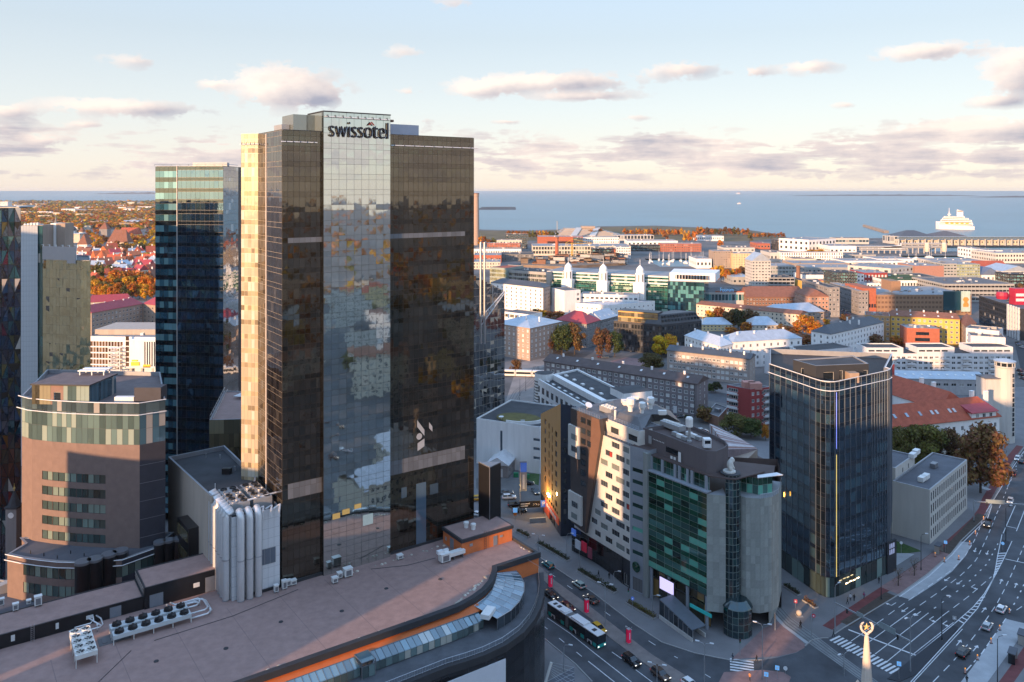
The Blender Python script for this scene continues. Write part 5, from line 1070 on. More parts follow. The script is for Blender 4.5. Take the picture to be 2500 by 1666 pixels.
# ------------------------------------------------------------------ white and brown hotel along the street
def street_hotel():
 P,Q=Vector((17.9,228.6)),Vector((30.8,207.6));d=(Q-P);ln=d.length;u=d/ln;n=Vector((u.y,-u.x));rz=math.atan2(d.y,d.x);bk=-n
 t=thing('street_hotel','white panelled hotel with scattered windows and leaning brown wedge','building',P);WP=M('panel_cream',(.60,.57,.52),.6,var=.06);BR=M('wedge_brown',(.065,.05,.046),.4,var=.2,spec=.5);GH=GL('glass_hotel',(.035,.04,.045),1.9,wav=.01,light=(.20,.22,.20),plight=.3)
 L=lambda x,y=0:u*x+bk*y
 ws=[];rng=random.Random(5)
 for k in range(10):
  z=8.6+2.93*k;lim=6.4+7.0*(z-8.4)/29;xs=[(8.0,2.7),(12.2,3.1),(17.0,3.3),(21.6,2.6)] if k % 2 else [(9.6,2.6),(14.3,3.0),(18.8,3.6),(23.0,1.4)]
  ws+=[(x,z,w,1.5) for x,w in xs if x>lim+.6 and x+w<ln-.1]
 facade(t,L(0),L(ln),7.2,37.1,ws,WP,GH,FG,True,.2,3,.06);facade(t,L(ln-3.0),L(ln),0,7.2,[(.6,.3,1.8,3)],M('dark_panel'),GLD,FW,True)
 for a,b in ((L(ln),L(ln,16)),(L(0,16),L(0))):facade(t,a,b,0,37.1,[],WP)
 flat_roof(t,[L(0),L(ln),L(ln,16),L(0,16)],37.12,M('roof_grey'),MT['cap'],.3)
 # red curtains
 for x,z in ((16.0,31.9),(23.2,20.2)):MB().quad((x,.1,z),(x+1,.1,z),(x+1,.1,z+1.4),(x,.1,z+1.4)).build('red_blind',M('blind_red',(.35,.04,.03),.8),t,(0,0,0),rz)
 # leaning wedge
 pl=[(-.6,8.8),(6.6,8.0),(13.6,37.6),(12.8,41.4),(-.6,41.4)];m=MB()
 m.ngon([(x,-.9,z) for x,z in pl]);m.ngon([(x,.3,z) for x,z in reversed(pl)])
 for (x0,z0),(x1,z1) in zip(pl,pl[1:]+pl[:1]):m.quad((x0,.3,z0),(x1,.3,z1),(x1,-.9,z1),(x0,-.9,z0))
 m.build('wedge',BR,t,(0,0,0),rz);MB().ngon([(11.6,-.94,41.3),(9.4,-.94,41.3),(6.2,-.94,8.2),(6.58,-.94,8.05),(13.55,-.94,37.6),(12.75,-.94,41.3)]).build('wedge_edge',M('wedge_edge',(.15,.085,.06),.6,var=.08),t,(0,0,0),rz)
 for k in range(10):
  for x,w in ((4.4,2.2),(7.4,1.6)):
   z=12+2.95*k;lim=6.4+7.0*(z-8.4)/29-2.6
   if x+w<lim and z<40:m=MB();add_win(m,Matrix.Translation((x,-.95,z)),w,1.6,2,.05);m.build('window',[FD,GLD],t,(0,0,0),rz)
 for z0,z1,x1,wl in ((28.0,36.8,4.0,((.6,33.0),(.6,29.6))),(9.6,17.8,5.2,((.8,13.9),(.6,10.6)))):
  m=MB().box(-1.0,x1,-1.5,.2,z0,z1);b=m.build('white_module',WP,t,(0,0,0),rz)
  for x,z in wl:m=MB();add_win(m,Matrix.Translation((x,-1.52,z)),2.8,1.6,3,.06);m.build('window',[FG,GH],b)
 # black glass foot
 m=MB();arc=[(-1+(ln-2)*k/14,-.2+1.2*math.sin(math.pi*k/14)) for k in range(15)]
 for k,((x0,y0),(x1,y1)) in enumerate(zip(arc,arc[1:])):
  for j in range(4):MB().quad((x0+.04,y0,.1+j*1.78),(x1-.04,y1,.1+j*1.78),(x1-.04,y1,1.8+j*1.78),(x0+.04,y0,1.8+j*1.78)).build('pane',GL('glass_black',(.008,.008,.01),1.8,plight=.04,light=(.04,.03,.03)),t,(0,0,0),rz)
 MB().box(-1,ln-3,1.2,1.4,0,7.2).build('foot_wall',M('black_panel'),t,(0,0,0),rz)
 for x,z,w,h,mm,nm in ((4.6,2.6,2.2,2.6,M('sign_crimson',(.35,.02,.05),.5,emit=((.6,.03,.07),.05)),'sign_box'),(7.6,1.8,1.6,2.9,M('poster_pink',(.28,.06,.09),.6),'poster'),(1.6,2.2,2.4,2.4,M('billboard_white'),'poster'),(-.2,5.3,1.9,1.7,M('sign_blue',(.05,.12,.45),.5,emit=((.1,.25,.9),.1)),'sign_box')):
  MB().box(x,x+w,-.95,-.6,z,z+h).build(nm,mm,t,(0,0,0),rz)
 # set back top floor with railing
 top=[L(13.4,1.6),L(ln+1.5,1.6),L(ln+1.5,10),L(13.4,10)];facade(t,top[0],top[1],37.1,41.2,[(1.2,38.0,3.4,1.6),(8.6,38.0,3.6,1.6)],WP,GH,FD,True,.2,4,.06);facade(t,top[1],top[2],37.1,41.2,[],WP);facade(t,top[3],top[0],37.1,41.2,[],WP);flat_roof(t,top,41.2,M('roof_grey'),MT['cap'],.3)
 for y0,z,x0,x1 in ((.3,37.15,13.6,ln),(1.8,41.2,13.4,ln+1.4),(-.7,41.3,0,12.6)):
  m=MB();k=int((x1-x0)/1.1)
  for i in range(k+1):x=x0+(x1-x0)*i/k;m.tube([(x,y0,z),(x,y0,z+1.05)],.03,4)
  for h in (.4,.72,1.05):m.tube([(x0,y0,z+h),(x1,y0,z+h)],.03,4)
  m.build('railing',M('steel'),t,(0,0,0),rz)
 # brown wing roof with dry coolers and dish
 MB().prism([L(-.6,.0),L(12.6,.0),L(12.6,14),L(-.6,14)],37.1,41.35,0,1).build('wedge_roof',[BR,M('roof_grey')],t)
 un=ob('dry_cooler',None,t,(*L(6.5,4),41.35),rz);MB().box(0,5.2,0,2.6,.3,1.7).build('casing',M('vent'),un)
 for i in range(4):
  for j in range(2):ob('fan',RING,un,(.7+1.25*i,.7+1.25*j,1.7)).scale=(.7,.7,1)
 p=L(2.6,2.5);m=MB().tube([(0,0,0),(0,0,1.2)],.08,6);m.lathe([(.05,1.2),(.9,1.45),(1.05,1.75)],14);o=m.build('dish_antenna',M('white_metal'),t,(p.x,p.y,41.35));o.rotation_euler=(R(35),0,R(30))
 # big faceted grey metal roof behind with white hoods
 Z=40.5;A=[K('M1',*p,Z) for p in ((912,545),(1012,640),(1180,690),(1325,735),(1425,645),(1640,650),(1560,560),(1420,495),(1325,452),(1085,470))];r=thing('rear_wing','faceted grey metal roof wing behind the white hotel with white hooded vents','building',A[0]);LL=[p-A[0] for p in A];WL=M('panel_cream')
 m=MB()
 for a,b in zip(LL,LL[1:]+LL[:1]):m.quad((a.x,a.y,0),(b.x,b.y,0),(b.x,b.y,Z),(a.x,a.y,Z))
 m.build('wall',WL,r);inn=[K('M1',*p,Z+2.6)-A[0] for p in ((1080,470),(1110,560),(1195,590),(1290,610),(1400,585),(1540,590),(1500,545),(1400,490),(1320,455),(1120,458))];RM=M('roof_metal_grey',(.13,.13,.135),.45,metal=.3,var=.12,scale=.3);rf=ob('roof',None,r)
 for i in range(len(LL)):
  j=(i+1) % len(LL);a,b,c2,d2=LL[i],LL[j],inn[j],inn[i];MB().quad((a.x,a.y,Z),(b.x,b.y,Z),(c2.x,c2.y,Z+2.6),(d2.x,d2.y,Z+2.6)).build('roof_facet',RM,rf)
  kk=int((b-a).length/.9)
  g=MB()
  for s in range(1,kk):f=s/kk;p,q=a.lerp(b,f),d2.lerp(c2,f);w=(b-a).normalized()*.05;g.quad((p.x-w.x,p.y-w.y,Z+.1),(p.x+w.x,p.y+w.y,Z+.1),(q.x+w.x,q.y+w.y,Z+2.7),(q.x-w.x,q.y-w.y,Z+2.7))
  if g.f:g.build('seam',RM,rf,kind='stuff')
 sheet('roof_top',[inn],Z+2.6,M('roof_grey'),r)
 for x,y,s in ((1225,560,1.25),(1320,575,1.0),(1390,540,1.1)):
  p=K('M1',x,y,Z+2.6)-A[0];h=ob('hooded_vent',None,r,(p.x,p.y,Z+2.6));MB().tube([(0,0,0),(0,0,1.4*s)],.55*s,10).build('stem',M('vent_white'),h);MB().tube([(0,.1,1.3*s),(0,-.5*s,2.0*s),(0,-.6*s,3.0*s)],[.8*s,1.0*s,.9*s],10).build('hood',M('vent_white'),h)
 for x,y in ((1190,510),(1260,470),(1490,590),(1180,495)):p=K('M1',x,y,Z+2.6)-A[0];m=MB().box(-1.1,1.1,-.5,.5,.2,1.2);m.box(-.9,.9,-.4,.4,0,.2);m.build('roof_unit',M('vent_white'),r,(p.x,p.y,Z+2.6))
 p=K('M1',1098,655,Z)-A[0];MB().tube([(0,0,0),(0,0,3.4)],.3,8).build('flue',M('vent_white'),r,(p.x,p.y,Z))
street_hotel()
# ------------------------------------------------------------------ grey pier and green glass bank
GRN=GL('glass_green',(.010,.055,.034),1.9,(.75,1,.85),wav=.012,light=(.012,.05,.03),plight=.2);GRW=GL('glass_green_window',(.03,.085,.075),2.0,(.8,1,.93),wav=.012,light=(.12,.40,.30),plight=.3,vr=.8);MULL=M('mullion_light',(.30,.36,.33),.4,metal=.3,var=.05);GRANITE=M('granite',(.25,.27,.255),.7,var=.14,scale=1.2,streak=True);
def bank():
 A,B=Vector((34.7,203.3)),Vector((46.0,188.0));Q=Vector((30.8,207.6));t=thing('bank_building','green glass bank with granite piers, glass stair shaft and rooftop terrace','building',A);L=lambda p:p-A;d=B-A;u=d.normalized();bk=Vector((-u.y,u.x));rz=math.atan2(d.y,d.x);ln=d.length
 # grey pier
 GP=M('pier_blue_grey',(.26,.285,.32),.6,var=.08,streak=True);ws=[(.7,9.5+3.05*k,3.4,1.1) for k in range(9)];facade(t,L(Q),L(A)-u*.9,4.2,37.4,ws,GP,GRW,FG,True,.2,1,.06);facade(t,L(Q),L(A)-u*.9,0,4.2,[(.8,.2,3.2,3.4)],GP,GLD,FD,True,cols=3);MB().box(-1.2,.3,-.5,1,0,36.8).build('pier',GRANITE,t,(0,0,0),rz)
 m=MB().lathe([(1.35,0),(1.35,.12)],20);o=m.build('round_window',GRN,t,(*(L(Q)+u*2.3+Vector((u.y,-u.x))*.1),6.6));o.rotation_euler=(R(90),0,rz)
 MB().prism([L(Q),L(A)+bk*.3,L(A)+bk*12,L(Q)+bk*12],34,37.4,0,1).build('pier_roof',[GP,M('roof_brown')],t)
 # main glazing
 curtain(t,L(A)+u*.3,L(B),8.2,32.4,7,2.69,1.45,GRW,GRN,MULL,ind=63,gap=.09)
 for zz,hh in ((5.2,3.0),(.3,4.6)):
  curtain(t,L(A)+u*.3+bk*1.5,L(B)+bk*1.5,zz,zz+hh,9,hh,hh,GL('glass_lobby',(.05,.045,.03),1.8,plight=.25,light=(.30,.19,.07)),GRN,MULB,ind=20,gap=.1)
 for k in range(4):p=u*(.8+k*(ln-1.2)/3)+bk*.5;MB().lathe([(.42,0),(.42,8.2)],10).build('column',GP,t,(p.x,p.y,0))
 MB().box(.2,ln,0,2,8.0,8.2).build('soffit',M('dark_panel'),t,(0,0,0),rz)
 m=MB().box(4.2,9.2,-.35,-.05,4.0,7.4);sc=m.build('screen_box',M('black_panel'),t,(0,0,0),rz);MB().quad((4.4,-.37,4.2),(9.0,-.37,4.2),(9.0,-.37,7.2),(4.4,-.37,7.2)).build('led_screen',M('led_screen',(.3,.3,.4),.4,emit=((.62,.55,1.0),.5),var=.02),sc)
 MB().box(14,ln+1.5,-.25,-.05,3.6,4.4).build('teal_sign',M('sign_teal',(.02,.22,.26),.5,emit=((.03,.4,.45),.1)),t,(0,0,0),rz)
 # attic storey behind a ledge
 MB().box(-.4,ln+.2,-.5,1.4,32.4,32.75).build('ledge',GP,t,(0,0,0),rz);curtain(t,u*.6+bk*1.1,u*(ln-.2)+bk*1.1,32.75,36.0,12,3.25,1.7,GRW,GRN,MULL,gap=.1,ind=12)
 for k in (0,3.8,8.0,9.4,12.0,13.4,17.8):MB().box(k,k+.75,.7,1.6,32.75,36.1).build('attic_pier',GP,t,(0,0,0),rz)
 MB().prism([u*.2+bk*.8,u*ln+bk*.8,u*(ln+5)+bk*4,u*(ln+6)+bk*14,bk*14],36.0,36.3).build('attic_roof',M('roof_brown'),t)
 # penthouse drum
 Z=41.6;pl=[K('G1',*p,Z)-A for p in ((235,222),(330,252),(470,305),(590,352),(640,368),(700,372),(750,352),(778,330),(760,305),(690,268),(560,212),(470,190))];PM=M('pent_mauve',(.115,.10,.105),.7,var=.08,streak=True);ph=ob('penthouse',None,t)
 for a,b in zip(pl,pl[1:]+pl[:1]):facade(ph,a,b,36.3,Z,[],PM)
 flat_roof(ph,pl,Z+.02,M('roof_brown'),PM,.9,.25);d0=(pl[3]-pl[0]).normalized();n0=Vector((d0.y,-d0.x));r0=math.atan2(d0.y,d0.x)
 for s,z,w,h,mm,nm in ((2.2,38.2,1.1,2.0,FG,'window'),(8.6,37.8,4.2,1.3,GLD,'window'),(12.9,36.5,.9,2.4,FW,'door'),(10.2,36.5,.7,.7,FW,'condenser'),(11.3,36.5,.7,.7,FW,'condenser')):p=pl[0]+d0*s+n0*.05;MB().box(0,w,-.08,.0,z,z+h).build(nm,mm,ph,p,r0)
 for k in range(8):p=pl[0]+d0*(3.8+.55*k)+n0*.04;MB().box(0,.18,-.06,0,39.6,39.8).build('wall_light',M('frame_white'),ph,p,r0)
 for k,(x,y) in enumerate(((575,470),(612,480),(645,485))):p=K('G1',x,y,36.3)-A;m=MB().box(-.55,.55,-.3,.3,0,1.0);o=m.build('condenser',M('white_metal'),t,(p.x,p.y,36.3),r0+.3);g=MB().lathe([(.32,0),(.32,.05)],10);q=g.build('fan',FAN,o,(0,-.3,.5));q.rotation_euler=(R(90),0,0)
 p=K('G1',530,290,Z)-A;m=MB().lathe([(.6,-.9),(.6,-.4),(.35,-.3),(.35,3.2)],10);st=m.build('vent_tower',M('vent'),ph,(p.x,p.y,Z));MB().lathe([(.9,3.0),(.95,5.0),(.7,5.4)],10).build('vent_head',M('vent_white'),st)
 p=K('G1',642,330,Z)-A;m=MB().box(-.9,.9,-.9,.9,0,2.1);cb=m.build('roof_cabin',M('white_metal'),ph,(p.x,p.y,Z-.5));MB().box(-.7,.7,-.93,-.9,1,1.8).build('window',GLD,cb)
 p=K('G1',425,215,Z)-A;m=MB().box(-3.6,3.6,-1.2,1.2,.3,1.6);cb=m.build('dry_cooler',M('vent'),ph,(p.x,p.y,Z-.6),r0)
 for k in range(6):ob('fan',RING,cb,(-3+1.2*k,0,1.6)).scale=(.65,.65,1)
 for k in range(6):p=K('G1',440+30*k,250+14*(k % 3),Z)-A;MB().box(-.8,.8,-.5,.5,0,.9).build('roof_unit',random.choice([M('vent'),M('vent_white')]),ph,(p.x,p.y,Z-.8),r0)
 # pier one, glass shaft, pier two
 p1,p2=L(B),L(Vector((50.2,187.0)));m=MB().prism([p1,p2,p2+Vector((.6,5)),p1+bk*5],4.6,32.2,0,1);pier=m.build('granite_pier',[GRANITE,GP],t)
 pan=M('granite_panel',(.265,.285,.268),.65,var=.1,scale=1.0,orand=.14);
 def clad(a,b,z0,z1,nx,nz):
  dd=b-a;w=dd.length/nx;h=(z1-z0)/nz;r=math.atan2(dd.y,dd.x);g=MB().quad((0,0,0),(w-.06,0,0),(w-.06,0,h-.06),(0,0,h-.06));me=g.mesh('granite_panel',pan);nn=Vector((dd.y,-dd.x)).normalized()*.04
  for i in range(nx):
   for j in range(nz):q=a+dd*(i/nx)+nn;ob('granite_panel',me,t,(q.x,q.y,z0+j*h),r)
 clad(p1,p2,4.6,32.2,3,14)
 cs=L(Vector((52.0,189.6)));pr=None;GSF=GL('glass_shaft',(.008,.018,.022),1.9,(.75,.95,1),wav=.01,light=(.02,.05,.05),plight=.15)
 ang=[R(-135)+R(110)*k/5 for k in range(6)]
 for a0,a1 in zip(ang,ang[1:]):
  q0,q1=cs+Vector((math.cos(a0),math.sin(a0)))*2.35,cs+Vector((math.cos(a1),math.sin(a1)))*2.35;curtain(t,q0,q1,6,36.6,1,1.62,1.62,GSF,GSF,MULL,gap=.10,ind=19)
 MB().lathe([(2.3,36.5),(2.4,36.8),(0,36.85)],20,(cs.x,cs.y,0)).build('shaft_roof',M('roof_dark'),t)
 pp=[L(Vector(p)) for p in ((53.6,189.6),(55.2,187.9),(58.4,187.3),(61.6,188.4),(63.8,190.6),(67.0,198.0),(60,201),(53.6,197))];MB().prism(pp,4.4,31.4,0,1).build('granite_pier',[GRANITE,M('roof_light')],t)
 for a,b,nx in ((pp[0],pp[1],2),(pp[1],pp[2],3),(pp[2],pp[3],3),(pp[3],pp[4],3)):clad(a,b,4.4,31.4,nx,14)
 gp=[L(Vector(p)) for p in ((54.0,192.5),(58.6,189.6),(62.4,191.0),(64.6,197))]
 for (a,b),n_ in zip(zip(gp,gp[1:]),(4,3,4)):curtain(t,a,b,31.4,35.4,n_,4.0,2.2,GRW,GRN,MULL,gap=.1,ind=4)
 m=MB().prism(inset(gp+[L(Vector((56,200)))],-.4),35.4,35.7);m.build('pavilion_roof',M('roof_brown'),t);MB().prism([gp[1]+Vector((-.5,-1.2)),gp[2]+Vector((2.4,-.6)),gp[2]+Vector((1.5,1)),gp[1]+Vector((0,.6))],35.75,35.9).build('awning',M('white_metal'),t)
 m=MB()
 for a,b in ((pp[2],pp[3]),(pp[3],pp[4]),(pp[4],pp[5])):
  for f in (0,.33,.66):q=a.lerp(b,f);m.tube([(q.x,q.y,31.4),(q.x,q.y,32.4)],.04,4)
  m.tube([(a.x,a.y,32.4),(b.x,b.y,32.4)],.04,4)
 m.build('railing',M('steel'),t)
 # rotunda
 rc=L(Vector((53.0,187.6)));
 for k in range(7):
  a0,a1=R(-165)+R(150)*k/7,R(-165)+R(150)*(k+1)/7;q0,q1=rc+Vector((math.cos(a0),math.sin(a0)))*3.5,rc+Vector((math.cos(a1),math.sin(a1)))*3.5;curtain(t,q0,q1,0,6.4,1,1.6,1.6,GSF,GSF,MULL,gap=.1,ind=4)
 MB().lathe([(3.6,6.4),(3.5,6.6),(2.3,8.0)],18,(rc.x,rc.y,0)).build('rotunda_roof',GSF,t)
 for a,b in ((pp[3],pp[5]),(pp[5],pp[6])):q0,q1=a+(pp[6]-a)*.15,b+(pp[6]-b)*.1;MB().quad((q0.x,q0.y,0),(q1.x,q1.y,0),(q1.x,q1.y,4.4),(q0.x,q0.y,4.4)).build('recess_wall',GRANITE,t)
 m=MB();pr=[L(B)+bk*14,L(B),L(Vector((50.2,187.3)))+Vector((0,3)),pp[0],pp[7],pp[6],L(Vector((66,212))),bk*14]
 for a,b in ((pp[5],L(Vector((70,210)))),(L(Vector((70,210))),bk*16)):m.quad((a.x,a.y,0),(b.x,b.y,0),(b.x,b.y,33),(a.x,a.y,33))
 m.prism([L(B)+bk*2 ,p2+Vector((0,3)),pp[0]+Vector((0,2)),pp[6],L(Vector((70,210))),bk*16,bk*2],28,31.3);m.build('core',M('roof_brown'),t)
 return A
bank()
def bear_statue():
 p=Vector((51.8,189.8));t=thing('animal_statue','white seated animal sculpture on top of the glass stair shaft','statue',p);t.location.z=36.85
 me=bpy.data.meshes.new('body');vs=[(0,0,.7),(.15,0,1.5),(.35,0,2.4),(.75,0,2.9),(1.25,0,2.75),(.35,-.55,1.9),(.8,-.6,1.2),(1.15,-.5,.9),(.35,.55,1.9),(.8,.6,1.2),(1.15,.5,.9),(.3,-.7,.5),(.95,-.8,.35),(.3,.7,.5),(.95,.8,.35),(.7,-.4,3.3),(.7,.4,3.3)]
 es=[(0,1),(1,2),(2,3),(3,4),(2,5),(5,6),(6,7),(2,8),(8,9),(9,10),(0,11),(11,12),(0,13),(13,14),(3,15),(3,16)];rs=[.95,.9,.7,.55,.26,.36,.28,.24,.36,.28,.24,.5,.32,.5,.32,.14,.14]
 me.from_pydata(vs,es,[]);o=ob('body',me,t);o.modifiers.new('s','SKIN');
 for v,r in zip(me.skin_vertices[0].data,rs):v.radius=(r,r)
 me.skin_vertices[0].data[0].use_root=True;ss=o.modifiers.new('u','SUBSURF');ss.levels=ss.render_levels=2;me.materials.append(M('statue_white',(.55,.54,.50),.7,var=.15))
 MB().lathe([(1.5,-.02),(1.5,.3),(1.35,.35)],16).build('plinth',M('statue_white'),t)
bear_statue()
def escalator():
 a,b=K('R1',1120,1040),K('R1',1390,1235);d=b-a;ln=d.length;t=thing('underpass_canopy','grey sloping canopy over the underpass stairs before the green glass bank','canopy',a,math.atan2(d.y,d.x));m=MB().quad((0,-.4,4.6),(ln,-.4,2.6),(ln,3.8,2.6),(0,3.8,4.6));m.quad((0,-.4,4.75),(0,3.8,4.75),(ln,3.8,2.75),(ln,-.4,2.75));m.quad((0,-.4,4.6),(0,-.4,4.75),(ln,-.4,2.75),(ln,-.4,2.6));m.build('roof',M('canopy_grey',(.17,.19,.22),.45,metal=.4,var=.08),t)
 m=MB().box(0,ln,-.5,-.2,0,.9);m.box(0,ln,3.5,3.8,0,.9);m.build('plinth',M('concrete_light'),t)
 for k in range(7):x=ln*(k+.5)/7;z=4.6-2*x/ln;MB().quad((x-.9,-.3,.9),(x+.9,-.3,.9),(x+.9,-.3,z-.1-2*.9/ln),(x-.9,-.3,z-.1)).build('pane',GL('glass_thin'),t);MB().box(x+.9,x+1.0,-.36,-.26,.9,z-.2).build('post',FG,t)
escalator()
# ------------------------------------------------------------------ black tower at the right
def black_tower():
 P1,P2,P3=Vector((72.5,224)),Vector((80.0,201.5)),Vector((104.3,217.5));Z=54.8;e1=(P2-P1).normalized();e2=(P3-P2).normalized();rad=4.5;arc=[]
 for k in range(6):f=k/5;a=P2-e1*rad*(1-f);b=P2+e2*rad*f;arc.append(a.lerp(b,f))
 e3=Vector((-e2.y,e2.x));arc3=[P3-e2*3.2,P3-e2*.9+e3*.6,P3+e3*2.6];Bk=P3+Vector((9.5,21));t=thing('black_tower','round cornered black glass tower with pale vertical fins','tower',P1);L=lambda p:p-P1
 GB=GL('glass_night',(.010,.017,.026),2.7,(.62,.84,1),wav=.010,light=(.03,.06,.075),plight=.15,vr=.8);fins=M('fin_grey',(.22,.25,.29),.4,metal=.5);loop=[P1]+arc+arc3+[Bk];wd=[8,1,1,1,1,1,9,2,2,9];n0=0
 for a,b,nc in zip(loop,loop[1:],wd):
  curtain(t,L(a),L(b),5.2,Z,nc,3.55,2.5,GB,GL('glass_night_band',(.006,.009,.013),2.4,(.7,.85,1),plight=.0),MULG,gap=.07,ind=120 if nc>=8 and a is not arc3[-1] else 0,tilt=.003)
  dd=b-a;rz=math.atan2(dd.y,dd.x)
  for i in range(nc):
   p=L(a)+dd*(i/nc);MB().box(-.035,.035,-.15,.02,5.0,Z+.2).build('fin',fins,t,p,rz)
   if a is arc[-1] and i>5 or a in arc3:p=L(a)+dd*((i+.5)/nc);MB().box(-.035,.035,-.18,.02,5.0,Z).build('fin',fins,t,p,rz)
  curtain(t,L(a),L(b),0,5.1,max(1,nc),5.1,5.1,GL('glass_shop',(.03,.045,.045),1.7,(.85,1,1),plight=.3,light=(.16,.24,.22)),GB,MULB,gap=.12,ind=20)
 ring=[L(p) for p in loop]+[L(P1+Vector((7.2,22)))];m=MB();p,q=ring[-2],ring[-1];m.quad((p.x,p.y,0),(q.x,q.y,0),(q.x,q.y,Z),(p.x,p.y,Z));p,q=ring[-1],ring[0];m.quad((p.x,p.y,0),(q.x,q.y,0),(q.x,q.y,Z),(p.x,p.y,Z));m.build('rear_wall',M('black_panel'),t)
 flat_roof(t,ring,Z+.2,M('deck_brown',(.06,.048,.044),.8,var=.15,scale=1.5),MT['cap'],1.5,.3)
 for z,o_ in ((Z+.3,.15),(Z-2.0,.55)):
  ps=[]
  for i,p in enumerate(loop):e=(loop[min(i+1,len(loop)-1)]-loop[max(i-1,0)]).normalized();q=L(p)+Vector((e.y,-e.x))*o_;ps.append((q.x,q.y,z))
  MB().tube(ps,.11,5).build('light_rail',M('white_metal'),t)
 ph=ob('penthouse',None,t);zp=Z-1.3;pl=[K('R2',*p,Z+3.0)-P1 for p in ((222,135),(350,170),(648,158),(560,112),(470,120))];DK=M('pent_black',(.04,.042,.046),.5,var=.1)
 for i,(a,b) in enumerate(zip(pl,pl[1:]+pl[:1])):
  l_=(b-a).length;facade(ph,a,b,zp,Z+3.0,[(l_*.35,zp+.3,1.0,2.4)] if i==0 else ([(l_*.14,zp+.3,3,2.2),(l_*.44,zp+.2,1.0,2.6),(l_*.9,zp+.2,1.2,2.4)] if i==1 else []),DK,GLD,FW,True,cols=1)
 flat_roof(ph,pl,Z+3.05,M('roof_dark'),MT['cap'],.3);a=pl[1].lerp(pl[2],.55);MB().box(0,2.6,-2.4,0,zp,zp+2.6).build('timber_screen',M('timber',(.36,.26,.19),.7),ph,a,R(5));a=pl[1].lerp(pl[2],-.02);MB().box(0,4.6,-2.6,-1.2,zp,zp+.6).build('deck_bench',M('deck_brown2',(.22,.12,.08),.7),ph,a,R(-14))
 # light line on the corner: blue above, amber below
 p=L(arc[4])+Vector((.35,-.35));MB().box(-.05,.05,-.05,.05,38,Z-2.4).build('light_line',M('led_blue',(.2,.25,.6),.4,emit=((.25,.3,1.0),.6)),t,p);MB().box(-.05,.05,-.05,.05,5.4,36.5).build('light_line',M('led_amber',(.6,.45,.1),.4,emit=((1,.72,.2),.5)),t,p)
 # stone panel end with white sign
 a=arc3[0];dd=(P3-a);rz=math.atan2(e2.y,e2.x);m=MB().box(-.4,3.9,-.35,.2,0,8.6);se=m.build('sign_wall',M('granite_dark',(.03,.033,.04),.6,var=.15),t,L(a),rz)
 sg=ob('sign',None,t,(*(L(a)+Vector((e2.y,-e2.x))*.42),0),rz)
 for z in (5.1,6.7):
  for k in range(5):m=MB();x=.5+.5*k;m.quad((x,0,z),(x+.26,0,z),(x+.26+.12*(k % 2),0,z+1.3),(x+.12*(k % 2),0,z+1.3));m.build('sign_stroke',M('sign_white',(.55,.58,.75),.5,emit=((.6,.65,1),.15)),sg)
 # lamp at the side
 p=L(P1.lerp(P2,.32))+Vector((-.9,-.4));MB().lathe([(.14,20.6),(.2,21.2),(.14,21.8)],8).build('wall_lamp',M('lamp_orange',(1,.5,.1),.4,emit=((1,.42,.06),3.5)),t,p)
 for k in range(4):p=L(arc[5])+e2*(2+1.6*k)+Vector((e2.y,-e2.x))*.9;MB().box(-.5,.5,-.06,.06,3.0+.1*(k % 2),3.12+.1*(k % 2)).build('arc_lamp',M('lamp_warm'),t,p,rz)
black_tower()
# ------------------------------------------------------------------ pale office with fin windows behind it
def pale_office():
 C_=Vector((122.6,233.6));Z=16.0;Rr=Vector((148.5,259.8));e=(Rr-C_).normalized();n=Vector((-e.y,e.x));Lf=C_+n*10.5;LR=Rr+n*10.5;t=thing('pale_office','pale stone office with rows of narrow fin windows and stepped roof','building',C_);L=lambda p:p-C_;ST=M('stone_pale',(.50,.48,.44),.8,var=.07,streak=True);ln=(Rr-C_).length
 facade(t,L(C_),L(Rr),0,Z,[(.9+k*(ln-1.6)/18,z,.85,2.5) for k in range(18) for z in (1.4,5.1,8.8,12.4)],ST,GLD,FD,True,.06,1,.05)
 facade(t,L(Lf),L(C_),0,Z,[],ST);facade(t,L(Rr),L(LR),0,Z,[],ST);facade(t,L(LR),L(Lf),0,Z,[],ST);flat_roof(t,[L(p) for p in (C_,Rr,LR,Lf)],Z,M('roof_slate'),MT['cap'],.4,.4)
 a=Lf+e*2.5;P=[a,a+e*17,a+e*17+n*8.5,a+n*8.5];z2=19.2;f=ob('raised_block',None,t);Q=[L(p) for p in (P[3],P[0],P[1],P[2])]
 facade(f,Q[0],Q[1],0,z2,[(1.0,6.5,2.6,9.5),(4.0,6.5,2.2,9.5)],ST,GL('glass_stair'),FD,True,.3,2,.08);facade(f,Q[1],Q[2],Z-.5,z2,[(6,Z+.2,.8,1.6),(11,Z+.2,.8,1.6)],ST,GLD,FD,True);facade(f,Q[2],Q[3],0,z2,[],ST);facade(f,Q[3],Q[0],0,z2,[],ST);flat_roof(f,Q,z2+.02,M('roof_slate'),MT['cap'],.4,.4)
 b=Lf-e*3.5;P=[b+n*11,b,Lf,Lf+n*11];g=ob('entrance_block',None,t);Q=[L(p) for p in P];facade(g,Q[0],Q[1],3.4,9.2,[],ST);facade(g,Q[1],Q[2],0,9.2,[],ST);MB().prism(Q,9.2,9.25).build('roof',M('roof_slate'),g);facade(g,Q[0]+(Q[3]-Q[0])*.2,Q[1]+(Q[2]-Q[1])*.2,0,3.4,[],M('black_panel'))
 for x,y,z in ((895,680,z2),(915,660,z2),(948,812,Z),(968,800,Z),(1015,735,Z)):p=L(K('R2',x,y,z));m=MB().box(-1.5,1.5,-.8,.8,.2,1.5);m.box(-1.3,1.3,-.6,.6,0,.2);m.build('roof_unit',M('vent_white') if x!=1015 else M('grey_metal'),t,(p.x,p.y,z-.4),math.atan2(e.y,e.x))
pale_office()
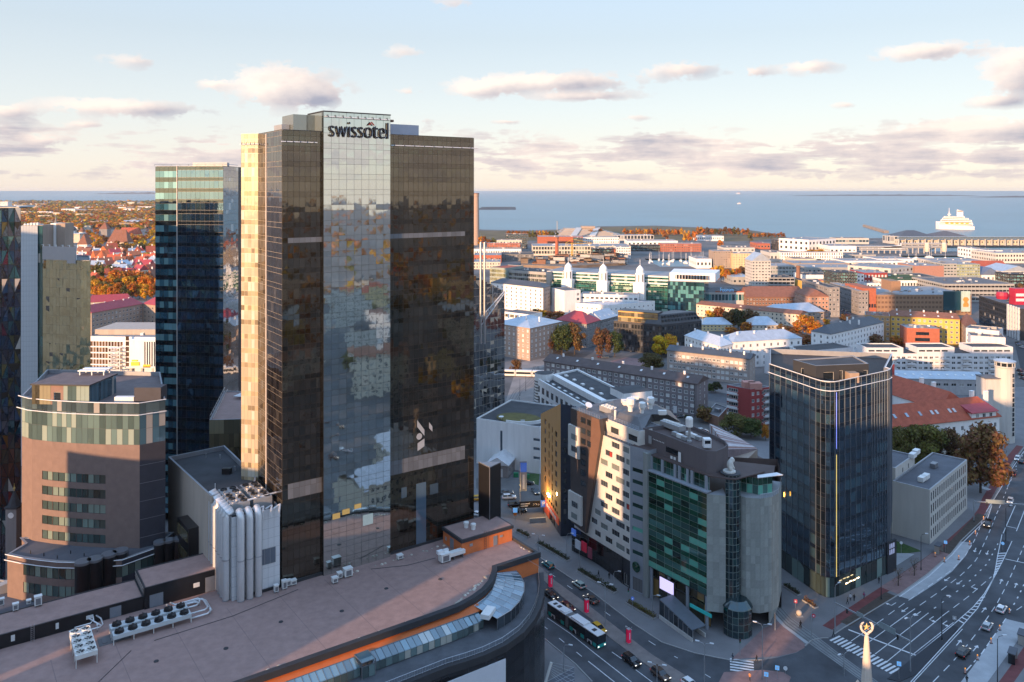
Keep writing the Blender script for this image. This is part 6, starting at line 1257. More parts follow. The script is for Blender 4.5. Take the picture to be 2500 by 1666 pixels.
# ------------------------------------------------------------------ the town behind: corner buildings read off their eaves
def corner(k,A,C_,B,z):
 a,c2,b=(K(*((k,)+p if len(p)==2 else p),z) for p in (A,C_,B));return [a,c2,b,a+b-c2]
def front(k,A,B,z,dep):
 a,b=(K(*((k,)+p if len(p)==2 else p),z) for p in (A,B));d=(b-a).normalized();n=Vector((-d.y,d.x))*dep;return [a,b,b+n,a+n]
G=lambda*a:('g',)+a
def chims(root,P,z,n,mat=None):
 for i in range(n):f=(i+.5)/n;p=P[0].lerp(P[1],f).lerp(P[3].lerp(P[2],f),.5+random.uniform(-.2,.2))-P[0];d=P[1]-P[0];chimney(root,p.x,p.y,z,mat=mat,rz=math.atan2(d.y,d.x))
def hatches(root,P,z0,rh,n,mat=None,v=.3):
 """small roof lights lying on the front slope"""
 d=(P[1]-P[0]);rz=math.atan2(d.y,d.x);dep=(P[3]-P[0]).length
 for i in range(n):
  p=P[0]+d*((i+.5)/n)+(P[3]-P[0])*v*.5-P[0];zz=z0+rh*v
  m=MB();s=math.atan2(rh,dep/2);m.box(-.5,.5,-.7,.7,.05,.22);o=m.build('roof_window',mat or M('vent_white'),root,(p.x,p.y,zz),rz);o.rotation_euler=(s,0,rz)
p=corner('C3',(-60,358),(300,412),(615,345),20);t=bld('apartment_house','brick corner house with pale metal hip roof beside the tram street',p,20,M('brick_tan'),{0:[G(8,6,1.4,1.7,1.6,3.1)],1:[G(8,6,1.4,1.7,1.6,3.1)]},'pitched',M('roof_metal_pale'),rh=4.5,seam=1.4,fw=.22,gm=GLH);chims(t,p,23,4)
p=corner('C3',(560,325),(862,370),(1000,330),16);t=bld('apartment_house','grey house with crimson metal hip roof behind the big trees',p,16,M('plaster_grey'),{1:[G(5,5,1.3,1.6,1.4,3)],0:[G(9,5,1.3,1.6,1.4,3)]},'pitched',M('roof_crimson'),rh=6,seam=1.4,fw=.14);chims(t,p,20,2)
p=corner('C3',(760,270),(1000,330),(1168,288),16);p=front('C3',(1000,331),(1170,287),16,14);t=bld('apartment_house','long grey house with pale blue metal gable roof and dormers',p,16,M('plaster_grey'),{0:[G(10,5,1.3,1.6,1.4,3)]},'pitched',M('roof_metal_pale'),rh=5,hip=.2,seam=1.2,fw=.14);hatches(t,p,16,5,4)
# black modern block with gold glazed top
p=corner('C3',(1130,262),(1600,300),(2000,262),24);t=bld('modern_block','black modern block with gold framed glazed top floors',p,19,M('dark_panel'),{0:[G(16,5,1.5,2.6,.6,3.6)],1:[G(14,5,1.3,2.2,.8,3.6)]},'flat',M('roof_dark'),ind=True,fm=FD,gm=GLD);L0=p[0]
q=[K('C3',*a,25.7)-L0 for a in ((1172,238),(1565,268))];d=(q[1]-q[0]);nn=Vector((-d.y,d.x)).normalized()*10;curtain(t,q[0],q[1],19,25.7,12,3.3,2.5,GL('glass_amber'),M('gold_panel',(.42,.26,.09),.4,metal=.3),M('gold_frame',(.40,.24,.08),.45,metal=.2),ind=24);MB().prism([q[0]+nn*.01,q[1]+nn*.01,q[1]+nn,q[0]+nn],19,26.0).build('top_block',M('dark_panel'),t)
q=[a-L0 for a in p];m=MB();a,b,c2,e=q[1].lerp(q[0],.1),q[2],q[3].lerp(q[2],.5),q[3];mm=MB();base=[q[1],q[2],q[2].lerp(q[3],.6),q[1].lerp(q[0],.35)];top=inset(base,2.2)
for i in range(4):j=(i+1) % 4;mm.quad((*base[i],19),(*base[j],19),(*top[j],25),(*top[i],25))
mm.ngon([(*x,25) for x in top]);mr=mm.build('mansard',M('roof_metal_dark'),t)
for i in range(12):
 for z in (20.4,22.8):f=(i+.5)/12;x=base[0].lerp(base[1],f).lerp(top[0].lerp(top[1],f),(z-19)/6+.05) ;d=base[1]-base[0];MB().box(-.7,.7,-.5,.2,0,1.5).build('dormer',GLD,mr,(x.x,x.y,z),math.atan2(d.y,d.x))
# long grey-brown slab with dark roof
p=corner('C3',(440,735),(1955,962),(2062,906),15.3);t=bld('apartment_slab','long mauve grey apartment slab with dark brown gable roof',p,15.3,M('plaster_mauve',(.20,.175,.18),.9,var=.1,streak=True),{0:[G(27,5,1.8,1.6,1.2,2.9,1.5)],1:[G(2,5,1.3,1.6,1.2,2.9,3.2)]},'pitched',M('roof_brown'),rh=2.6,hip=0,ind=True,gm=GLH,fw=.2,over=.6)
L0=p[0];q=[a-L0 for a in p]
for f in (.22,.47,.69,.985):x=q[0].lerp(q[1],f);d=q[1]-q[0];nn=Vector((d.y,-d.x)).normalized()*.12;MB().tube([(x.x+nn.x,x.y+nn.y,0),(x.x+nn.x,x.y+nn.y,15.2)],.12,5).build('drainpipe',M('frame_dark'),t)
for e,s in ((1,1),):a,b=q[1],q[2];m=MB();mid=(a+b)/2;m.ngon([(*a,15.3),(*b,15.3),(*mid,17.7)]);m.build('gable',M('plaster_mauve'),t)
chims(t,p,17.2,5);hatches(t,p,15.3,2.6,7,v=.55)
x=q[0].lerp(q[1],.86);d=(q[1]-q[0]).normalized();MB().box(0,1.8,-.1,.05,.2,3.4).build('door',M('door_white',(.6,.6,.6)),t,x,math.atan2(d.y,d.x))
p=corner('C3',(1657,628),('C4',500,490),('C4',536,462),14);t=bld('apartment_slab','beige apartment slab with shallow grey roof behind the mauve slab',p,14,M('plaster_beige',(.34,.29,.26),.9,var=.1,streak=True),{0:[G(18,4,1.8,1.6,1.4,3.0,1.5)],1:[G(2,4,1.2,1.5,1.5,3.0)]},'pitched',M('roof_metal_dark'),rh=2,hip=0,ind=True,gm=GLH,fw=.2,over=.5,seam=1.2);chims(t,p,15.4,6)
# white houses with pale roofs
p=front('C4',(388,374),(852,347),15.5,15);t=bld('white_house','white four storey house with pale seamed hip roof and tall windows',p,15.5,M('plaster_white'),{0:[G(10,4,1.4,1.9,1.3,3.5)]},'pitched',M('roof_metal_pale'),rh=4.5,seam=1.1,fw=.14);chims(t,p,18.6,4)
p=corner('C4',(60,330),(300,405),(388,385),14.5);t=bld('white_house','white L shaped house with snow pale roof wings and small balcony',p,14.5,M('plaster_white'),{0:[G(10,4,1.3,1.7,1.3,3.3)],1:[G(4,4,1.3,1.7,1.3,3.3)]},'pitched',M('roof_metal_white',(.52,.56,.60),.45,metal=.2,var=.1),rh=4,seam=1.1,fw=.14);chims(t,p,17.5,3)
p=corner('C4',(915,300),(1047,322),(1405,240),15);t=bld('white_house','long bluish white house with dark gable roof near the orange tree',p,15,M('plaster_white'),{0:[G(3,4,1.3,1.8,1.4,3.4)],1:[G(17,4,1.3,1.8,1.4,3.4)]},'pitched',M('roof_metal_dark'),rh=4,hip=.9,seam=1.3,fw=.14);chims(t,p,17.8,5)
# yellow block
p=front('C2',(1395,738),(1892,765),18,15);t=bld('yellow_block','sunlit yellow apartment block with brown roof',p,18,M('plaster_yellow'),{0:[G(13,5,1.5,1.7,1.6,3.3)]},'pitched',M('roof_tile_brown'),rh=3,hip=.2,fw=.14);chims(t,p,20.2,5);hatches(t,p,18,3,5)
p=front('C2',(1212,732),(1392,742),18,18);t=bld('tan_block','ochre tan apartment wing with terrace roof joining the yellow block',p,18,M('plaster_ochre',(.45,.27,.12),.85,var=.1),{0:[G(5,5,1.5,1.7,1.6,3.3)]},'flat',M('roof_tile_brown'),clut=4,fw=.14)
p=front('C2',(1512,826),(1747,832),14.5,14);t=bld('brick_block','orange brick block with roof plant below the yellow block',p,14.5,M('brick_red'),{0:[(5,2,9,2.2),(5,6,9,2.2),(5.5,10,8,2),(22,2,3.5,2.6),(22,6.4,3.5,2.6),(22,10.6,3.5,2.2)]},'flat',M('roof_light'),clut=10,fm=FD,gm=GLD,cols=5)
p=corner('C2',(1890,770),(1930,812),(2010,792),16);bld('tan_house','tan end house with brown hip roof right of the yellow block',p,16,M('plaster_tan'),{0:[G(3,4,1.3,1.6,1.5,3.4)]},'pitched',M('roof_tile_brown'),rh=5,fw=.14)
# white stepped apartments
WS=M('plaster_white2',(.62,.62,.63),.85,var=.07,streak=True)
def white_steps():
 p=front('C4',(1290,452),(2278,452),13.0,15);t=bld('stepped_apartments','long white stepped apartment block with stacked balconies',p,13.0,WS,{0:[G(26,4,2.0,1.4,1.2,2.9,1.2)]},'flat',M('roof_dark'),par=.4,fw=.12,fm=FW,ind=True)
 q=[a-p[0] for a in p];d=q[1]-q[0];ln=d.length;u=d/ln;n=Vector((-u.y,u.x));rz=math.atan2(d.y,d.x)
 for a,b,z in ((0,.25,16.2),(.345,.60,16.4),(.72,1.0,16.6)):
  s=ob('raised_storey',None,t);P=[u*ln*a-n*.05,u*ln*b-n*.05,u*ln*b+n*13,u*ln*a+n*13];L_=(P[1]-P[0]).length;facade(s,P[0],P[1],13,z,[(1+4.2*k,14.0,3.4,.9) for k in range(int(L_/4.4))],WS,GLD,FD,False,cols=3);facade(s,P[1],P[2],13,z,[],WS);facade(s,P[3],P[0],13,z,[],WS);flat_roof(s,P,z+.02,M('roof_dark'),MT['cap_white'],.5)
 for f in (.18,.30,.47,.53,.68,.86):
  for k in range(4):x=u*ln*f;m=MB().box(-2.2,2.2,-1.3,0,1.0+2.9*k,1.2+2.9*k);m.box(-2.2,2.2,-1.3,-1.2,1.2+2.9*k,2.2+2.9*k);m.build('balcony',WS,t,x,rz)
 p2=front('C4',(718,452),(1196,410),14,15);t2=bld('stepped_apartments','plain white apartment wing with flat dark roof behind the black tower',p2,14,WS,{0:[G(11,4,2.0,1.3,1.4,3)]},'flat',M('roof_dark'),clut=3)
 for k,(A,B,z,lb) in enumerate((((1960,278),(2185,300),22,'higher white block of the stepped apartments with railed roof'),((1993,330),(2228,345),20,'white block with orange roof box above the stepped apartments'))):
  p3=front('C4',A,B,z,14);bld('stepped_apartments',lb,p3,z,WS,{0:[G(5,2,2.2,1.2,z-8,3)]},'flat',M('roof_grey'),clut=3)
white_steps()
p=front('C4',(1485,618),(2118,630),8,16);t=bld('low_hall','low hall with pale blue metal roof and a row of skylights',p,8,M('plaster_grey2',(.34,.34,.35),.85),{0:[G(12,1,2.4,1.4,4.4,3)]},'pitched',M('roof_metal_pale'),rh=2.2,hip=.2,seam=1.3);hatches(t,p,8,2.2,11,v=.5)
# round concrete tower
def round_tower():
 Y=330.0;c0=at(2453,Y);t=thing('concrete_tower','tall round concrete tower with lantern top beside the red roofed house','tower',c0);CL=M('concrete_light');MB().lathe([(3.6,0),(3.6,30.6),(3.9,30.8),(3.9,31.3)],20).build('shaft',CL,t);MB().lathe([(3.4,31.3),(3.4,32.8)],16).build('lantern',GLD,t);MB().lathe([(4.1,32.8),(4.1,33.3),(1.5,34.0)],20).build('cap',M('roof_metal_pale'),t)
 for k in range(10):a=2*math.pi*k/10;MB().box(-.15,.15,-.15,.15,31.3,32.8).build('post',CL,t,(3.5*math.cos(a),3.5*math.sin(a)))
 for k in range(13):MB().box(-.5,.5,-3.75,-3.4,3+2*k,4.5+2*k).build('window',GLD,t,(0,0),R(24))
 MB().box(-9,-2.6,-2,5,0,26).build('stair_block',CL,t);MB().box(-9.2,-2.6,-2.2,5.2,26,26.4).build('stair_cap',M('roof_grey'),t)
round_tower()
# red tiled corner house
def red_roof():
 a,b=W(2150,1047,16),W(2440,1016,16);d=(b-a).normalized();n=Vector((-d.y,d.x));RT=M('roof_tile_red');WW=M('plaster_white');p=[a,b,b+n*14,a+n*14]
 t=bld('red_roof_house','white corner house with long red tiled roof and many roof windows',p,16,WW,{0:[G(14,4,1.3,1.8,1.4,3.5)],1:[G(3,4,1.3,1.8,1.4,3.5)]},'pitched',RT,rh=6.2,hip=.5,over=.6,ind=True,fw=.14);q=[x-a for x in p];rz=math.atan2(d.y,d.x);ln=(b-a).length;s=math.atan2(6.2,7.6)
 for f in (.06,.16,.26,.37,.47,.51,.62,.66,.78):x=d*ln*f+n*3.0;m=MB().box(-.55,.55,-.9,.9,.06,.22);o=m.build('roof_window',GL('glass_skylight',(.18,.22,.26),2.2,plight=.3,light=(.4,.42,.45)),t,(x.x,x.y,16+6.2*3.6/7.6),rz);o.rotation_euler=(s,0,rz)
 x=d*ln*.86+n*1.0;dm=ob('dormer_house',None,t,(x.x,x.y,0),rz);MB().box(-6,6,-1.2,4,15.6,18.4).build('wall',WW,dm);MB().prism([(-6.6,-2.0),(6.6,-2.0),(6.6,4.6),(-6.6,4.6)],18.2,[18.4,18.4,20.6,20.6]).build('roof',M('roof_crimson'),dm)
 for k in range(3):m=MB();add_win(m,Matrix.Translation((-4+3.3*k,-1.22,16.2)),1.5,1.6,2,.12);m.build('window',[FW,GLASS],dm)
 # wing behind, seen over the ridge
 wa=b+n*14;p2=[b-d*15+n*14.05,b+n*14.05,b+n*52,b-d*15+n*52];P=[x-a for x in p2];w=ob('rear_wing',None,t);facade(w,P[1],P[2],0,16,grid(38,9,4,1.3,1.8,1.4,3.5),WW,None,None,False);facade(w,P[3],P[0],0,16,[],WW);pitched(w,P,16,6.2,RT,.3,.6)
 p3=[b-d*52+n*40,b-d*15.1+n*40,b-d*15.1+n*54,b-d*52+n*54];P=[x-a for x in p3];facade(w,P[0],P[1],0,16,grid(36,9,4,1.3,1.8,1.4,3.5),WW,None,None,False);facade(w,P[3],P[0],0,16,[],WW);pitched(w,P,16,6.0,M('roof_tile_orange'),.3,.6,name='wing_roof')
 for x,y in ((4,8),(-6,10),(-12,26),(-9,34),(-30,47)):z=b+d*x*.5+n*y-a;chimney(t,z.x,z.y,20.5,1.6,1.0,3.0,WW,rz)
 yard=front('R2',(752,340),(930,350),9,12);t2=bld('courtyard_house','cream courtyard house with pale blue metal roof inside the red roofed block',yard,9,M('plaster_cream'),{0:[G(6,2,1.6,1.8,1.6,3.6)]},'pitched',M('roof_metal_pale'),rh=3,seam=1.1,fw=.16)
 yard=front('R2',(925,352),(1150,362),10,10);bld('courtyard_house','white courtyard annex with pale blue lean roof and ribbon windows',yard,10,WW,{0:[G(9,1,1.7,1.8,6,3.6)]},'pitched',M('roof_metal_pale'),rh=2,hip=.2,seam=1.1,fw=.16)
red_roof()
# red and white balcony flats
RW=M('render_red',(.27,.045,.045),.8,var=.08);
def red_flats():
 p=corner('C4',(345,664),(505,694),(640,676),17);t=bld('balcony_flats','dark red flats with white balconies and pink roof boxes',p,17,RW,{0:[G(2,5,1.5,1.5,1.6,3.1,14)],1:[G(4,5,1.5,1.5,1.6,3.1)]},'flat',M('roof_grey'),MT['cap'],ind=True,fw=.14);q=[x-p[0] for x in p]
 for e,(f0,f1) in ((0,(.06,.5)),(1,(.62,.98))):
  a,b=q[e].lerp(q[e+1],f0),q[e].lerp(q[e+1],f1);d=b-a;rz=math.atan2(d.y,d.x)
  for k in range(5):m=MB().box(0,d.length,-1.3,0,1.0+3.1*k,1.15+3.1*k);m.box(0,d.length,-1.35,-1.25,1.15+3.1*k,2.2+3.1*k);m.build('balcony',M('panel_white',(.6,.61,.62)),t,a,rz);g=MB();add_win(g,Matrix.Translation((.3,-.05,2.2+3.1*k)),d.length-.6,1.4,4,.1);g.build('window',[FW,GLD],t,a,rz)
 for f in (.3,.75):x=q[0].lerp(q[1],f)*.6+q[2]*.4;MB().box(-2.6,2.6,-2,2,16.5,19.2).build('roof_box',M('plaster_pink'),t,x)
 a,b=K('R2',690,178,21),K('R2',793,160,21);d=(b-a).normalized();n=Vector((-d.y,d.x));p=[a,b,b+n*14,a+n*14];bld('red_flats','plain dark red flats wall right behind the black tower',p,21,RW,{},'flat',M('roof_grey'))
 p=corner('C4',(205,850),(290,880),(350,815),4.2);bld('brick_store','low brick store with flat grey roof by the red flats',p,4.2,M('brick_brown'),{},'flat',M('roof_grey'),clut=1)
 # old hall with worn striped metal roof behind the bank
 Z=14;pl=[K('G1',*x,Z) for x in ((780,420),(880,440),(965,360),(840,285),(660,250))];t=thing('old_hall','old hall with worn striped metal roof behind the bank penthouse','building',pl[0]);P=[x-pl[0] for x in pl];MB().prism(P,0,Z).build('wall',M('plaster_tan'),t);rf=ob('roof',None,t);n=26
 a0,a1,b0,b1=P[4],P[0],P[2]+(P[3]-P[2])*1.0,P[2]
 for k in range(n):
  f0,f1=k/n,(k+.92)/n;e=lambda f:P[4].lerp(P[0],f) if f<1 else P[0];g=lambda f:P[3].lerp(P[2],f);m=MB();x=[e(f0),e(f1),g(f1),g(f0)];m.prism(x,Z+.02,[Z+3.2,Z+3.2,Z+.3,Z+.3]);m.build('roof_sheet',random.choice([M('sheet_pale',(.42,.40,.42),.5,metal=.2,var=.2),M('sheet_pale'),M('sheet_mauve',(.28,.22,.23),.6,var=.2),M('sheet_rust',(.22,.12,.10),.7,var=.2)]),rf)
 Z=10;pl=[K('G1',*x,Z) for x in ((800,445),(1040,545),(1100,520),(1040,440),(960,395),(880,445))];t=thing('flat_hall','low brown flat roofed hall with small skylights behind the bank','building',pl[0]);P=[x-pl[0] for x in pl];MB().prism(P,0,Z,0,1).build('wall',[M('plaster_tan'),M('roof_brown')],t)
 for x,y in ((1000,445),(1035,455)):v=K('G1',x,y,Z)-pl[0];MB().lathe([(1.1,0),(1.0,.5),(.3,.8)],8).build('skylight',M('white_metal'),t,(v.x,v.y,Z))
red_flats()
# white modern block with stripes left of the mauve slab
def striped_block():
 Z=14;A,C_,B=K('C3',362,905,Z),K('C3',870,1195,Z),K('C3',1310,1075,Z);D=A+B-C_;t=thing('white_strip_block','white block with dark roofs and square windows beside the mauve slab','building',A);L=lambda p:p-A;WP=M('plaster_white');ln=(C_-A).length
 facade(t,L(A),L(C_),0,Z,[(1.5+k*5.2,8.0,3.0,3.0) for k in range(int(ln/5.4))]+[(1.0+k*5.2,1.0,3.4,5.2) for k in range(int(ln/5.4))],WP,GLD,FD,True,cols=2)
 for a,b in ((C_,B),(B,D),(D,A)):facade(t,L(a),L(b),0,Z,[],WP)
 flat_roof(t,[L(p) for p in (A,C_,B,D)],Z,M('roof_dark'),MT['cap_white'],.8,.8);u=(C_-A).normalized();n=Vector((-u.y,u.x))
 for w0,w1,z1,s0,s1,mm in ((7,9.5,1.8,4,ln-1,WP),(9.5,17,1.0,2,ln-4,M('roof_dark'))):a=L(A)+n*w0;MB().prism([a+u*s0,a+u*s1,a+u*s1+n*(w1-w0),a+u*s0+n*(w1-w0)],Z-.8,Z+z1,0,1).build('roof_strip',[WP,mm],t)
 m=MB();arc=[L(A)+n*4+Vector((math.cos(a),math.sin(a)))*4.5 for a in [2*math.pi*k/18 for k in range(18)]];m.prism(arc,0,Z+2.2,0,1);m.build('round_end',[WP,M('roof_dark')],t)
 for k in range(9):MB().prism([x+(x-arc[0].lerp(arc[9],.5))*.02 for x in arc],1+1.4*k,1.5+1.4*k).build('sun_louvre',FD,t)
 a=L(C_)+n*18+u*-14;m=MB().prism([a,a+u*12,a+u*12+n*14,a+n*14],0,Z+3.4,0,1);bx_=m.build('plant_block',[WP,M('roof_dark')],t)
 for k in range(7):a=L(A)+n*3.5+u*(6+k*(ln-10)/7);MB().box(-1.2,1.2,-.5,.5,0,.35).build('skylight',M('vent_white'),t,(a.x,a.y,Z-.8),math.atan2(u.y,u.x))
 for k in range(5):a=L(A)+n*13+u*(6+k*(ln-10)/5);MB().box(-1,1,-.7,.7,0,.6).build('skylight',M('vent_white'),t,(a.x,a.y,Z+1),math.atan2(u.y,u.x))
striped_block()
# tall white house with grey end, white stair tower house, low white hall
p=corner('C1',(190,665),(690,720),(762,697),22);t=bld('white_tenement','tall white tenement with dark hip roof and grey end wall',p,22,{0:M('plaster_white'),1:M('plaster_grey'),2:M('plaster_grey'),3:M('plaster_white')},{0:[G(11,6,1.3,1.6,2.2,3.2)],1:[G(5,6,1.2,1.6,2.2,3.2)]},'pitched',M('roof_metal_dark'),rh=3.5,seam=1.5,fm=FG,fw=.1)
p=front('C1',(895,745),(1048,735),20,22);bld('stair_house','white stair block with four square windows before the green glass complex',p,20,M('plaster_white'),{0:[(12,3.2+4*k,2.4,2.0) for k in range(4)]},'flat',M('roof_grey'),fm=FG)
p=front('C1',(1048,775),(1600,790),16,18);bld('white_hall','long white hall with ribbon windows and silver ducts on its roof',p,16,M('plaster_white'),{0:[G(12,1,2.6,1.6,12,3)]},'flat',M('roof_light'),clut=12,fm=FG)
p=corner('C1',(1000,862),(1320,885),(1760,842),11);t=bld('white_hall','low cream hall with grey flat roofs and round windows',p,11,M('plaster_white'),{0:[G(7,2,1.2,1.2,3,3.8)],1:[G(10,2,1.2,1.2,3,3.8)]},'flat',M('roof_metal_pale'),clut=4)
p=front('C1',(322,945),(560,975),9,16);bld('low_shop','low shop with yellow glazed front between tenement and brick corner house',p,9,M('plaster_white'),{0:[G(5,1,4,2.4,5,3)]},'flat',M('roof_grey'),gm=GL('glass_amber'))
# green glass complex with three white towers
def green_complex():
 Z=30;A,B=K('C1',715,560,Z),K('C1',1882,612,Z);d=(B-A).normalized();n=Vector((-d.y,d.x));t=thing('green_glass_complex','long green glass office complex with three white domed towers','building',A);L=lambda p:p-A;ln=(B-A).length;rz=math.atan2(d.y,d.x);GG=GL('glass_emerald',(.02,.10,.075),2.0,(.7,1,.9),wav=.02,light=(.30,.42,.33),plight=.18);nc=46
 curtain(t,L(A),L(B),0,21,nc,3.5,2.2,GG,GL('glass_emerald_dark',(.01,.045,.035),1.9,(.7,1,.9),plight=.05),M('mullion_light'),ind=0);m=MB();P=[L(A)-n*.0,L(B),L(B)+n*40,L(A)+n*40];m.prism([P[0]+n*.1,P[1]+n*.1,P[2],P[3]],0,21);m.build('body',M('dark_panel'),t)
 A2,B2=L(A)+n*3,L(B)+n*3;curtain(t,A2,B2,21,Z,nc,3.0,1.7,GG,M('panel_white'),M('mullion_light'));MB().prism([A2+n*.1,B2+n*.1,P[2],P[3]],21,Z+.2).build('upper_body',M('roof_light'),t)
 for x,dz in ((940,0),(1275,0),(1625,0)):
  f=(x-715)/1167;base=(B-A)*(f*1.06/(1+.06*f))-n*4;tw=ob('white_tower',None,t,(base.x,base.y,0),rz);WW=M('plaster_white');MB().box(-4.8,4.8,-3,6,0,24).build('shaft',WW,tw);MB().lathe([(4.2,24),(4.2,32),(3.4,32.5),(3.4,35),(2.8,36.5),(1.5,38),(.4,39)],14,(0,2,0)).build('dome',WW,tw);MB().tube([(0,2,38),(0,2,44)],.2,5).build('flagpole',FW,tw)
  for k in range(4):MB().box(-.7,.7,-3.1,-3,4+3.4*k,6+3.4*k).build('window',GLD,tw)
  for k in range(8):a=2*math.pi*k/8;MB().box(-.3,.3,-4.3,-4.1,25,31).build('slot_window',GLD,tw,(0,2),a)
 p=front('C1',(1882,655),(2232,668),26,40);GDK=GL('glass_petrol',(.015,.05,.06),2.2,(.7,.95,1),wav=.02,light=(.10,.28,.28),plight=.3);s=thing('petrol_glass_block','petrol blue glass block ending the green glass complex','building',p[0]);Q=[x-p[0] for x in p];curtain(s,Q[0],Q[1],0,26,14,3.4,3.4,GDK,GDK,MULB,ind=110,gap=.12);curtain(s,Q[1],Q[2],0,26,10,3.4,3.4,GDK,GDK,MULB);MB().prism([Q[0]+Vector((0,.2)),Q[1]+Vector((-.1,.2)),Q[2],Q[3]],0,26.1).build('body',M('roof_light'),s);m=MB().prism([Q[0]+Vector((2,2)),Q[1]+Vector((10,3)),Q[2]+Vector((10,0)),Q[3]],26.1,33);tp=m.build('white_top',M('plaster_white'),s);g=MB();
 d2=(Q[1]-Q[0]);
 for k in range(13):x=Q[0]+Vector((4,1.9))+d2*(k/13)*1.05;MB().box(-.9,.9,-.1,.1,28,31.5).build('window',GLD,s,x,math.atan2(d2.y,d2.x))
 p=front('C1',(180,520),(332,530),32,30);bld('glass_flats','pale yellow green glazed flats left of the green complex',p,32,M('mullion_light'),{0:[G(12,8,3.2,2.6,1,3.8)]},'flat',M('roof_tile_red'),gm=GL('glass_lime',(.30,.32,.14),1.8,(1,1,.7),plight=.3,light=(.5,.5,.3)),cols=2)
 p=front('C1',(334,545),(716,570),30,30);bld('glass_flats','dark grey glazed flats joined to the green complex',p,30,M('concrete'),{0:[G(20,7,3.4,2.6,1,4.0)]},'flat',M('roof_dark'),gm=GL('glass_smoke',(.05,.06,.055),2.0,plight=.25,light=(.24,.27,.22)),cols=2,clut=8)
green_complex()
# ------------------------------------------------------------------ farther town and harbour: base row gives the distance
def far(k,x0,x1,yt,yb,wall,roof,nx=0,nz=0,label='',dep=25,yt2=None,name='building',gm=None,fm=None,rt='flat',rh=4,hip=.6,clut=4,ww=.5,wh=.5,sk=0.0,cat='building',cap=None):
 """front facing block: picture columns x0..x1, top row yt, ground row yb in crop k; sk turns it (m further away at the right end)"""
 pa,ya=c(k,x0,yb);pb,_=c(k,x1,yb);_,yta=c(k,x0,yt);Y=F*HC/(ya-HY);z=max(3,Zat(yta,Y));a,b=at(pa,Y),at(pb,Y+sk);d=(b-a).normalized();n=Vector((-d.y,d.x));p=[a,b,b+n*dep,a+n*dep];L=(b-a).length;fac={}
 if nx:cwx=L/nx;fh=z/(nz+.35);fac[0]=[G(nx,nz,cwx*ww,fh*wh,fh*.45,fh)]
 if nx and abs(b.x)>.05*b.y:
  i=3 if b.x>0 else 1;m_=max(1,int(dep/cwx));fac[i]=[G(m_,nz,cwx*ww,fh*wh,fh*.45,fh)]
 return bld(name,label,p,z,M(wall),fac,rt,M(roof),cap and MT[cap],rh=rh,hip=hip,gm=gm,fm=fm,clut=clut,cat=cat,cols=1,fw=.12)
TEAL=GL('glass_petrol');SMK=GL('glass_smoke')
# north shore, left to right
far('C1',322,540,205,345,'dark_panel','roof_dark',14,7,'dark teal glass office slab near the shore trees',22,gm=GL('glass_teal'),ww=.85,wh=.6)
far('C1',245,485,262,380,'plaster_cream','roof_light',8,3,'cream penthouse flats behind the orange brick flats',20)
far('C1',155,470,292,388,'brick_red','roof_light',13,4,'orange brick flats with rows of balconies near the shore',20)
far('C1',28,290,405,480,'brick_red','roof_light',10,1,'long red brick workshop with arched windows and pale roof',45,wh=.4)
far('C1',28,480,345,420,'plaster_white','roof_grey',20,1,'long white workshop with sawtooth windows',30)
far('C1',290,600,395,462,'concrete_dark','roof_dark',12,2,'row of dark brick warehouses behind the glazed flats',40)
far('C1',20,280,470,540,'plaster_cream','roof_light',10,2,'cream workshop with pale red edged roof near the twin masts',40)
far('C1',590,1530,318,410,'plaster_cream','roof_light',34,2,'wide cream shopping hall with glazed front near the marina',60,gm=SMK,ww=.8,wh=.7,clut=25)
far('C1',640,1070,228,300,'brick_red','roof_light',0,0,'long hall with striped salmon and white upper storey',40,clut=10)
far('C1',985,1065,240,310,'dark_panel','roof_dark',5,4,'dark glazed cube standing between the striped halls',20,gm=TEAL,ww=.85)
far('C1',1070,1420,236,300,'plaster_white','roof_light',16,2,'long white hall with brick red eaves near the shore',40)
far('C1',1370,1750,215,268,'concrete_light','roof_light',12,1,'pale ferry hall with tall white columns',40,ww=.75,wh=.8)
far('C1',1165,1345,345,435,'black_panel','roof_dark',8,3,'black glazed office cube near the marina',30,gm=TEAL,ww=.85)
far('C1',1345,1395,345,432,'brick_red','roof_dark',2,4,'narrow red brick office beside the black cube',30)
far('C1',1395,1528,328,436,'plaster_white','roof_light',8,4,'white gridded office at the marina corner',30,gm=GL('glass_blueish'),ww=.6,wh=.65)
far('C1',1500,1980,268,330,'plaster_white','roof_light',12,1,'low white quay shed with small square windows',45)
far('C1',1530,1820,310,368,'black_panel','roof_dark',14,2,'dark glazed quay restaurant row by the marina',25,gm=TEAL,ww=.8)
far('C1',1820,2205,295,372,'brick_red','roof_light',18,3,'dark red brick quay hotel with pale curved roof',25,ww=.6)
far('C1',2170,2420,222,270,'plaster_white','roof_light',14,1,'pale shed with many dormers behind the quay trees',40)
m=None
def site():
 rng=random.Random(11);k=0
 p0=[K('C1',*q) for q in ((480,520),(880,540),(1480,500),(1480,440),(880,420),(480,460))];t=thing('building_site','building site with bare concrete frames below the brick chimney','building site',p0[0]);pl=[q-p0[0] for q in p0];MB().prism(pl,0,3.5).build('ground_slab',M('site_earth',(.20,.15,.11),.95,var=.35,scale=.05),t)
 for i in range(80):
  a=pl[0].lerp(pl[2],rng.random()).lerp(pl[5].lerp(pl[3],rng.random()),rng.random());w,d,h=rng.uniform(3,9),rng.uniform(3,8),rng.uniform(4,11);m=MB().box(-w,w,-d,d,3,h);
  for q in range(2):m.box(-w-.3,w+.3,-d-.3,d+.3,h-3.4*q-.4,h-3.4*q)
  m.build('frame_block',rng.choice([M('concrete_light'),M('site_earth'),M('plaster_tan'),M('roof_light'),M('brick_brown')]),t,(a.x,a.y,0),rng.uniform(-.3,.3))
site()
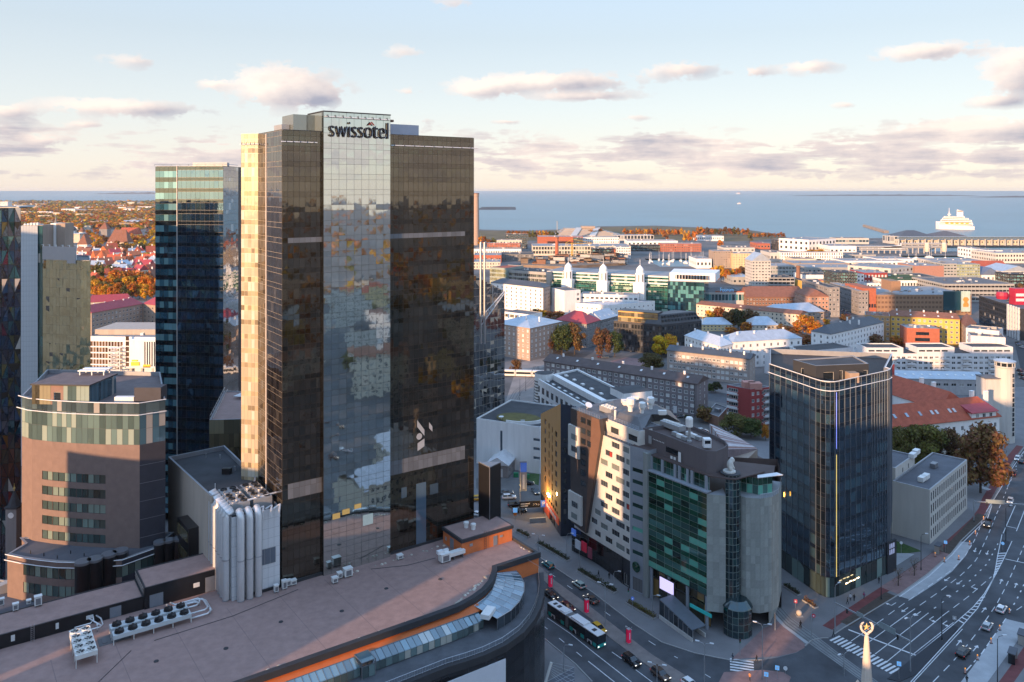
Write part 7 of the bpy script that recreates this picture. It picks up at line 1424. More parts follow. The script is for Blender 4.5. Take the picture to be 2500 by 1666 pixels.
def stack(px,ytop,Y,r,label,mat,name='chimney'):
 p=at(px,Y);t=thing(name,label,'chimney',p);h=Zat(ytop,Y);MB().lathe([(r,0),(r*.75,h*.93),(r*.85,h*.94),(r*.8,h)],14).build('shaft',mat,t,smooth=False);MB().lathe([(r*.9,h-1.5),(r*.9,h)],14).build('rim',M('brick_brown'),t)
px,py=c('C1',822,455);stack(px,c('C1',0,230)[1],F*HC/(py-HY),3.0,'tall red brick factory chimney above the building site',M('brick_red'))
stack(1163,472,1500,6.0,'tall brick power station chimney at the hotel tower edge',M('brick_tan'))
stack(1740,655,980,4.0,'small cream harbour light tower by the marina',M('plaster_cream'))
px,py=c('C2',732,530);stack(px,c('C2',0,380)[1],F*HC/(py-HY),2.6,'brown brick chimney beside the open parking deck',M('brick_brown'))
def crane(px,ytop,Y,label):
 p=at(px,Y);h=Zat(ytop,Y);t=thing('tower_crane',label,'crane',p);YL=M('crane_yellow',(.6,.36,.03),.5);m=MB()
 for x,y in ((-1,-1),(1,-1),(1,1),(-1,1)):m.box(x-.25,x+.25,y-.25,y+.25,0,h)
 for k in range(int(h/3)):m.tube([(-1,-1,k*3),(1,-1,k*3+3)],.18,4);m.tube([(1,1,k*3),(-1,1,k*3+3)],.18,4)
 m.build('mast',YL,t);m=MB().box(-10,30,-.7,.7,h-2,h-1.4);m.tube([(-10,0,h-1),(0,0,h+5),(30,0,h-1)],.3,4);m.build('jib',YL,t,(0,0),R(12));MB().box(-10,-6,-1.2,1.2,h-4.5,h-1.5).build('counterweight',M('concrete'),t,(0,0),R(12))
crane(c('C1',968,0)[0],c('C1',0,285)[1],1150,'yellow tower crane over the building site')
def linnahall():
 Y=F*HC/(c('C1',0,225)[1]-HY);p=at(c('C1',820,0)[0],Y);q=at(c('C1',1465,0)[0],Y);t=thing('terraced_hall','huge terraced concrete hall with sloping stairways on the shore','building',p);w=(q-p).length;CT=M('concrete_tan',(.36,.28,.22),.9,var=.2,scale=.05)
 for i in range(9):
  z=1.6*(i+1);MB().box(w*.02*i,w*(1-.045*i),i*9,120,z-1.7,z).build('terrace',CT if i % 2 else M('concrete'),t)
 for f in (.2,.48):MB().prism([(w*f,-4),(w*f+14,-4),(w*f+34,80),(w*f+20,80)],0,[2,2,16,16]).build('stairway',M('concrete_light'),t)
 MB().tube([(w*.03,60,10),(w*.03,60,32)],.9,6).build('pylon',M('concrete'),t);MB().box(w*.42,w*.62,70,110,14,19).build('fly_tower',CT,t)
linnahall()
# right half, near the main street and port
far('C2',122,262,275,398,'plaster_tan','roof_light',8,7,'tan harbour hotel with a grid of windows',25,ww=.45)
far('C2',262,432,292,402,'plaster_pale_yellow','roof_light',9,6,'pale yellow harbour hotel with a grid of windows',25,ww=.4)
far('C2',400,535,345,545,'concrete_light','roof_metal_pale',6,9,'slim pale grey residential tower with sloping top',25,rt='pitched',rh=8,hip=0,ww=.6)
far('C2',612,1052,285,356,'plaster_white','roof_light',26,3,'long white slab hotel with vertical window slots',20,ww=.45,wh=.75)
far('C2',525,708,380,470,'concrete','roof_light',8,3,'grey concrete office with ribbon windows',40,gm=SMK,ww=.9)
far('C2',528,705,465,548,'concrete','roof_dark',6,3,'open grey parking deck with dark bays',30,gm=GL('glass_black',(.008,.008,.01)),fm=FG,ww=.9,wh=.6)
far('C2',768,1002,445,520,'plaster_white','roof_dark',12,1,'white shop hall with dark roof behind the yellow shop',30,wh=.25)
far('C2',768,935,492,555,'plaster_yellow','roof_dark',0,0,'mustard yellow shop with pitched glass roof',25)
far('C2',935,1022,490,560,'plaster_pink','roof_grey',4,2,'small pink house beside the black office',22)
far('C2',1000,1157,428,600,'black_panel','roof_dark',9,8,'black glazed office slab at the end of the street',30,gm=TEAL,ww=.8,wh=.65)
far('C2',1155,1205,440,560,'plaster_white','roof_light',2,4,'white corner strip of the red striped shopping centre',25)
far('C2',1205,1372,430,560,'render_red','roof_light',7,3,'bright red shopping centre with white window panels',35,gm=M('panel_white',(.6,.61,.62)),fm=FW,ww=.55,wh=.5)
far('C2',1200,1392,505,575,'plaster_white','roof_light',8,2,'low white shop block before the red shopping centre',25)
far('C2',1368,1745,485,590,'plaster_white','lawn',18,2,'white stepped office with planted roof terrace',60,gm=SMK,ww=.7)
far('C2',1440,1745,460,560,'black_panel','roof_dark',12,3,'dark glazed upper storey of the terrace office',40,gm=GLD,ww=.8)
far('C2',1395,1560,400,520,'concrete_light','roof_light',6,3,'slanted pale office wing behind the roof terrace',50,sk=30)
far('C2',1232,1975,590,735,'brown_screen','roof_grey',0,0,'x',1) if False else None
M('brown_screen',(.30,.185,.115),.7,var=.1);M('brown_slat',(.17,.10,.065),.7,var=.1)
def brown_mall():
 t=far('C2',1300,1975,588,735,'brown_screen','roof_light',26,4,'large brown slatted department store with poster on its corner',60,gm=M('brown_slat'),fm=M('brown_screen'),ww=.7,wh=.5,clut=22);pa,ya=c('C2',1300,735);Y=F*HC/(ya-HY);o=at(pa,Y);w=(at(c('C2',1975,0)[0],Y)-o).length
 MB().box(w*.70,w*.885,-.4,0,4,20).build('glazed_bay',TEAL,t);MB().box(w*.89,w*.985,-.5,0,3,20).build('poster',M('poster_mint',(.42,.55,.50),.6,var=.1),t);m=MB().lathe([(2.2,0),(2.4,2),(1.2,4),(2.6,6),(1.4,8)],10);b=m.build('poster_motif',M('poster_orange',(.65,.25,.06),.6),t,(w*.937,-.7,7));b.scale=(1,.05,1)
 MB().box(w*.16,w*.26,2,20,20,28).build('lift_tower',M('brown_screen'),t);MB().box(-10,-.1,2,40,0,22).build('side_wing',M('brick_red'),t)
 for k in range(4):MB().box(-8.5+2.2*k,-7+2.2*k,1.9,2,6,9).build('window',GLD,t)
brown_mall()
far('C2',1165,1235,560,735,'plaster_grey','roof_light',3,5,'narrow pale grey house lining the sunken street',60,sk=0)
far('C2',60,352,572,660,'concrete_light','roof_dark',12,1,'pale framed glass shopping centre with blue lettered roof sign',40,gm=TEAL,ww=.92,wh=.7,clut=4)
def shop_sign():
 pa,ya=c('C2',140,660);Y=F*HC/(ya-HY);o=at(pa,Y);t=thing('roof_sign','blue lettered rooftop sign on the pale framed shopping centre','sign',o);z=Zat(c('C2',0,572)[1],Y);text(t,'Foorum',12,(4,1,z+.6),R(90),0,M('sign_sky',(.16,.42,.75),.5,emit=((.2,.5,.9),.2)),depth=.2,height=3.6);MB().box(0,29,1.6,2.2,z-1,z+1).build('sign_rail',M('brick_red'),t)
 for k in range(6):MB().box(4+2.2*k,4.2+2.2*k,1.8,2.0,z-.5,z+3.4).build('sign_post',FG,t)
shop_sign()
far('C2',360,800,605,670,'brick_brown','roof_tile_brown',20,2,'long brown brick warehouse with brown roof and glazed clerestory',30,rt='pitched',rh=8,hip=.2)
far('C2',0,745,655,742,'plaster_cream','roof_tile_brown',26,3,'very long cream terrace behind the autumn trees',16,rt='pitched',rh=2,hip=.1,sk=-55,ww=.4)
far('C2',800,950,600,750,'plaster_salmon','roof_tile_brown',6,5,'salmon tan corner house at the sunken street',30,rt='pitched',rh=5) if M('plaster_salmon',(.42,.24,.17),.85) else None
far('C2',950,1030,535,750,'plaster_grey','roof_dark',3,6,'dark grey side house along the sunken street',60)
far('C2',565,918,728,790,'plaster_tan','roof_metal_pale',12,2,'tan house with bright metal hip roof beyond the white houses',22,rt='pitched',rh=6,sk=15)
far('C2',398,592,806,860,'plaster_cream','roof_metal_pale',7,2,'cream villa with pale blue hip roof among autumn trees',18,rt='pitched',rh=5)
far('C2',45,258,802,850,'plaster_pale_yellow','roof_metal_pale',8,2,'pale yellow house with bluish metal hip roof among trees',16,rt='pitched',rh=4)
far('C2',1568,1778,380,500,'brick_pink','roof_light',0,0,'blank pinkish brick hall behind the terrace office',40) if M('brick_pink',(.36,.19,.15),.9,var=.1) else None
far('C2',1778,1870,365,500,'concrete','roof_light',4,6,'grey green glazed office in shade',40,gm=SMK,ww=.8)  # shaded part of the green office, given darker wall and glass colours
far('C2',1870,2038,368,500,'mullion_light','roof_light',9,6,'sunlit pale green glazed office',40,gm=GL('glass_lime'),ww=.8,wh=.6)  # sunlit part of the same office, given paler wall and glass colours
far('C2',2036,2250,405,460,'brick_red','roof_tile_red',0,0,'long shed with bright red pitched roof near the port',30,rt='pitched',rh=9,hip=0)
far('C2',2050,2180,445,500,'plaster_white','roof_blue',4,1,'house with blue grey gable roof below the red shed',30,rt='pitched',rh=8,hip=0) if M('roof_blue',(.12,.16,.24),.6) else None
far('C2',2200,2420,420,500,'plaster_white','roof_metal_pale',8,2,'white hall with pale folded roof at the picture edge',40,rt='pitched',rh=6,hip=0)
far('C2',2250,2450,440,520,'black_panel','roof_dark',8,3,'dark glazed office at the picture edge behind the parking roof',30,gm=TEAL,ww=.8)
far('C2',1780,2285,510,640,'concrete','roof_grey',18,4,'grey parking house with open decks and ramps',60,gm=GL('glass_black'),fm=FG,ww=.9,wh=.45,clut=14)
def navy_office():
 Z=22;A,C_=K('C2',2030,592,Z),K('C2',2325,688,Z);d=(C_-A).normalized();n=Vector((-d.y,d.x));p=[A,C_,C_+n*30,A+n*30];t=bld('navy_office','long navy glass office running along the sunken avenue',p,Z,M('dark_panel'),{0:[G(22,6,3.0,2.4,.8,3.5)]},'flat',M('roof_slate'),gm=GL('glass_navy',(.012,.022,.04),2.2,(.7,.85,1),plight=.08),fm=FD,clut=8)
 q=A+d*((C_-A).length*.8)-A;
 for k in range(5):x=d*(C_-A).length*(.74+.06*k);MB().box(-.8,.8,-.9,.2,0,Z+.5).build('white_fin',M('panel_white'),t,x,math.atan2(d.y,d.x))
 p=K('C2',2318,870);s=thing('sign_tower','white advertising tower with red top panel at the avenue corner','sign',p);MB().box(-5,5,-3,3,0,27).build('shaft',M('panel_white'),s);MB().box(-5.3,5.3,-3.3,3.3,21,33).build('red_panel',M('sign_crimson'),s)
 for k in range(6):MB().box(-5.1,5.1,-3.1,3.1,3+3*k,3.5+3*k).build('band',M('vent'),s)
 for k in range(2):MB().box(-4.4,4.4,-3.5,-3.3,24+3.6*k,26+3.6*k).build('sign_band',M('billboard_white'),s)
 for x,mm in ((-11,'sign_crimson'),(13,'sign_blue')):MB().lathe([(3.5,25),(4.2,27.5),(3.5,30)],10).build('rooftop_ball_sign',M(mm),s,(x,2))
navy_office()
# roofs of the market quarter: many low sheds
rng=random.Random(21)
for i,(x0,x1,yt,yb,wl,rf,lb) in enumerate(((700,1100,362,400,'plaster_tan','roof_light','low market hall with long tan front'),(1060,1500,345,385,'plaster_white','roof_light','low white market hall beyond the red shopping centre'),(800,1180,392,440,'concrete','roof_light','low grey market roof behind the white shop hall'),(1230,1470,380,425,'plaster_cream','roof_light','cream flat hall behind the bright red shopping centre'),(1300,1560,330,372,'plaster_white','roof_light','white canopied port building near the inner basin'),(700,860,330,372,'plaster_cream','roof_grey','cream shed behind the parking roofs'),(530,640,285,352,'concrete_light','roof_grey','pale harbour office right of the yellow hotel'),(0,110,330,400,'plaster_white','roof_light','white boat shed beside the marina'),(440,530,220,262,'brick_red','roof_crimson','red fronted kiosk hall on the quay'),(200,420,250,285,'concrete_light','roof_grey','low quay store behind the harbour hotels'),(1080,1290,300,335,'concrete','roof_grey','grey quay deck building'),(260,400,460,520,'concrete','roof_metal_pale','grey hall with pale glazed roof below the autumn grove'),(1700,2080,345,380,'concrete_light','roof_light','row of pale roof plant buildings before the inner basin'))):
 far('C2',x0,x1,yt,yb,wl,rf,max(4,(x1-x0)//30),1,lb,45,clut=5,wh=.4)
# port terminal, piers, ship
far('C2',808,1000,195,285,'plaster_white','roof_light',8,2,'white terminal building with sunlit gable',60,sk=40)
far('C2',960,1150,238,296,'plaster_white','roof_light',6,1,'white terminal block with three dark windows',50,wh=.3)
far('C2',1000,1240,182,225,'concrete_light','roof_grey',10,1,'pale pier building with glazed side',30,gm=GL('glass_blueish'),ww=.9)
far('C2',1390,1455,168,222,'concrete_light','roof_light',2,1,'white framed pier hall with open portal',30,ww=.8,wh=.8)
far('C2',578,640,195,268,'dark_panel','roof_dark',3,4,'dark end of the harbour office with white neighbour',30)
far('C2',622,765,195,266,'plaster_white','roof_light',10,3,'sunlit white harbour office with small windows',30)
far('C2',2096,2200,270,345,'plaster_white','roof_light',3,2,'white blank end of the right terminal hall',80)
far('C2',2150,2480,288,362,'panel_cream','roof_light',16,2,'wide cream terminal hall with gridded front and ribbon window',60,gm=GLD,ww=.6)
far('C2',1460,2500,192,232,'plaster_cream','roof_light',50,1,'long row of cream port sheds under the pier deck',20,ww=.4)
def port():
 Y=F*HC/(c('C2',0,225)[1]-HY);a,b=at(c('C2',1455,0)[0],Y-40),at(c('C2',2700,0)[0],Y-40);t=thing('pier_deck','long raised steel passenger walkway along the pier','walkway',a);w=(b-a).length;z=Zat(c('C2',0,172)[1],Y-40);MB().box(0,w,0,8,z-4.5,z).build('deck',M('deck_steel',(.30,.36,.40),.5,metal=.3),t);MB().box(0,w,-.3,0,z-3.2,z-1.2).build('glazing',GL('glass_blueish'),t)
 for k in range(26):MB().box(k*w/26,k*w/26+1.5,2,5,0,z-4.5).build('support',M('concrete_light'),t)
 Y2=F*HC/(c('C2',0,292)[1]-HY);a=at(c('C2',1148,0)[0],Y2);b=at(c('C2',1800,0)[0],Y2);t=thing('boarding_bridge','white boarding bridges on stilts at the ferry quay','walkway',a);w=(b-a).length
 for z0,f0,f1 in ((9,0,1),(14,.5,1.0),(5,0,.55)):MB().box(w*f0,w*f1,0,5,z0,z0+3).build('bridge_deck',M('panel_white'),t);MB().box(w*f0,w*f1,-.2,0,z0+.8,z0+2.2).build('glazing',GLD,t)
 MB().prism([(w*.28,0),(w*.5,0),(w*.5,5),(w*.28,5)],8,[9,14,14,9]).build('ramp',M('panel_white'),t)
 for k in range(16):MB().box(w*k/16,w*k/16+1,1,3,0,9).build('support',M('concrete_light'),t)
 for f in (.77,.96):MB().lathe([(3.2,3),(4,8),(3.5,16),(2,18)],8).build('gangway_tower',M('plaster_cream'),t,(w*f,-3))
 # black gabled warehouse and low glazed hall by the ship
 for k,(x0,x1,yt,nm,lb,mt) in enumerate(((1462,1715,130,'warehouse','black hip roofed warehouse on the far pier','roof_metal_dark'),(1725,1960,135,'warehouse','low hipped glazed hall beside the white ship','roof_slate'))):
  Y3=F*HC/(c('C2',0,205)[1]-HY);a,b=at(c('C2',x0,0)[0],Y3),at(c('C2',x1,0)[0],Y3);z=Zat(c('C2',0,172)[1],Y3);bld(nm,lb,[a,b,b+Vector((0,60)),a+Vector((0,60))],z,M('dark_panel'),{},'pitched',M(mt),rh=Zat(c('C2',0,yt)[1],Y3)-z,hip=.9 if k==0 else 1)
 # conveyor arm
 a=at(c('C2',1195,0)[0],2300);b=at(c('C2',1350,0)[0],1950);t=thing('breakwater','low stone breakwater reaching out from the port','breakwater',a);d=b-a;MB().prism([Vector((0,0)),d,d+Vector((14,6)),Vector((10,8))],-3,4).build('rubble',M('concrete_tan'),t)
port()
def ship():
 Y=2150.0;a,b=at(c('C2',1742,0)[0],Y),at(c('C2',1972,0)[0],Y);w=(b-a).length;t=thing('cruise_ferry','large white ferry with tall funnel moored behind the pier','ship',(a+b)/2,R(-28));Wm=M('ship_white',(.74,.70,.66),.5,var=.04);hw=w*.62;z1=Zat(c('C2',0,95)[1],Y);m=MB();hull=[(-hw,0),(-hw*.8,-12),(hw*.85,-13),(hw,-10),(hw,10),(hw*.85,13),(-hw*.8,12)];m.prism(hull,-3,[z1+6,z1,z1-2,z1-2,z1-2,z1-2,z1]);m.build('hull',Wm,t)
 zt=z1;t.scale=(.85,1,1.5)
 for k,(x0,x1,wd) in enumerate(((-.86,.92,12),(-.80,.88,12),(-.74,.85,11.5),(-.66,.70,11),(-.58,.5,10))):m=MB().box(hw*x0,hw*x1,-wd,wd,zt,zt+3.1);d=m.build('deck',Wm,t);MB().box(hw*x0+2,hw*x1-2,-wd-.1,wd+.1,zt+1.1,zt+2.2).build('window_band',GL('glass_dim'),d);zt+=3.1
 MB().prism([(hw*.1,-4),(hw*.42,-4),(hw*.42,4),(hw*.1,4)],zt-3,[zt+12,zt+10,zt+10,zt+12]).build('funnel',Wm,t);MB().prism([(hw*.12,-4.2),(hw*.4,-4.2),(hw*.4,4.2),(hw*.12,4.2)],zt+8.4,zt+10.2).build('funnel_cap',M('roof_slate'),t)
 m=MB().lathe([(3,zt),(1.2,zt+7),(.5,zt+15)],8,(-hw*.3,0,0));m.box(-hw*.3-5,-hw*.3+5,-6,6,zt+3,zt+4);m.build('mast',Wm,t)
 for k in range(5):MB().box(-hw*.5+k*hw*.26,-hw*.5+k*hw*.26+hw*.16,-13.2,-12.2,z1+2,z1+4.5).build('lifeboat',M('crane_yellow',(.6,.36,.03)),t)
 for px,py,s,lb in ((1802,474,60,'distant white ferry on the horizon'),(1804,498,16,'small boat drawing a wake on the bay')):
  Y=F*HC/(py-HY);p=at(px,Y);o=thing('distant_ship' if s>20 else 'motor_boat',lb,'ship',p,R(20));MB().prism([(-s,0),(-s*.7,-s*.16),(s,-s*.16),(s,s*.16),(-s*.7,s*.16)],-2,s*.22).build('hull',Wm,o);MB().box(-s*.5,s*.85,-s*.14,s*.14,s*.22,s*.5).build('superstructure',Wm,o);MB().box(s*.2,s*.45,-s*.08,s*.08,s*.5,s*.72).build('funnel',M('sign_crimson'),o)
ship()
# far islands
def island(px0,px1,Y,h,name):
 a,b=at(px0,Y),at(px1,Y);m=MB();n=40;prev=None
 for i in range(n+1):
  f=i/n;p=a.lerp(b,f);z=h*(math.sin(math.pi*f)**.5)*(.75+.25*math.sin(i*1.7)*math.sin(i*.6));cur=((p.x,p.y,-3),(p.x,p.y+200,max(z,1)),(p.x,p.y+900,-3))
  if prev:m.quad(prev[0],cur[0],cur[1],prev[1]);m.quad(prev[1],cur[1],cur[2],prev[2])
  prev=cur
 struct(m.build(name,M('island_green',(.06,.07,.08),.95,var=.3,scale=.004)))
island(225,520,20000,55,'island');island(1950,2400,14000,26,'island');island(2420,2700,11000,26,'island');island(1165,1260,4200,3,'headland')
# marina boats
rng=random.Random(5);hullm=None
def boats():
 m=MB().prism([(-5,0),(-3,-1.4),(4,-1.4),(4,1.4),(-3,1.4)],-1.8,.2);h=m.mesh('hull',M('ship_white'));m=MB().box(-1.5,2,-.9,.9,.2,1.1);cb=m.mesh('cabin',M('white_metal'));m=MB().tube([(-.5,0,0),(-.5,0,13)],.16,4);ms=m.mesh('mast',M('frame_white'))
 spots=[]
 for i in range(26):x,y=rng.uniform(1585,1750),rng.uniform(636,648);spots.append((x,y))
 for i in range(14):spots.append((rng.uniform(2195,2410),rng.uniform(626,635)))
 for x,y in spots:
  p=W(x,y,-2);t=thing('sailing_boat','white sailing boat moored in the marina basin','boat',p,rng.uniform(-.4,.4)+R(90),'boats in the marina');t.location.z=-.2;ob('hull',h,t);ob('cabin',cb,t);ob('mast',ms,t)
boats()
# ------------------------------------------------------------------ left: apartment houses, department store, old town
p=front('L1',(585,952),(912,893),18,16);t=bld('apartment_house','mauve brick flats with crimson metal roof left of the blue tower',p,18,M('plaster_tan'),{0:[G(14,5,1.5,1.6,1.6,3.2)]},'pitched',M('roof_crimson'),rh=4.5,hip=.3,fw=.14);chims(t,p,21,6)
p=front('L1',(912,893),(1010,905),18,16);bld('apartment_house','short mauve wing of the crimson roofed flats',p,18,M('plaster_tan'),{0:[G(4,5,1.5,1.6,1.6,3.2)]},'pitched',M('roof_crimson'),rh=4.5,hip=.5)
p=front('L1',(560,885),(830,872),17,16);bld('apartment_house','cream house with crimson roof behind the mauve flats',p,17,M('plaster_cream'),{0:[G(11,4,1.4,1.6,1.6,3.4)]},'pitched',M('roof_crimson'),rh=4.5,hip=.3)
def store():
 Y=440.0;a,b=at(218,Y),at(384,Y-4);z=Zat(c('L1',0,1100)[1],Y);d=(b-a).normalized();n=Vector((-d.y,d.x));p=[a,b,b+n*40,a+n*40];L=(b-a).length;fw_=M('stone_beige',(.42,.36,.30));t=bld('department_store','cream department store with bronze window grid',p,z,M('plaster_white'),{0:[(.6+k*1.75,4.6+3.3*j,1.45,2.6) for k in range(11) for j in range(6)]},'flat',M('roof_light'),gm=GL('glass_bronze2',(.10,.055,.03),1.8,(1,.8,.6),plight=.12,light=(.2,.12,.06)),fm=FD,ind=True,cols=1,rows=2,clut=8)
 q0=at(222,Y+12)-a;MB().box(0,L,6,30,z-.4,z+2.6).build('roof_storey',M('stone_beige'),t);x=L*.56;m=MB().box(x,L+2,-5,0,6.5,z-1);tw=m.build('white_corner',M('plaster_white'),t)
 for k in range(6):MB().box(x+10.6+k*1.3,x+11.2+k*1.3,-5.1,-5,7.5,z-2.2).build('slot_window',GLD,tw)
 for k in range(6):MB().box(x+.4,x+2.2,-5.1,-5,7.2+2.9*k,9.6+2.9*k).build('window',GL('glass_bronze2'),tw)
 for x0,x1,z0,z1,mm in ((x+3.4,x+8,8.0,10.0,'sign_yellow'),(x+3.8,x+7,10.4,11.2,'sign_yellow'),(x+.2,L+1.8,6.6,7.6,'panel_white'),(x+10,x+14,7.0,8.6,'sign_yellow')):MB().box(x0,x1,-5.35,-5.02,z0,z1).build('shop_sign',M('sign_yellow',(.7,.45,.04),.5,emit=((.9,.6,.08),.1)) if mm=='sign_yellow' else M(mm),t)
 for k in range(3):MB().box(x+2+6*k,x+3.2+6*k,-4,-3,0,6.5).build('column',M('concrete_light'),t)
 MB().box(0,x,-2.6,0,3.2,3.9).build('canopy',M('panel_white'),t);MB().box(.2,4,-2.7,-2.5,2.2,3.3).build('shop_sign',M('sign_yellow'),t)
 s=a+d*(L*.46)-n*6;st=thing('stair_scaffold','white open lattice stair tower before the department store','stair',s);g=MB();
 for xx in (-3,3):
  for yy in (0,3):g.box(xx-.15,xx+.15,yy-.15,yy+.15,0,19)
 g.build('frame',M('frame_white'),st)
 for k in range(9):g=MB().tube([(-3,0,2*k),(3,0,2*k+2)],.12,4);g.tube([(3,0,2*k),(-3,0,2*k+2)],.12,4);g.box(-3,3,-.1,3,2*k+1.9,2*k+2.05);g.build('flight',M('frame_white'),st)
store()
p=at(581,500);z=Zat(c('L1',0,412)[1],500);bld('brick_tower_block','slim orange brick tower block seen between the two glass towers',[p+Vector((-12,0)),p+Vector((6,0)),p+Vector((6,14)),p+Vector((-12,14))],z,M('brick_orange'),{0:[(13.2,4+3.1*k,2.2,1.5) for k in range(22)]},'flat',M('roof_dark'))
# old town houses: gabled, red tiled, in crooked rows
def house(x,y,w,d,z,rh,rz,wall,roof,label,wins=True):
 ca,sa=math.cos(rz),math.sin(rz);P=[Vector((x+ca*a-sa*b,y+sa*a+ca*b)) for a,b in ((-w/2,-d/2),(w/2,-d/2),(w/2,d/2),(-w/2,d/2))]
 t=bld('old_house',label,P,z,M(wall),{0:[G(max(2,int(w/4)),max(1,int(z/4)),1.1,1.5,2,3.6)]} if wins else {},'pitched',M(roof),rh=rh,hip=0,over=.3,group='gabled houses of the old town',fw=.16);q=[p-P[0] for p in P]
 a,b=(q[0]+q[3])/2,(q[1]+q[2])/2;lng=(q[1]-q[0]).length>=(q[2]-q[1]).length
 for u,v in (((q[3],q[0]),(q[1],q[2])) if lng else ((q[0],q[1]),(q[2],q[3]))):
  m=MB();mid=(u+v)/2 if False else None
 for e0,e1 in (((q[3],q[0]),(q[1],q[2])) if lng else ((q[0],q[1]),(q[2],q[3]))):
  m=MB();mid=(e0+e1)/2;m.ngon([(*e0,z),(*e1,z),(*mid,z+rh*.93)]);m.build('gable',M(wall),t)
 chimney(t,(q[0].x+q[2].x)/2+random.uniform(-2,2),(q[0].y+q[2].y)/2,z+rh*.7,1.2,.8,rh*.55)
 return t
rng=random.Random(9);walls=['plaster_white','plaster_cream','plaster_white','plaster_pale_yellow','concrete_light'];roofs=['roof_tile_red','roof_tile_red','roof_tile_orange','roof_tile_brown','roof_crimson','roof_metal_pale']
used=[]
for i in range(400):
 px=rng.uniform(195,380);py=rng.uniform(592,668)
 if px<220 and py>640:continue
 Y=F*HC/(py+34-HY);p=at(px,Y)
 if any((p-u).length<17 for u in used):continue
 used.append(p);wl,rf=rng.choice(walls),rng.choice(roofs)
 col={'roof_tile_red':'red','roof_tile_orange':'orange','roof_tile_brown':'brown','roof_crimson':'crimson','roof_metal_pale':'pale metal'}[rf];wc={'plaster_white':'white','plaster_cream':'cream','plaster_pale_yellow':'yellow','concrete_light':'grey'}[wl]
 house(p.x,p.y,rng.uniform(10,22),rng.uniform(10,15),rng.uniform(6,13),rng.uniform(5,9),rng.choice([0,R(90),R(35),R(-40)])+rng.uniform(-.25,.25),wl,rf,'%s walled old town house with %s roof in the crowded old quarter' % (wc,col))
 if len(used)>=62:break
def ot_tower(k,x,ytop,yeave,ybase,r,roofm,label,n=16,wall='plaster_white',square=False):
 px,py=c(k,x,ybase);Y=F*HC/(py-HY);p=at(px,Y);ze,zt=Zat(c(k,0,yeave)[1],Y),Zat(c(k,0,ytop)[1],Y);t=thing('old_tower',label,'tower',p);m=MB()
 if square:m.box(-r,r,-r,r,0,ze)
 else:m.lathe([(r,0),(r,ze)],n)
 m.build('shaft',M(wall),t);m=MB().lathe([(r*1.25*(1.2 if square else 1),ze),(r*.15,zt-(zt-ze)*.1),(.1,zt)],4 if square else n);rf=m.build('spire',M(roofm),t,(0,0),R(45) if square else 0)
 for a in range(3):MB().box(-.6,.6,-r-.05,-r+.1,ze-5,ze-2.5).build('window',GLD,t,(0,0),a*2.1 if not square else a*R(90))
ot_tower('O1',1465,775,895,1010,8,'roof_tile_orange','round town wall tower with orange cone roof')
ot_tower('O1',1510,365,465,640,8,'roof_tile_brown','square grey tower with brown pyramid roof above the roofs',wall='plaster_grey',square=True)
ot_tower('O1',755,385,470,700,6,'roof_tile_brown','slim round tower with pointed brown roof by the billboard')
ot_tower('O1',1180,440,505,640,6,'roof_tile_brown','stubby tower with pointed brown roof among trees')
ot_tower('O1',803,285,450,700,4,'roof_metal_dark','church with needle thin dark spire',square=True)
def dome_church():
 px,py=c('O1',1025,660);Y=F*HC/(py-HY);p=at(px,Y);t=thing('domed_church','church with black dome and white drum in the old town','church',p);z=Zat(c('O1',0,520)[1],Y);zt=Zat(c('O1',0,425)[1],Y);MB().box(-16,22,-10,14,0,z-2).build('nave',M('plaster_cream'),t);MB().lathe([(9,z-2),(9,z+4)],12).build('drum',M('plaster_white'),t);MB().lathe([(9.6,z+4),(9.2,z+8),(6,zt-1.5),(1,zt)],12).build('dome',M('roof_metal_dark'),t)
 for k in range(8):MB().box(-1,1,-9.2,-8.8,z-.5,z+3).build('window',GLD,t,(0,0),k*math.pi/4)
 MB().prism([(-18,-12),(24,-12),(24,16),(-18,16)],z-2,z-1.4).build('roof',M('roof_metal_pale'),t)
dome_church()
for x0,x1,yt,yb,wl,rf,nx,lb,rh in ((1535,1830,660,760,'plaster_cream','roof_tile_brown',6,'big cream hall with steep brown red hip roof in the old town',22),(1700,1975,545,620,'plaster_pale_yellow','roof_tile_red',8,'yellow gabled house with long red roof above the old town',14),(1110,1250,690,760,'plaster_white','roof_tile_brown',4,'white hall with brown tent roof near the billboard',18),(1880,2235,960,1040,'plaster_pale_yellow','roof_tile_red',12,'long yellow house with red roof beside the blue tower',8),(1100,1290,820,900,'plaster_white','roof_tile_red',6,'white house with wide red roof below the hoarding',9),(1750,1985,360,420,'plaster_white','roof_metal_pale',8,'white flat fronted office among far trees',3),(1160,1560,355,400,'plaster_white','roof_metal_pale',14,'long pale building among far orange trees',3),(880,1075,180,240,'plaster_white','roof_light',5,'white cube office far behind among trees',3),(1080,1230,190,240,'concrete_dark','roof_light',5,'dark office next to the far white cube',3)):
 far('O1',x0,x1,yt,yb,wl,rf,nx,2,lb,22,rt='pitched',rh=rh,hip=.7 if rh>15 else .2)
far('O1',0,110,75,175,'plaster_white','roof_light',6,5,'white far block above the mosaic tower',40)
# pale low roofs scattered through the far wooded suburbs: too small to tell apart
m=MB();rng=random.Random(31)
for i in range(520):
 px=rng.uniform(-50,1250);py=492+68*rng.random()**1.2
 if py<6+(491 if px<378 else 491+(px-378)*.097):continue
 Y=F*HC/(py-HY);p=at(px,Y);s=rng.uniform(.5,1)*min(3,Y/1500);m.box(p.x-16*s,p.x+16*s,p.y-8,p.y+8,0,rng.uniform(6,15),rng.randrange(5))
m.build('far_suburb',[M('plaster_white'),M('plaster_cream'),M('plaster_tan'),M('roof_light'),M('roof_grey')],None,kind='stuff')
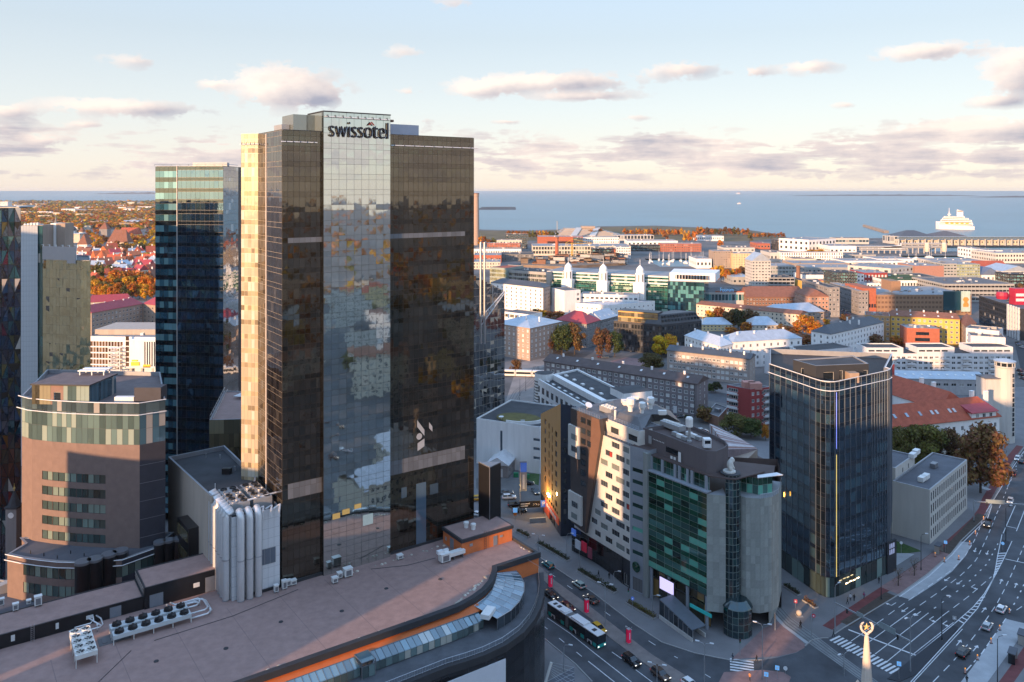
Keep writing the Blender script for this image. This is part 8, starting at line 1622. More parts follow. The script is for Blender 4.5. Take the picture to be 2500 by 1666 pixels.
# ------------------------------------------------------------------ trees
def leaf_mat(name,col=None):
 mt=bpy.data.materials.new(name);mt.use_nodes=True;nt=mt.node_tree;N=nt.nodes;L=nt.links;b=N['Principled BSDF'];b.inputs['Roughness'].default_value=.8;b.inputs['Specular IOR Level'].default_value=.2
 g=N.new('ShaderNodeNewGeometry');oi=N.new('ShaderNodeObjectInfo');wn=N.new('ShaderNodeTexWhiteNoise');wn.noise_dimensions='1D';L.new(g.outputs['Random Per Island'],wn.inputs['W']);hs=N.new('ShaderNodeHueSaturation')
 if col:hs.inputs['Color'].default_value=(*col,1)
 else:L.new(oi.outputs['Color'],hs.inputs['Color'])
 a=N.new('ShaderNodeMapRange');a.inputs[3].default_value=.465;a.inputs[4].default_value=.535;L.new(wn.outputs['Value'],a.inputs[0]);L.new(a.outputs[0],hs.inputs['Hue']);v=N.new('ShaderNodeMapRange');v.inputs[3].default_value=.45;v.inputs[4].default_value=1.5;L.new(g.outputs['Random Per Island'],v.inputs[0]);L.new(v.outputs[0],hs.inputs['Value']);L.new(hs.outputs[0],b.inputs['Base Color'])
 tr=N.new('ShaderNodeBsdfTranslucent');L.new(hs.outputs[0],tr.inputs[0]);mx=N.new('ShaderNodeMixShader');mx.inputs[0].default_value=.28;L.new(b.outputs[0],mx.inputs[1]);L.new(tr.outputs[0],mx.inputs[2]);L.new(mx.outputs[0],N['Material Output'].inputs[0]);return mt
LEAF=leaf_mat('leaves');BARK=M('bark',(.07,.055,.045),.95,var=.3)
def crown_mesh(seed,nl,nq,leaf,bare=0.0):
 """unit tree, 1 m tall: leaf sprays spread through uneven lobes between 0.2 and 1.0"""
 rng=random.Random(seed);m=MB();lobes=[]
 for i in range(nl):
  a=rng.uniform(0,2*math.pi);h=rng.uniform(.24,.86);rr=rng.uniform(.06,.30)*(1.25-abs(h-.48)*1.5);lobes.append((rr*math.cos(a),rr*math.sin(a),h,rng.uniform(.10,.19)))
 for i in range(nq):
  x,y,z,r=rng.choice(lobes);d=Vector((rng.gauss(0,1),rng.gauss(0,1),rng.gauss(0,1))).normalized();q=r*rng.uniform(.55,1.08) ;p=Vector((x,y,z))+Vector((d.x,d.y,d.z*.85))*q
  nrm=(d+Vector((rng.gauss(0,.5),rng.gauss(0,.5),rng.gauss(0,.5)+.3))).normalized();t=nrm.orthogonal().normalized();b=nrm.cross(t);an=rng.uniform(0,6.28);t2=t*math.cos(an)+b*math.sin(an);b2=nrm.cross(t2);s=leaf*rng.uniform(.6,1.3)
  m.quad(p-t2*s,p-b2*s*.7,p+t2*s,p+b2*s*.7)
 return m.mesh('crown',LEAF)
def trunk_mesh(seed,br=6):
 rng=random.Random(seed);m=MB().tube([(0,0,0),(.004,0,.2),(.0,.006,.45),(.005,0,.75)],[.022,.017,.012,.004],6)
 for i in range(br):a=rng.uniform(0,6.28);z=rng.uniform(.24,.55);l=rng.uniform(.12,.25);m.tube([(0,0,z),(l*.5*math.cos(a),l*.5*math.sin(a),z+l*.6),(l*math.cos(a),l*math.sin(a),z+l*1.1)],[.009,.006,.002],4)
 return m.mesh('trunk',BARK)
CRH=[crown_mesh(i,26,4200,.030) for i in range(4)];CRM=[crown_mesh(20+i,20,1500,.048) for i in range(4)];CRL=[crown_mesh(40+i,13,420,.075) for i in range(4)];TRK=[trunk_mesh(i) for i in range(3)];CRB=crown_mesh(77,14,260,.016)
PAL=dict(orange=(.46,.17,.025),gold=(.58,.30,.03),yellow=(.60,.38,.03),rust=(.30,.12,.035),brown=(.17,.095,.04),olive=(.14,.125,.035),green=(.065,.085,.028),dark=(.045,.055,.022),lime=(.26,.26,.03),red=(.45,.09,.03))
trng=random.Random(17)
def tree(p,h,w,col,label,group=None,lod=0,name='tree'):
 t=thing(name,label,'tree',p,trng.uniform(0,6.28),group);cr=trng.choice((CRH,CRM,CRL)[lod]);o=ob('crown',cr,t);s=w/.62;o.scale=(s,s,h);k=trng.uniform(.85,1.15);cc=PAL[col];o.color=(cc[0]*k,cc[1]*k*trng.uniform(.9,1.1),cc[2],1);q=ob('trunk',trng.choice(TRK),t);q.scale=(h*.9,h*.9,h);return t
def trs(k,x0,x1,yt,yb,col,label,n=1,lod=1,group=None,jit=.12):
 if n>1 and not group:group='look-alikes: '+label
 for i in range(n):
  f=(i+.5)/n;xa,xb=x0+(x1-x0)*i/n,x0+(x1-x0)*(i+1)/n;px,py=c(k,(xa+xb)/2,yb);_,pt=c(k,0,yt+(trng.uniform(0,(yb-yt)*jit*2) if n>1 else 0));Y=F*HC/(py-HY);h=max(3,Zat(pt,Y));w=(xb-xa)/CR[k][2]*Y/F*(1.25 if n>1 else 1.0);cs=col if isinstance(col,(list,tuple)) else [col]
  tree(at(px,Y+(trng.uniform(-4,8) if n>1 else 0)),h,max(w,2.5),trng.choice(cs),label,group,lod)
# square and street trees of the middle distance
trs('C3',415,560,385,668,'rust','tall rust brown tree at the left of the square grove',lod=0);trs('C3',535,700,375,680,'green','tall dark green tree in the square grove',lod=0);trs('C3',655,830,345,672,'brown','broad brown green tree at the right of the square grove',lod=0);trs('C3',600,720,365,640,'olive','olive tree hidden in the square grove',lod=0)
trs('C3',928,1090,392,700,'brown','round brown tree beside the black modern block',lod=0);trs('C3',1075,1205,440,700,'green','green tree touching the round brown tree',lod=0)
trs('C3',1525,1680,480,700,'yellow','bright yellow tree between black block and beige slab',lod=0);trs('C3',1620,1760,470,690,'gold','golden tree next to the bright yellow tree',lod=0);trs('C3',1715,1885,402,620,'orange','orange tree behind the yellow trees',lod=0);trs('C3',1410,1600,650,830,'olive','low olive tree in front of the yellow tree',lod=0)
trs('C3',115,205,700,870,'brown','thin brown street tree by the tram stop');trs('C3',2060,2130,950,1050,'green','small round green bush by the mauve slab');trs('C3',1830,1890,1265,1330,'dark','dark conifer bush by the mauve slab door')
trs('C4',150,235,800,905,'olive','thin olive tree by the brick store');trs('C4',315,470,850,1010,'olive','dense olive tree in front of the red flats',lod=0);trs('C4',440,575,878,1020,'green','dense green tree in front of the red flats',lod=0);trs('C4',583,632,925,1040,'orange','orange tree squeezed beside the black tower',lod=0);trs('C4',235,300,640,715,'dark','dark round shrub by the beige slab')
trs('C4',200,330,130,262,['gold','rust'],'yellow brown tree before the long cream terrace',2);trs('C4',330,450,140,300,['brown','dark'],'dark brown tree beside the long cream terrace',2);trs('C4',440,548,148,270,'brown','dark olive brown tree at the end of the terrace grove');trs('C4',445,515,238,315,'orange','orange tree left of the cream villa');trs('C4',340,412,270,318,'orange','small orange tree by the pale yellow house');trs('C4',0,105,280,400,['orange','gold'],'orange tree behind the beige slab end',2)
trs('C4',565,632,255,305,'rust','pinkish rust tree by the cream villa');trs('C4',690,830,250,335,'brown','brown tree behind the white four storey house',2);trs('C4',815,955,190,345,'orange','large orange tree between the white houses',lod=0);trs('C4',820,955,325,412,'rust','rust orange tree at the foot of the white houses');trs('C4',995,1040,215,262,'gold','small golden tree by the sunken street');trs('C4',1285,1400,312,412,'brown','brown tree before the tan wing');trs('C4',1455,1612,322,420,'orange','bright orange tree below the orange brick block',2);trs('C4',1090,1215,370,420,['rust','brown'],'low rust tree behind the white stepped block',2);trs('C4',1110,1165,180,235,'brown','brown tree in the sunken street mouth')
trs('C1',580,720,900,1010,['gold','dark'],'yellow brown tree behind the pale roofed corner house',2);trs('C1',720,885,922,1010,'rust','rust coloured tree before the green glass complex',2)
trs('R2',748,850,505,770,'olive','olive tree touching the black tower',lod=0);trs('R2',815,945,495,765,['olive'],'olive yellow tree before the red roofed house',lod=0);trs('R2',900,1060,480,760,'olive','tall yellowing tree before the long red roof',lod=0);trs('R2',1040,1150,520,750,'brown','brown tree between pale office and red roofed house',lod=0);trs('R2',1145,1255,545,790,'brown','thin brown tree behind the pale office',lod=0);trs('R2',1165,1390,492,885,'brown','tall loose crowned brown tree on the avenue pavement',lod=0);trs('R2',945,1055,630,720,'lime','lime yellow clipped tree behind the pale office');trs('R2',1050,1205,648,725,'lime','lime yellow hedge tree beside the pale office',2)
trs('G1',585,660,85,190,'brown','thin brown tree behind the old striped hall');trs('G1',1000,1040,560,700,'green','green tree beside the black tower foot') if False else None
trs('R2',905,950,840,1010,'dark','dark bush') if False else None
# left side park
trs('L1',575,660,622,765,'olive','olive green park tree left of the blue tower',1);trs('L1',640,760,640,775,'olive','yellow green park tree left of the blue tower',1);trs('L1',700,830,660,800,'orange','orange park tree left of the blue tower',2);trs('L1',820,935,662,800,'orange','deep orange park tree nearer the blue tower',2);trs('L1',575,700,728,850,['gold','olive'],'golden park tree behind the crimson roofed flats',2);trs('L1',575,1000,690,830,['orange','gold','orange','olive'],'tall orange crowned park tree in the second row by the crimson roofed flats',8,group='second row of park trees');trs('L1',600,1000,745,872,['orange','gold','orange','olive'],'orange crowned park tree behind the crimson roofed flats',9,group='park trees by the crimson flats');trs('L1',830,960,545,625,['gold','olive'],'golden green tree by the old town wall',2);trs('L1',900,990,500,560,'gold','golden tree among old town roofs',2);trs('L1',780,840,510,570,'brown','brown tree beside the big cream hall',1)
# shore trees and harbour groves
trs('C1',25,150,195,310,['orange','gold','olive'],'orange tree near the power station chimney',3,2,'trees by the power station');trs('C1',145,245,232,310,['rust','olive'],'rust tree behind the orange brick flats',2,2);trs('C1',340,560,165,205,['orange','rust'],'orange shore tree behind the teal office',6,2,'shore trees behind the teal office');trs('C1',550,830,155,245,['orange','gold','olive'],'orange shore tree left of the terraced hall',9,2,'shore trees by the terraced hall');trs('C1',1455,2030,140,222,['orange','gold','rust','orange'],'orange tree in the long shore row',20,2,'long row of shore trees');trs('C1',2025,2160,150,285,['orange','gold'],'tall golden tree at the quay',3,2,'golden quay trees');trs('C1',2178,2222,128,195,'gold','lone golden tree on the far point',1,2);trs('C1',1825,1895,190,262,'rust','rust tree beside the quay shed',1,2);trs('C1',1120,1260,150,215,'orange','orange tree before the terraced hall',2,2)
trs('C2',120,315,365,500,['orange','gold','orange'],'orange tree in the grove below the harbour hotels',5,1,'grove below the harbour hotels');trs('C2',305,402,370,480,['olive','brown'],'dark tree right of the orange grove',2,1);trs('C2',0,380,96,165,['orange','rust','olive','brown'],'autumn tree on the low harbour point',12,2,'trees on the harbour point');trs('C2',380,640,135,178,['rust','orange','brown'],'low autumn bush on the harbour point',12,2,'bushes on the harbour point');trs('C2',360,405,135,215,'olive','dark olive tree standing alone on the harbour point',1,2);trs('C2',145,190,190,245,'orange','orange tree in the quay car park',1,2);trs('C2',2290,2360,500,620,'brown','brown tree at the picture edge by the parking house',1,1);trs('C2',860,940,330,362,'dark','dark hedge tree before the white slab hotel',2,2);trs('C2',785,960,258,285,'gold','yellow tree before the terminal',2,2)
# far wooded suburbs: individual crowns in front, one mass behind
for i in range(100):
 px=trng.uniform(110,380);py=trng.uniform(543,606);
 if px<200 and py>560:continue
 Y=F*HC/(py+12-HY);tree(at(px,Y),trng.uniform(12,20),trng.uniform(11,18),trng.choice(['orange','gold','gold','rust','olive','yellow']),'autumn tree in the wooded quarter beyond the old town','trees beyond the old town',2)
m=MB();wr=random.Random(4);cols=['orange','gold','brown','olive','gold','orange']
mats=[leaf_mat('wood_'+k+str(i),tuple(x*(.8 if k in ('orange','gold') else 1.4) for x in PAL[k])) for i,k in enumerate(cols)]
n=0
while n<3900:
 px=wr.uniform(-60,1240);u=wr.random();py=490+70*u
 cr=491.5 if px<378 else 491.5+(px-378)*.097
 if py<cr+1 or (px>380 and px<580):
  if wr.random()<.9:n+=.05
  continue
 Y=F*HC/(py-HY);p=at(px,Y);h=wr.uniform(9,17);r=wr.uniform(5,10)*(1+Y/9000);mi=wr.randrange(6) if u>.22 else wr.choice((2,3,1,3))
 for q in range(16):
  d=Vector((wr.gauss(0,1),wr.gauss(0,1),wr.gauss(0,1))).normalized();cpt=Vector((p.x,p.y,h*.6))+Vector((d.x*r,d.y*r,d.z*h*.45))*wr.uniform(.5,1);t=d.orthogonal().normalized();b=d.cross(t);s=r*wr.uniform(.3,.55);m.quad(cpt-t*s,cpt-b*s,cpt+t*s,cpt+b*s,mi)
 n+=1
m.build('far_wood',mats,None,kind='stuff')

m=MB();wr=random.Random(6)
for i in range(2600):
 a=wr.uniform(R(-35),R(215));d=420+5200*wr.random()**1.6;x,y=d*math.cos(a),-d*math.sin(a)
 if y>-60 and x<.7*y+250:continue
 h=wr.uniform(8,16);r=wr.uniform(5,9)*(1+d/3000);mi=wr.randrange(6)
 for q in range(12):
  v=Vector((wr.gauss(0,1),wr.gauss(0,1),wr.gauss(0,1))).normalized();cpt=Vector((x,y,h*.6))+Vector((v.x*r,v.y*r,v.z*h*.45))*wr.uniform(.5,1);t=v.orthogonal().normalized();b=v.cross(t);s=r*wr.uniform(.3,.55);m.quad(cpt-t*s,cpt-b*s,cpt+t*s,cpt+b*s,mi)
m.build('distant_wood',mats,None,kind='stuff')
# ------------------------------------------------------------------ vehicles
PAINT=M('car_paint',ocol=True,rough=.22,var=.02,spec=.6);TYRE=M('tyre',(.02,.02,.02),.8);RIM=M('rim',(.35,.36,.37),.35,metal=.8);CG=GL('car_glass',(.015,.02,.025),1.7,plight=0);HL=M('headlight',(.8,.8,.75),.2,emit=((1,.93,.8),.8));TL=M('taillight',(.4,.02,.02),.3,emit=((1,.05,.03),.5))
def loft(m,secs,mi=0):
 """secs: list of rings (same count)"""
 i0=len(m.v);n=len(secs[0])
 for s in secs:m.v+=[tuple(p) for p in s]
 for k in range(len(secs)-1):
  for j in range(n):q=(j+1) % n;m.f.append((i0+k*n+j,i0+k*n+q,i0+(k+1)*n+q,i0+(k+1)*n+j));m.m.append(mi)
 m.f.append(tuple(i0+j for j in range(n))[::-1]);m.m.append(mi);m.f.append(tuple(i0+(len(secs)-1)*n+j for j in range(n)));m.m.append(mi)
def car_parts(kind):
 L,Wd,H=dict(hatch=(4.1,1.78,1.47),sedan=(4.7,1.82,1.42),suv=(4.7,1.9,1.72),van=(5.0,1.95,2.0))[kind];w=Wd/2;bz=.92 if kind!='sedan' else .88
 prof=dict(hatch=[(-2.05,.55,.80),(-1.9,.35,.95),(-1.2,.3,.95),(.6,.3,.95),(1.3,.3,.9),(1.85,.33,.76),(2.05,.45,.62)],sedan=[(-2.35,.5,.86),(-2.2,.33,.97),(-1.4,.3,.97),(.7,.3,.93),(1.5,.3,.88),(2.15,.33,.74),(2.35,.45,.6)],suv=[(-2.35,.55,1.0),(-2.2,.4,1.12),(-1.3,.36,1.12),(.7,.36,1.1),(1.5,.36,1.05),(2.15,.4,.95),(2.35,.5,.75)],van=[(-2.5,.5,1.1),(-2.4,.4,1.2),(-1,.36,1.2),(1.2,.36,1.15),(1.9,.36,1.05),(2.4,.4,.9),(2.5,.5,.7)])[kind]
 m=MB();secs=[]
 for x,z0,z1 in prof:e=.92 if abs(x)>L*.47 else 1;secs.append([(x,-w*e,z0),(x,w*e,z0),(x,w*e,(z0+z1)/2+.08),(x,w*.93*e,z1),(x,-w*.93*e,z1),(x,-w*e,(z0+z1)/2+.08)])
 loft(m,secs);body=m.mesh('body',PAINT,True);zb=prof[2][2]-.02
 gx=dict(hatch=(-1.95,-1.5,.25,1.15),sedan=(-1.75,-1.0,.15,1.1),suv=(-2.2,-1.85,.2,1.1),van=(-2.4,-2.2,.8,1.6))[kind];m=MB();b=[(gx[0],-w*.9),(gx[3],-w*.9),(gx[3],w*.9),(gx[0],w*.9)];t=[(gx[1],-w*.72),(gx[2],-w*.72),(gx[2],w*.72),(gx[1],w*.72)];m.v=[(x,y,zb) for x,y in b]+[(x,y,H-.04) for x,y in t];m.f=[(0,1,5,4),(1,2,6,5),(2,3,7,6),(3,0,4,7),(4,5,6,7)];m.m=[0]*5;cab=m.mesh('windows',CG)
 m=MB().box(gx[1]-.03,gx[2]+.03,-w*.74,w*.74,H-.05,H);
 for s in (-1,1):
  for xa,xb in ((gx[0],gx[1]),(gx[3],gx[2]),((gx[0]+gx[3])/2,(gx[1]+gx[2])/2)):m.tube([(xa,s*w*.905,zb),(xb,s*w*.725,H-.03)],.045,4)
 roof=m.mesh('roof',PAINT);m=MB().lathe([(.2,-.1),(.32,-.1),(.33,0),(.32,.1),(.2,.1)],14);wh=m.mesh('wheel',TYRE);m=MB().lathe([(.2,-.08),(.21,.105),(.05,.115)],10);rim=m.mesh('rim',RIM)
 return dict(body=body,windows=cab,roof=roof,wheel=wh,rim=rim,L=L,w=w,zh=prof[-2][2]-.08,zt=prof[1][2]-.16)
CARS={k:car_parts(k) for k in ('hatch','sedan','suv','van')}
def lampbox(mt):
 m=MB().box(-.05,.05,-.2,.2,-.07,.07);return m.mesh('lamp',mt)
HLM,TLM=lampbox(HL),lampbox(TL)
def car(p,d,kind,col,label,group=None,s=1.0):
 k=CARS[kind];t=thing('parked_car' if group else 'car',label,'car',p,math.atan2(d[1],d[0]),group);t.location.z=.012;t.scale=(s,s,s)
 for nm in ('body','roof'):o=ob(nm,k[nm],t);o.color=(*col,1)
 ob('windows',k['windows'],t)
 for x in (-.30,.31):
  for y in (-1,1):w=ob('wheel',k['wheel'],t,(x*k['L'],y*(k['w']-.1),.33));w.rotation_euler=(R(90)*-y,0,0);ob('rim',k['rim'],w)
 for y in (-1,1):ob('headlight',HLM,t,(k['L']/2-.12,y*k['w']*.72,k['zh']));ob('taillight',TLM,t,(-k['L']/2+.1,y*k['w']*.76,k['zt']))
 return t
SD=(K('R1',900,1300)-K('R1',300,850)).normalized()     # direction of the bus street, towards the crossing
BLKC,WHC,SIL,DRED,TEALC,YEL,BRN,GRYC,BLUC=(.012,.012,.014),(.72,.72,.72),(.42,.44,.45),(.10,.02,.022),(.01,.16,.18),(.55,.30,.02),(.10,.065,.05),(.10,.11,.12),(.05,.10,.22)
car(K('R1',197,622),-SD,'hatch',TEALC,'teal hatchback driving up the bus street');car(K('R1',450,785),-SD,'hatch',(.33,.40,.37),'silver green estate car with red tail light on the bus street');car(K('R1',548,905),-SD,'sedan',BRN,'brown saloon passing behind a red advertising pylon');car(K('R1',218,868),SD,'sedan',BLKC,'black car waiting behind the articulated bus');car(K('R1',355,965),SD,'sedan',DRED,'dark red car half hidden beside the bus');car(K('R1',612,1145),SD,'hatch',YEL,'amber yellow taxi beside the bus front');car(K('R1',882,1415),SD,'suv',BLKC,'black crossover with lit headlights ahead of the bus');car(K('R1',1120,1530),SD,'suv',BRN,'brown car with bright windscreen near the crossing');car(K('R1',1365,1610),SD,'hatch',WHC,'white car at the crossing island')
A1=(K('R3',1400,700)-K('R3',1700,480)).normalized()
car(K('R3',1882,165),(K('R3',1810,260)-K('R3',1900,80)),'suv',BLKC,'black car with headlights coming down the avenue');ad=(K('R3',1960,870)-K('R3',1810,1090));car(K('R3',2005,930),ad,'hatch',WHC,'white hatchback driving away up the avenue');car(K('R3',1878,1085),ad,'hatch',SIL,'silver hatchback with glowing tail light on the avenue');car(K('R3',1662,1325),(K('R3',1700,1232)-K('R3',1560,1392)),'suv',BLKC,'black crossover driving up the avenue by the orange cones')
d2=(K('R2',1475,740)-K('R2',1430,850));car(K('R2',1462,785),d2,'van',DRED,'dark red van far up the avenue');car(K('R2',1445,940),-d2,'hatch',SIL,'pale silver car on the avenue beneath the sign gantry');car(K('R2',1508,715),d2,'sedan',BLKC,'black car at the far bend of the avenue');car(K('R2',1485,700),-d2,'hatch',WHC,'white car at the far bend of the avenue')
pk=(K('M1',420,1160)-K('M1',320,1165)).normalized()
car(K('M1',368,1172),pk,'sedan',BLKC,'black saloon parked by the lawn');car(K('M1',215,1292),pk,'suv',WHC,'white car parked beside the dark pylon');car(K('M1',262,1352),pk,'suv',BLKC,'black car parked nearest the parking sign');car(K('M1',432,1240),Vector((.3,-1)),'sedan',GRYC,'dark grey car parked against the ochre block');car(K('M1',195,1252),pk,'sedan',GRYC,'grey car parked behind the white one');car(K('T2',1540,1068),Vector((1,.2)),'suv',YEL,'orange yellow car beside the hotel tower');car(K('T2',1535,1165),Vector((1,-.5)),'sedan',WHC,'white car between hotel tower and stair house');car(K('M1',300,1400),pk,'sedan',BLKC,'black car behind the parking sign')
crng=random.Random(8)
for k,(kk,x0,y0,x1,y1,n,lab) in enumerate((('C2',1045,640,1060,735,6,'car parked along the left side of the sunken street'),('C2',1125,610,1185,735,8,'car parked along the right side of the sunken street'),('C4',2320,560,2352,640,3,'car driving on the far right avenue'),('G1',600,245,640,262,2,'car parked behind the old striped hall'),('C3',1740,1295,1800,1300,2,'car parked by the mauve slab door'),('C3',985,700,1060,712,2,'car parked at the square'),('C4',2310,380,2345,420,4,'car on the far avenue crossing'),('C2',1030,690,1100,745,4,'car waiting at the mouth of the sunken street'))):
 for i in range(n):f=(i+.5)/n;p=K(kk,x0+(x1-x0)*f,y0+(y1-y0)*f);car(p,Vector((crng.uniform(-.2,.2),1)) if k in (0,1,2,6) else Vector((1,.2)),crng.choice(['hatch','sedan','suv']),crng.choice([BLKC,WHC,SIL,GRYC,DRED,BLUC]),lab,'cars: '+lab)
m=MB()
def bus():
 p0,p1=K('R1',205,1030),K('R1',600,1305);d=(p1-p0).normalized();nn=Vector((-d.y,d.x));t=thing('articulated_bus','white roofed articulated bus with teal front in the bus lane','bus',p1+nn*1.28,math.atan2(d.y,d.x));BK=M('bus_black',(.02,.022,.025),.25,spec=.6);TE=M('bus_teal',(.015,.36,.32),.4);WR=M('bus_white',(.62,.63,.64),.45,var=.05);GY=M('bus_grey',(.16,.165,.17),.6)
 for nm,x0,x1 in (('front_section',-10.2,0),('rear_section',-18.2,-11.4)):
  s=ob(nm,None,t);MB().box(x0,x1,-1.27,1.27,.32,2.95).build('body',BK,s);MB().prism([(x0+.05,-1.2),(x1-.05,-1.2),(x1-.05,1.2),(x0+.05,1.2)],2.95,3.1).build('roof',WR,s)
  for x in ([x1-2.7,x0+2.0] if nm[0]=='f' else [x0+2.2]):
   for y in (-1,1):w=ob('wheel',CARS['van']['wheel'],s,(x,y*1.18,.48));w.rotation_euler=(R(90)*-y,0,0);w.scale=(1.45,1.45,1.4);MB().box(x-.8,x+.8,y*1.275-.004,y*1.275+.004,.35,1.15).build('wheel_arch',WR,s)
  for i in range(int((x1-x0)/1.45)):m=MB();xx=x0+.25+i*1.45;m.box(xx,xx+1.3,-1.285,-1.275,1.3,2.6);m.build('window',CG,s);MB().box(xx,xx+1.3,1.275,1.285,1.3,2.6).build('window',CG,s)
  for xx in ([x0+.5,x0+4.4,x1-1.6] if nm[0]=='f' else [x0+.4,x1-1.6]):MB().box(xx,xx+1.2,-1.282,-1.276,.4,1.25).build('teal_panel',TE,s)
 m=MB()
 for k in range(7):m.box(-11.4+k*.171,-11.4+k*.171+.13,-1.2,1.2,.45,3.0)
 m.build('bellows',GY,t);MB().box(-.02,.06,-1.25,1.25,.32,1.05).build('front_panel',TE,t);MB().box(-.02,.05,-1.15,1.15,1.1,2.75).build('windscreen',CG,t)
 for y in (-1,1):MB().box(.05,.1,y*.95-.2,y*.95+.2,.5,.75).build('headlight',HL,t);MB().tube([(-.1,y*1.27,2.7),(.5,y*1.5,2.5),(.5,y*1.5,2.0)],.05,5).build('mirror',BK,t)
 for x,w,mm in ((-2.4,.9,FD),(-15.0,.9,FD),(-16.6,.7,FD)):MB().box(x-w/2,x+w/2,-.5,.5,3.1,3.2).build('roof_hatch',mm,t)
 MB().box(-9.6,-5.0,-1.05,1.05,3.1,3.45).build('battery_box',WR,t);MB().box(-13.6,-11.8,-1.0,1.0,3.1,3.3).build('cooler',WR,t)
bus()
tr=thing('tram','white tram at the bend of the tram street','tram',K('C3',240,890),R(-8));
for k in range(3):m=MB().box(-14+k*9.4,-5+k*9.4,-1.3,1.3,.4,3.5);b=m.build('car_body',M('ship_white',(.74,.70,.66)),tr);MB().box(-13.6+k*9.4,-5.4+k*9.4,-1.33,1.33,1.5,2.7).build('window_band',CG,b)
# ------------------------------------------------------------------ street furniture
LP=M('lamp_pole',(.36,.38,.40),.45,metal=.5);LPD=M('lamp_pole_dark',(.04,.045,.05),.5,metal=.3);LH=M('lamp_head',(.62,.64,.66),.4)
def lamp(k,x,y,ytop,label,arms=2,dark=False,ang=0.0,group=None):
 p=K(k,x,y);Y=p.y;h=Zat(c(k,0,ytop)[1],Y);h=min(max(h,5),12);t=thing('street_lamp',label,'street lamp',p,ang,group);mt=LPD if dark else LP;MB().tube([(0,0,0),(0,0,h*.5),(0,0,h-.8)],[.11,.085,.07],7).build('pole',mt,t);MB().tube([(0,0,0),(0,0,.5)],.16,7).build('base',mt,t)
 for s in ((-1,1) if arms==2 else ((1,) if arms==1 else ())):
  MB().tube([(0,0,h-.9),(s*.25,0,h-.3),(s*1.5,0,h)],.05,5).build('arm',mt,t);MB().box(s*1.5-.42,s*1.5+.42,-.15,.15,h-.07,h+.08).build('lamp_head',LH,t)
 return t
for q in (('R1',115,520,355,'twin arm street lamp behind the stair house',2),('R1',665,1110,755,'twin arm street lamp on the median beside the bus',2),('R1',1480,1590,1238,'twin arm street lamp before the underpass canopy',2),('R1',1090,1680,1415,'twin arm street lamp at the end of the median',2),('R1',735,815,648,'short street lamp at the end of the long hedge',1),('R1',350,565,338,'short street lamp at the first hedge by the ochre block',1),('R1',1052,1025,845,'short street lamp at the hedge before the bank',1),('R1',325,1480,1250,'thin street lamp on the pavement beside the black centre wall',1),('R1',452,645,470,'thin street lamp by the hotel entrance',0),('R1',1955,1545,1045,'tall pale street lamp at the bank rotunda corner',2),('R1',2060,1140,980,'thin pole beside the granite pier',0),
  ('R3',510,1105,685,'tall lamp post holding the near end of the sign gantry',1),('R3',298,1190,850,'plain pale mast beside the tram platform',0),('R3',1187,1475,945,'tall twin lamp post holding the far end of the sign gantry',2),('R3',590,1510,1310,'pale twin arm lamp on the tram crossing',2)):lamp(*q,ang=R(-20) if q[0]=='R1' else R(30))
for q in (('R3',1283,558,232,'dark street lamp by the bare young tree',1),('R3',925,822,560,'dark thin pole on the planting strip',0),('R3',1470,1190,790,'dark pole on the avenue wedge island',1),('R3',1970,1590,1145,'dark curved lamp on the right pavement',1),('R3',2045,300,60,'dark pole on the wedge island far up the avenue',0),('R2',1240,1048,925,'dark post carrying the far sign gantry',0),('R2',1378,775,690,'dark lamp on the far pavement',1),('R2',1420,1115,955,'dark post between the avenue lanes',1),('C3',218,880,690,'dark tram mast near the tram',0),('C3',200,1080,900,'dark tram mast at the track bend',0),('C3',258,1035,860,'dark tram mast between the tracks',0),('C3',195,1180,1110,'dark tram mast nearest the turf roof',0)):lamp(*q,dark=True)
def gantry(k,a,b,z,label,signs):
 p,q=K(k,*a),K(k,*b);d=q-p;t=thing('sign_gantry',label,'gantry',p,math.atan2(d.y,d.x));L=d.length;MB().box(0,L,-.14,.14,z-.16,z+.16).build('beam',LP,t);MB().tube([(0,0,0),(0,0,z)],.15,7).build('post',LP,t)
 for x,w,h in signs:MB().box(x*L-w/2,x*L+w/2,-.3,-.2,z-.2,z+h).build('sign_panel',M('sign_back',(.30,.36,.37),.5,metal=.3),t)
 for x in (.18,.5,.85):MB().box(x*L-.18,x*L+.18,-.32,-.05,z-.9,z+.1).build('signal_head',FD,t)
gantry('R3',(510,1105),(1187,1475),6.6,'pale sign gantry spanning the near avenue lanes',((.36,1.6,.8),(.72,3.8,1.1)));gantry('R2',(1240,1048),(1640,1075),6.4,'dark sign gantry spanning the avenue farther up',((.3,5.5,1.0),))
CRI=M('pylon_crimson',(.55,.01,.07),.45,emit=((.8,.02,.1),.10))
for x,y,lb in ((215,790,'red advertising pylon farthest up the median'),(512,1000,'red advertising pylon behind the bus roof on the median'),(857,1250,'red advertising pylon ahead of the bus on the median')):
 t=thing('advertising_pylon',lb,'pylon',K('R1',x,y),math.atan2(SD.y,SD.x));MB().box(-.42,.42,-.42,.42,.12,.3).build('base',LP,t);MB().box(-.4,.4,-.4,.4,.3,3.3).build('red_panel',CRI,t);MB().box(-.46,-.38,-.46,.46,.12,3.5).build('dark_edge',FD,t);MB().box(.4,.43,-.12,.12,1.1,2.6).build('lettering',M('billboard_white'),t);m=MB().box(-.42,.42,-.42,.42,3.3,3.45);m.tube([(-.3,-.3,3.4),(-.5,-.6,3.9)],.04,4);m.tube([(.3,.3,3.4),(.5,.6,3.9)],.04,4);m.build('lamp_cap',LP,t)
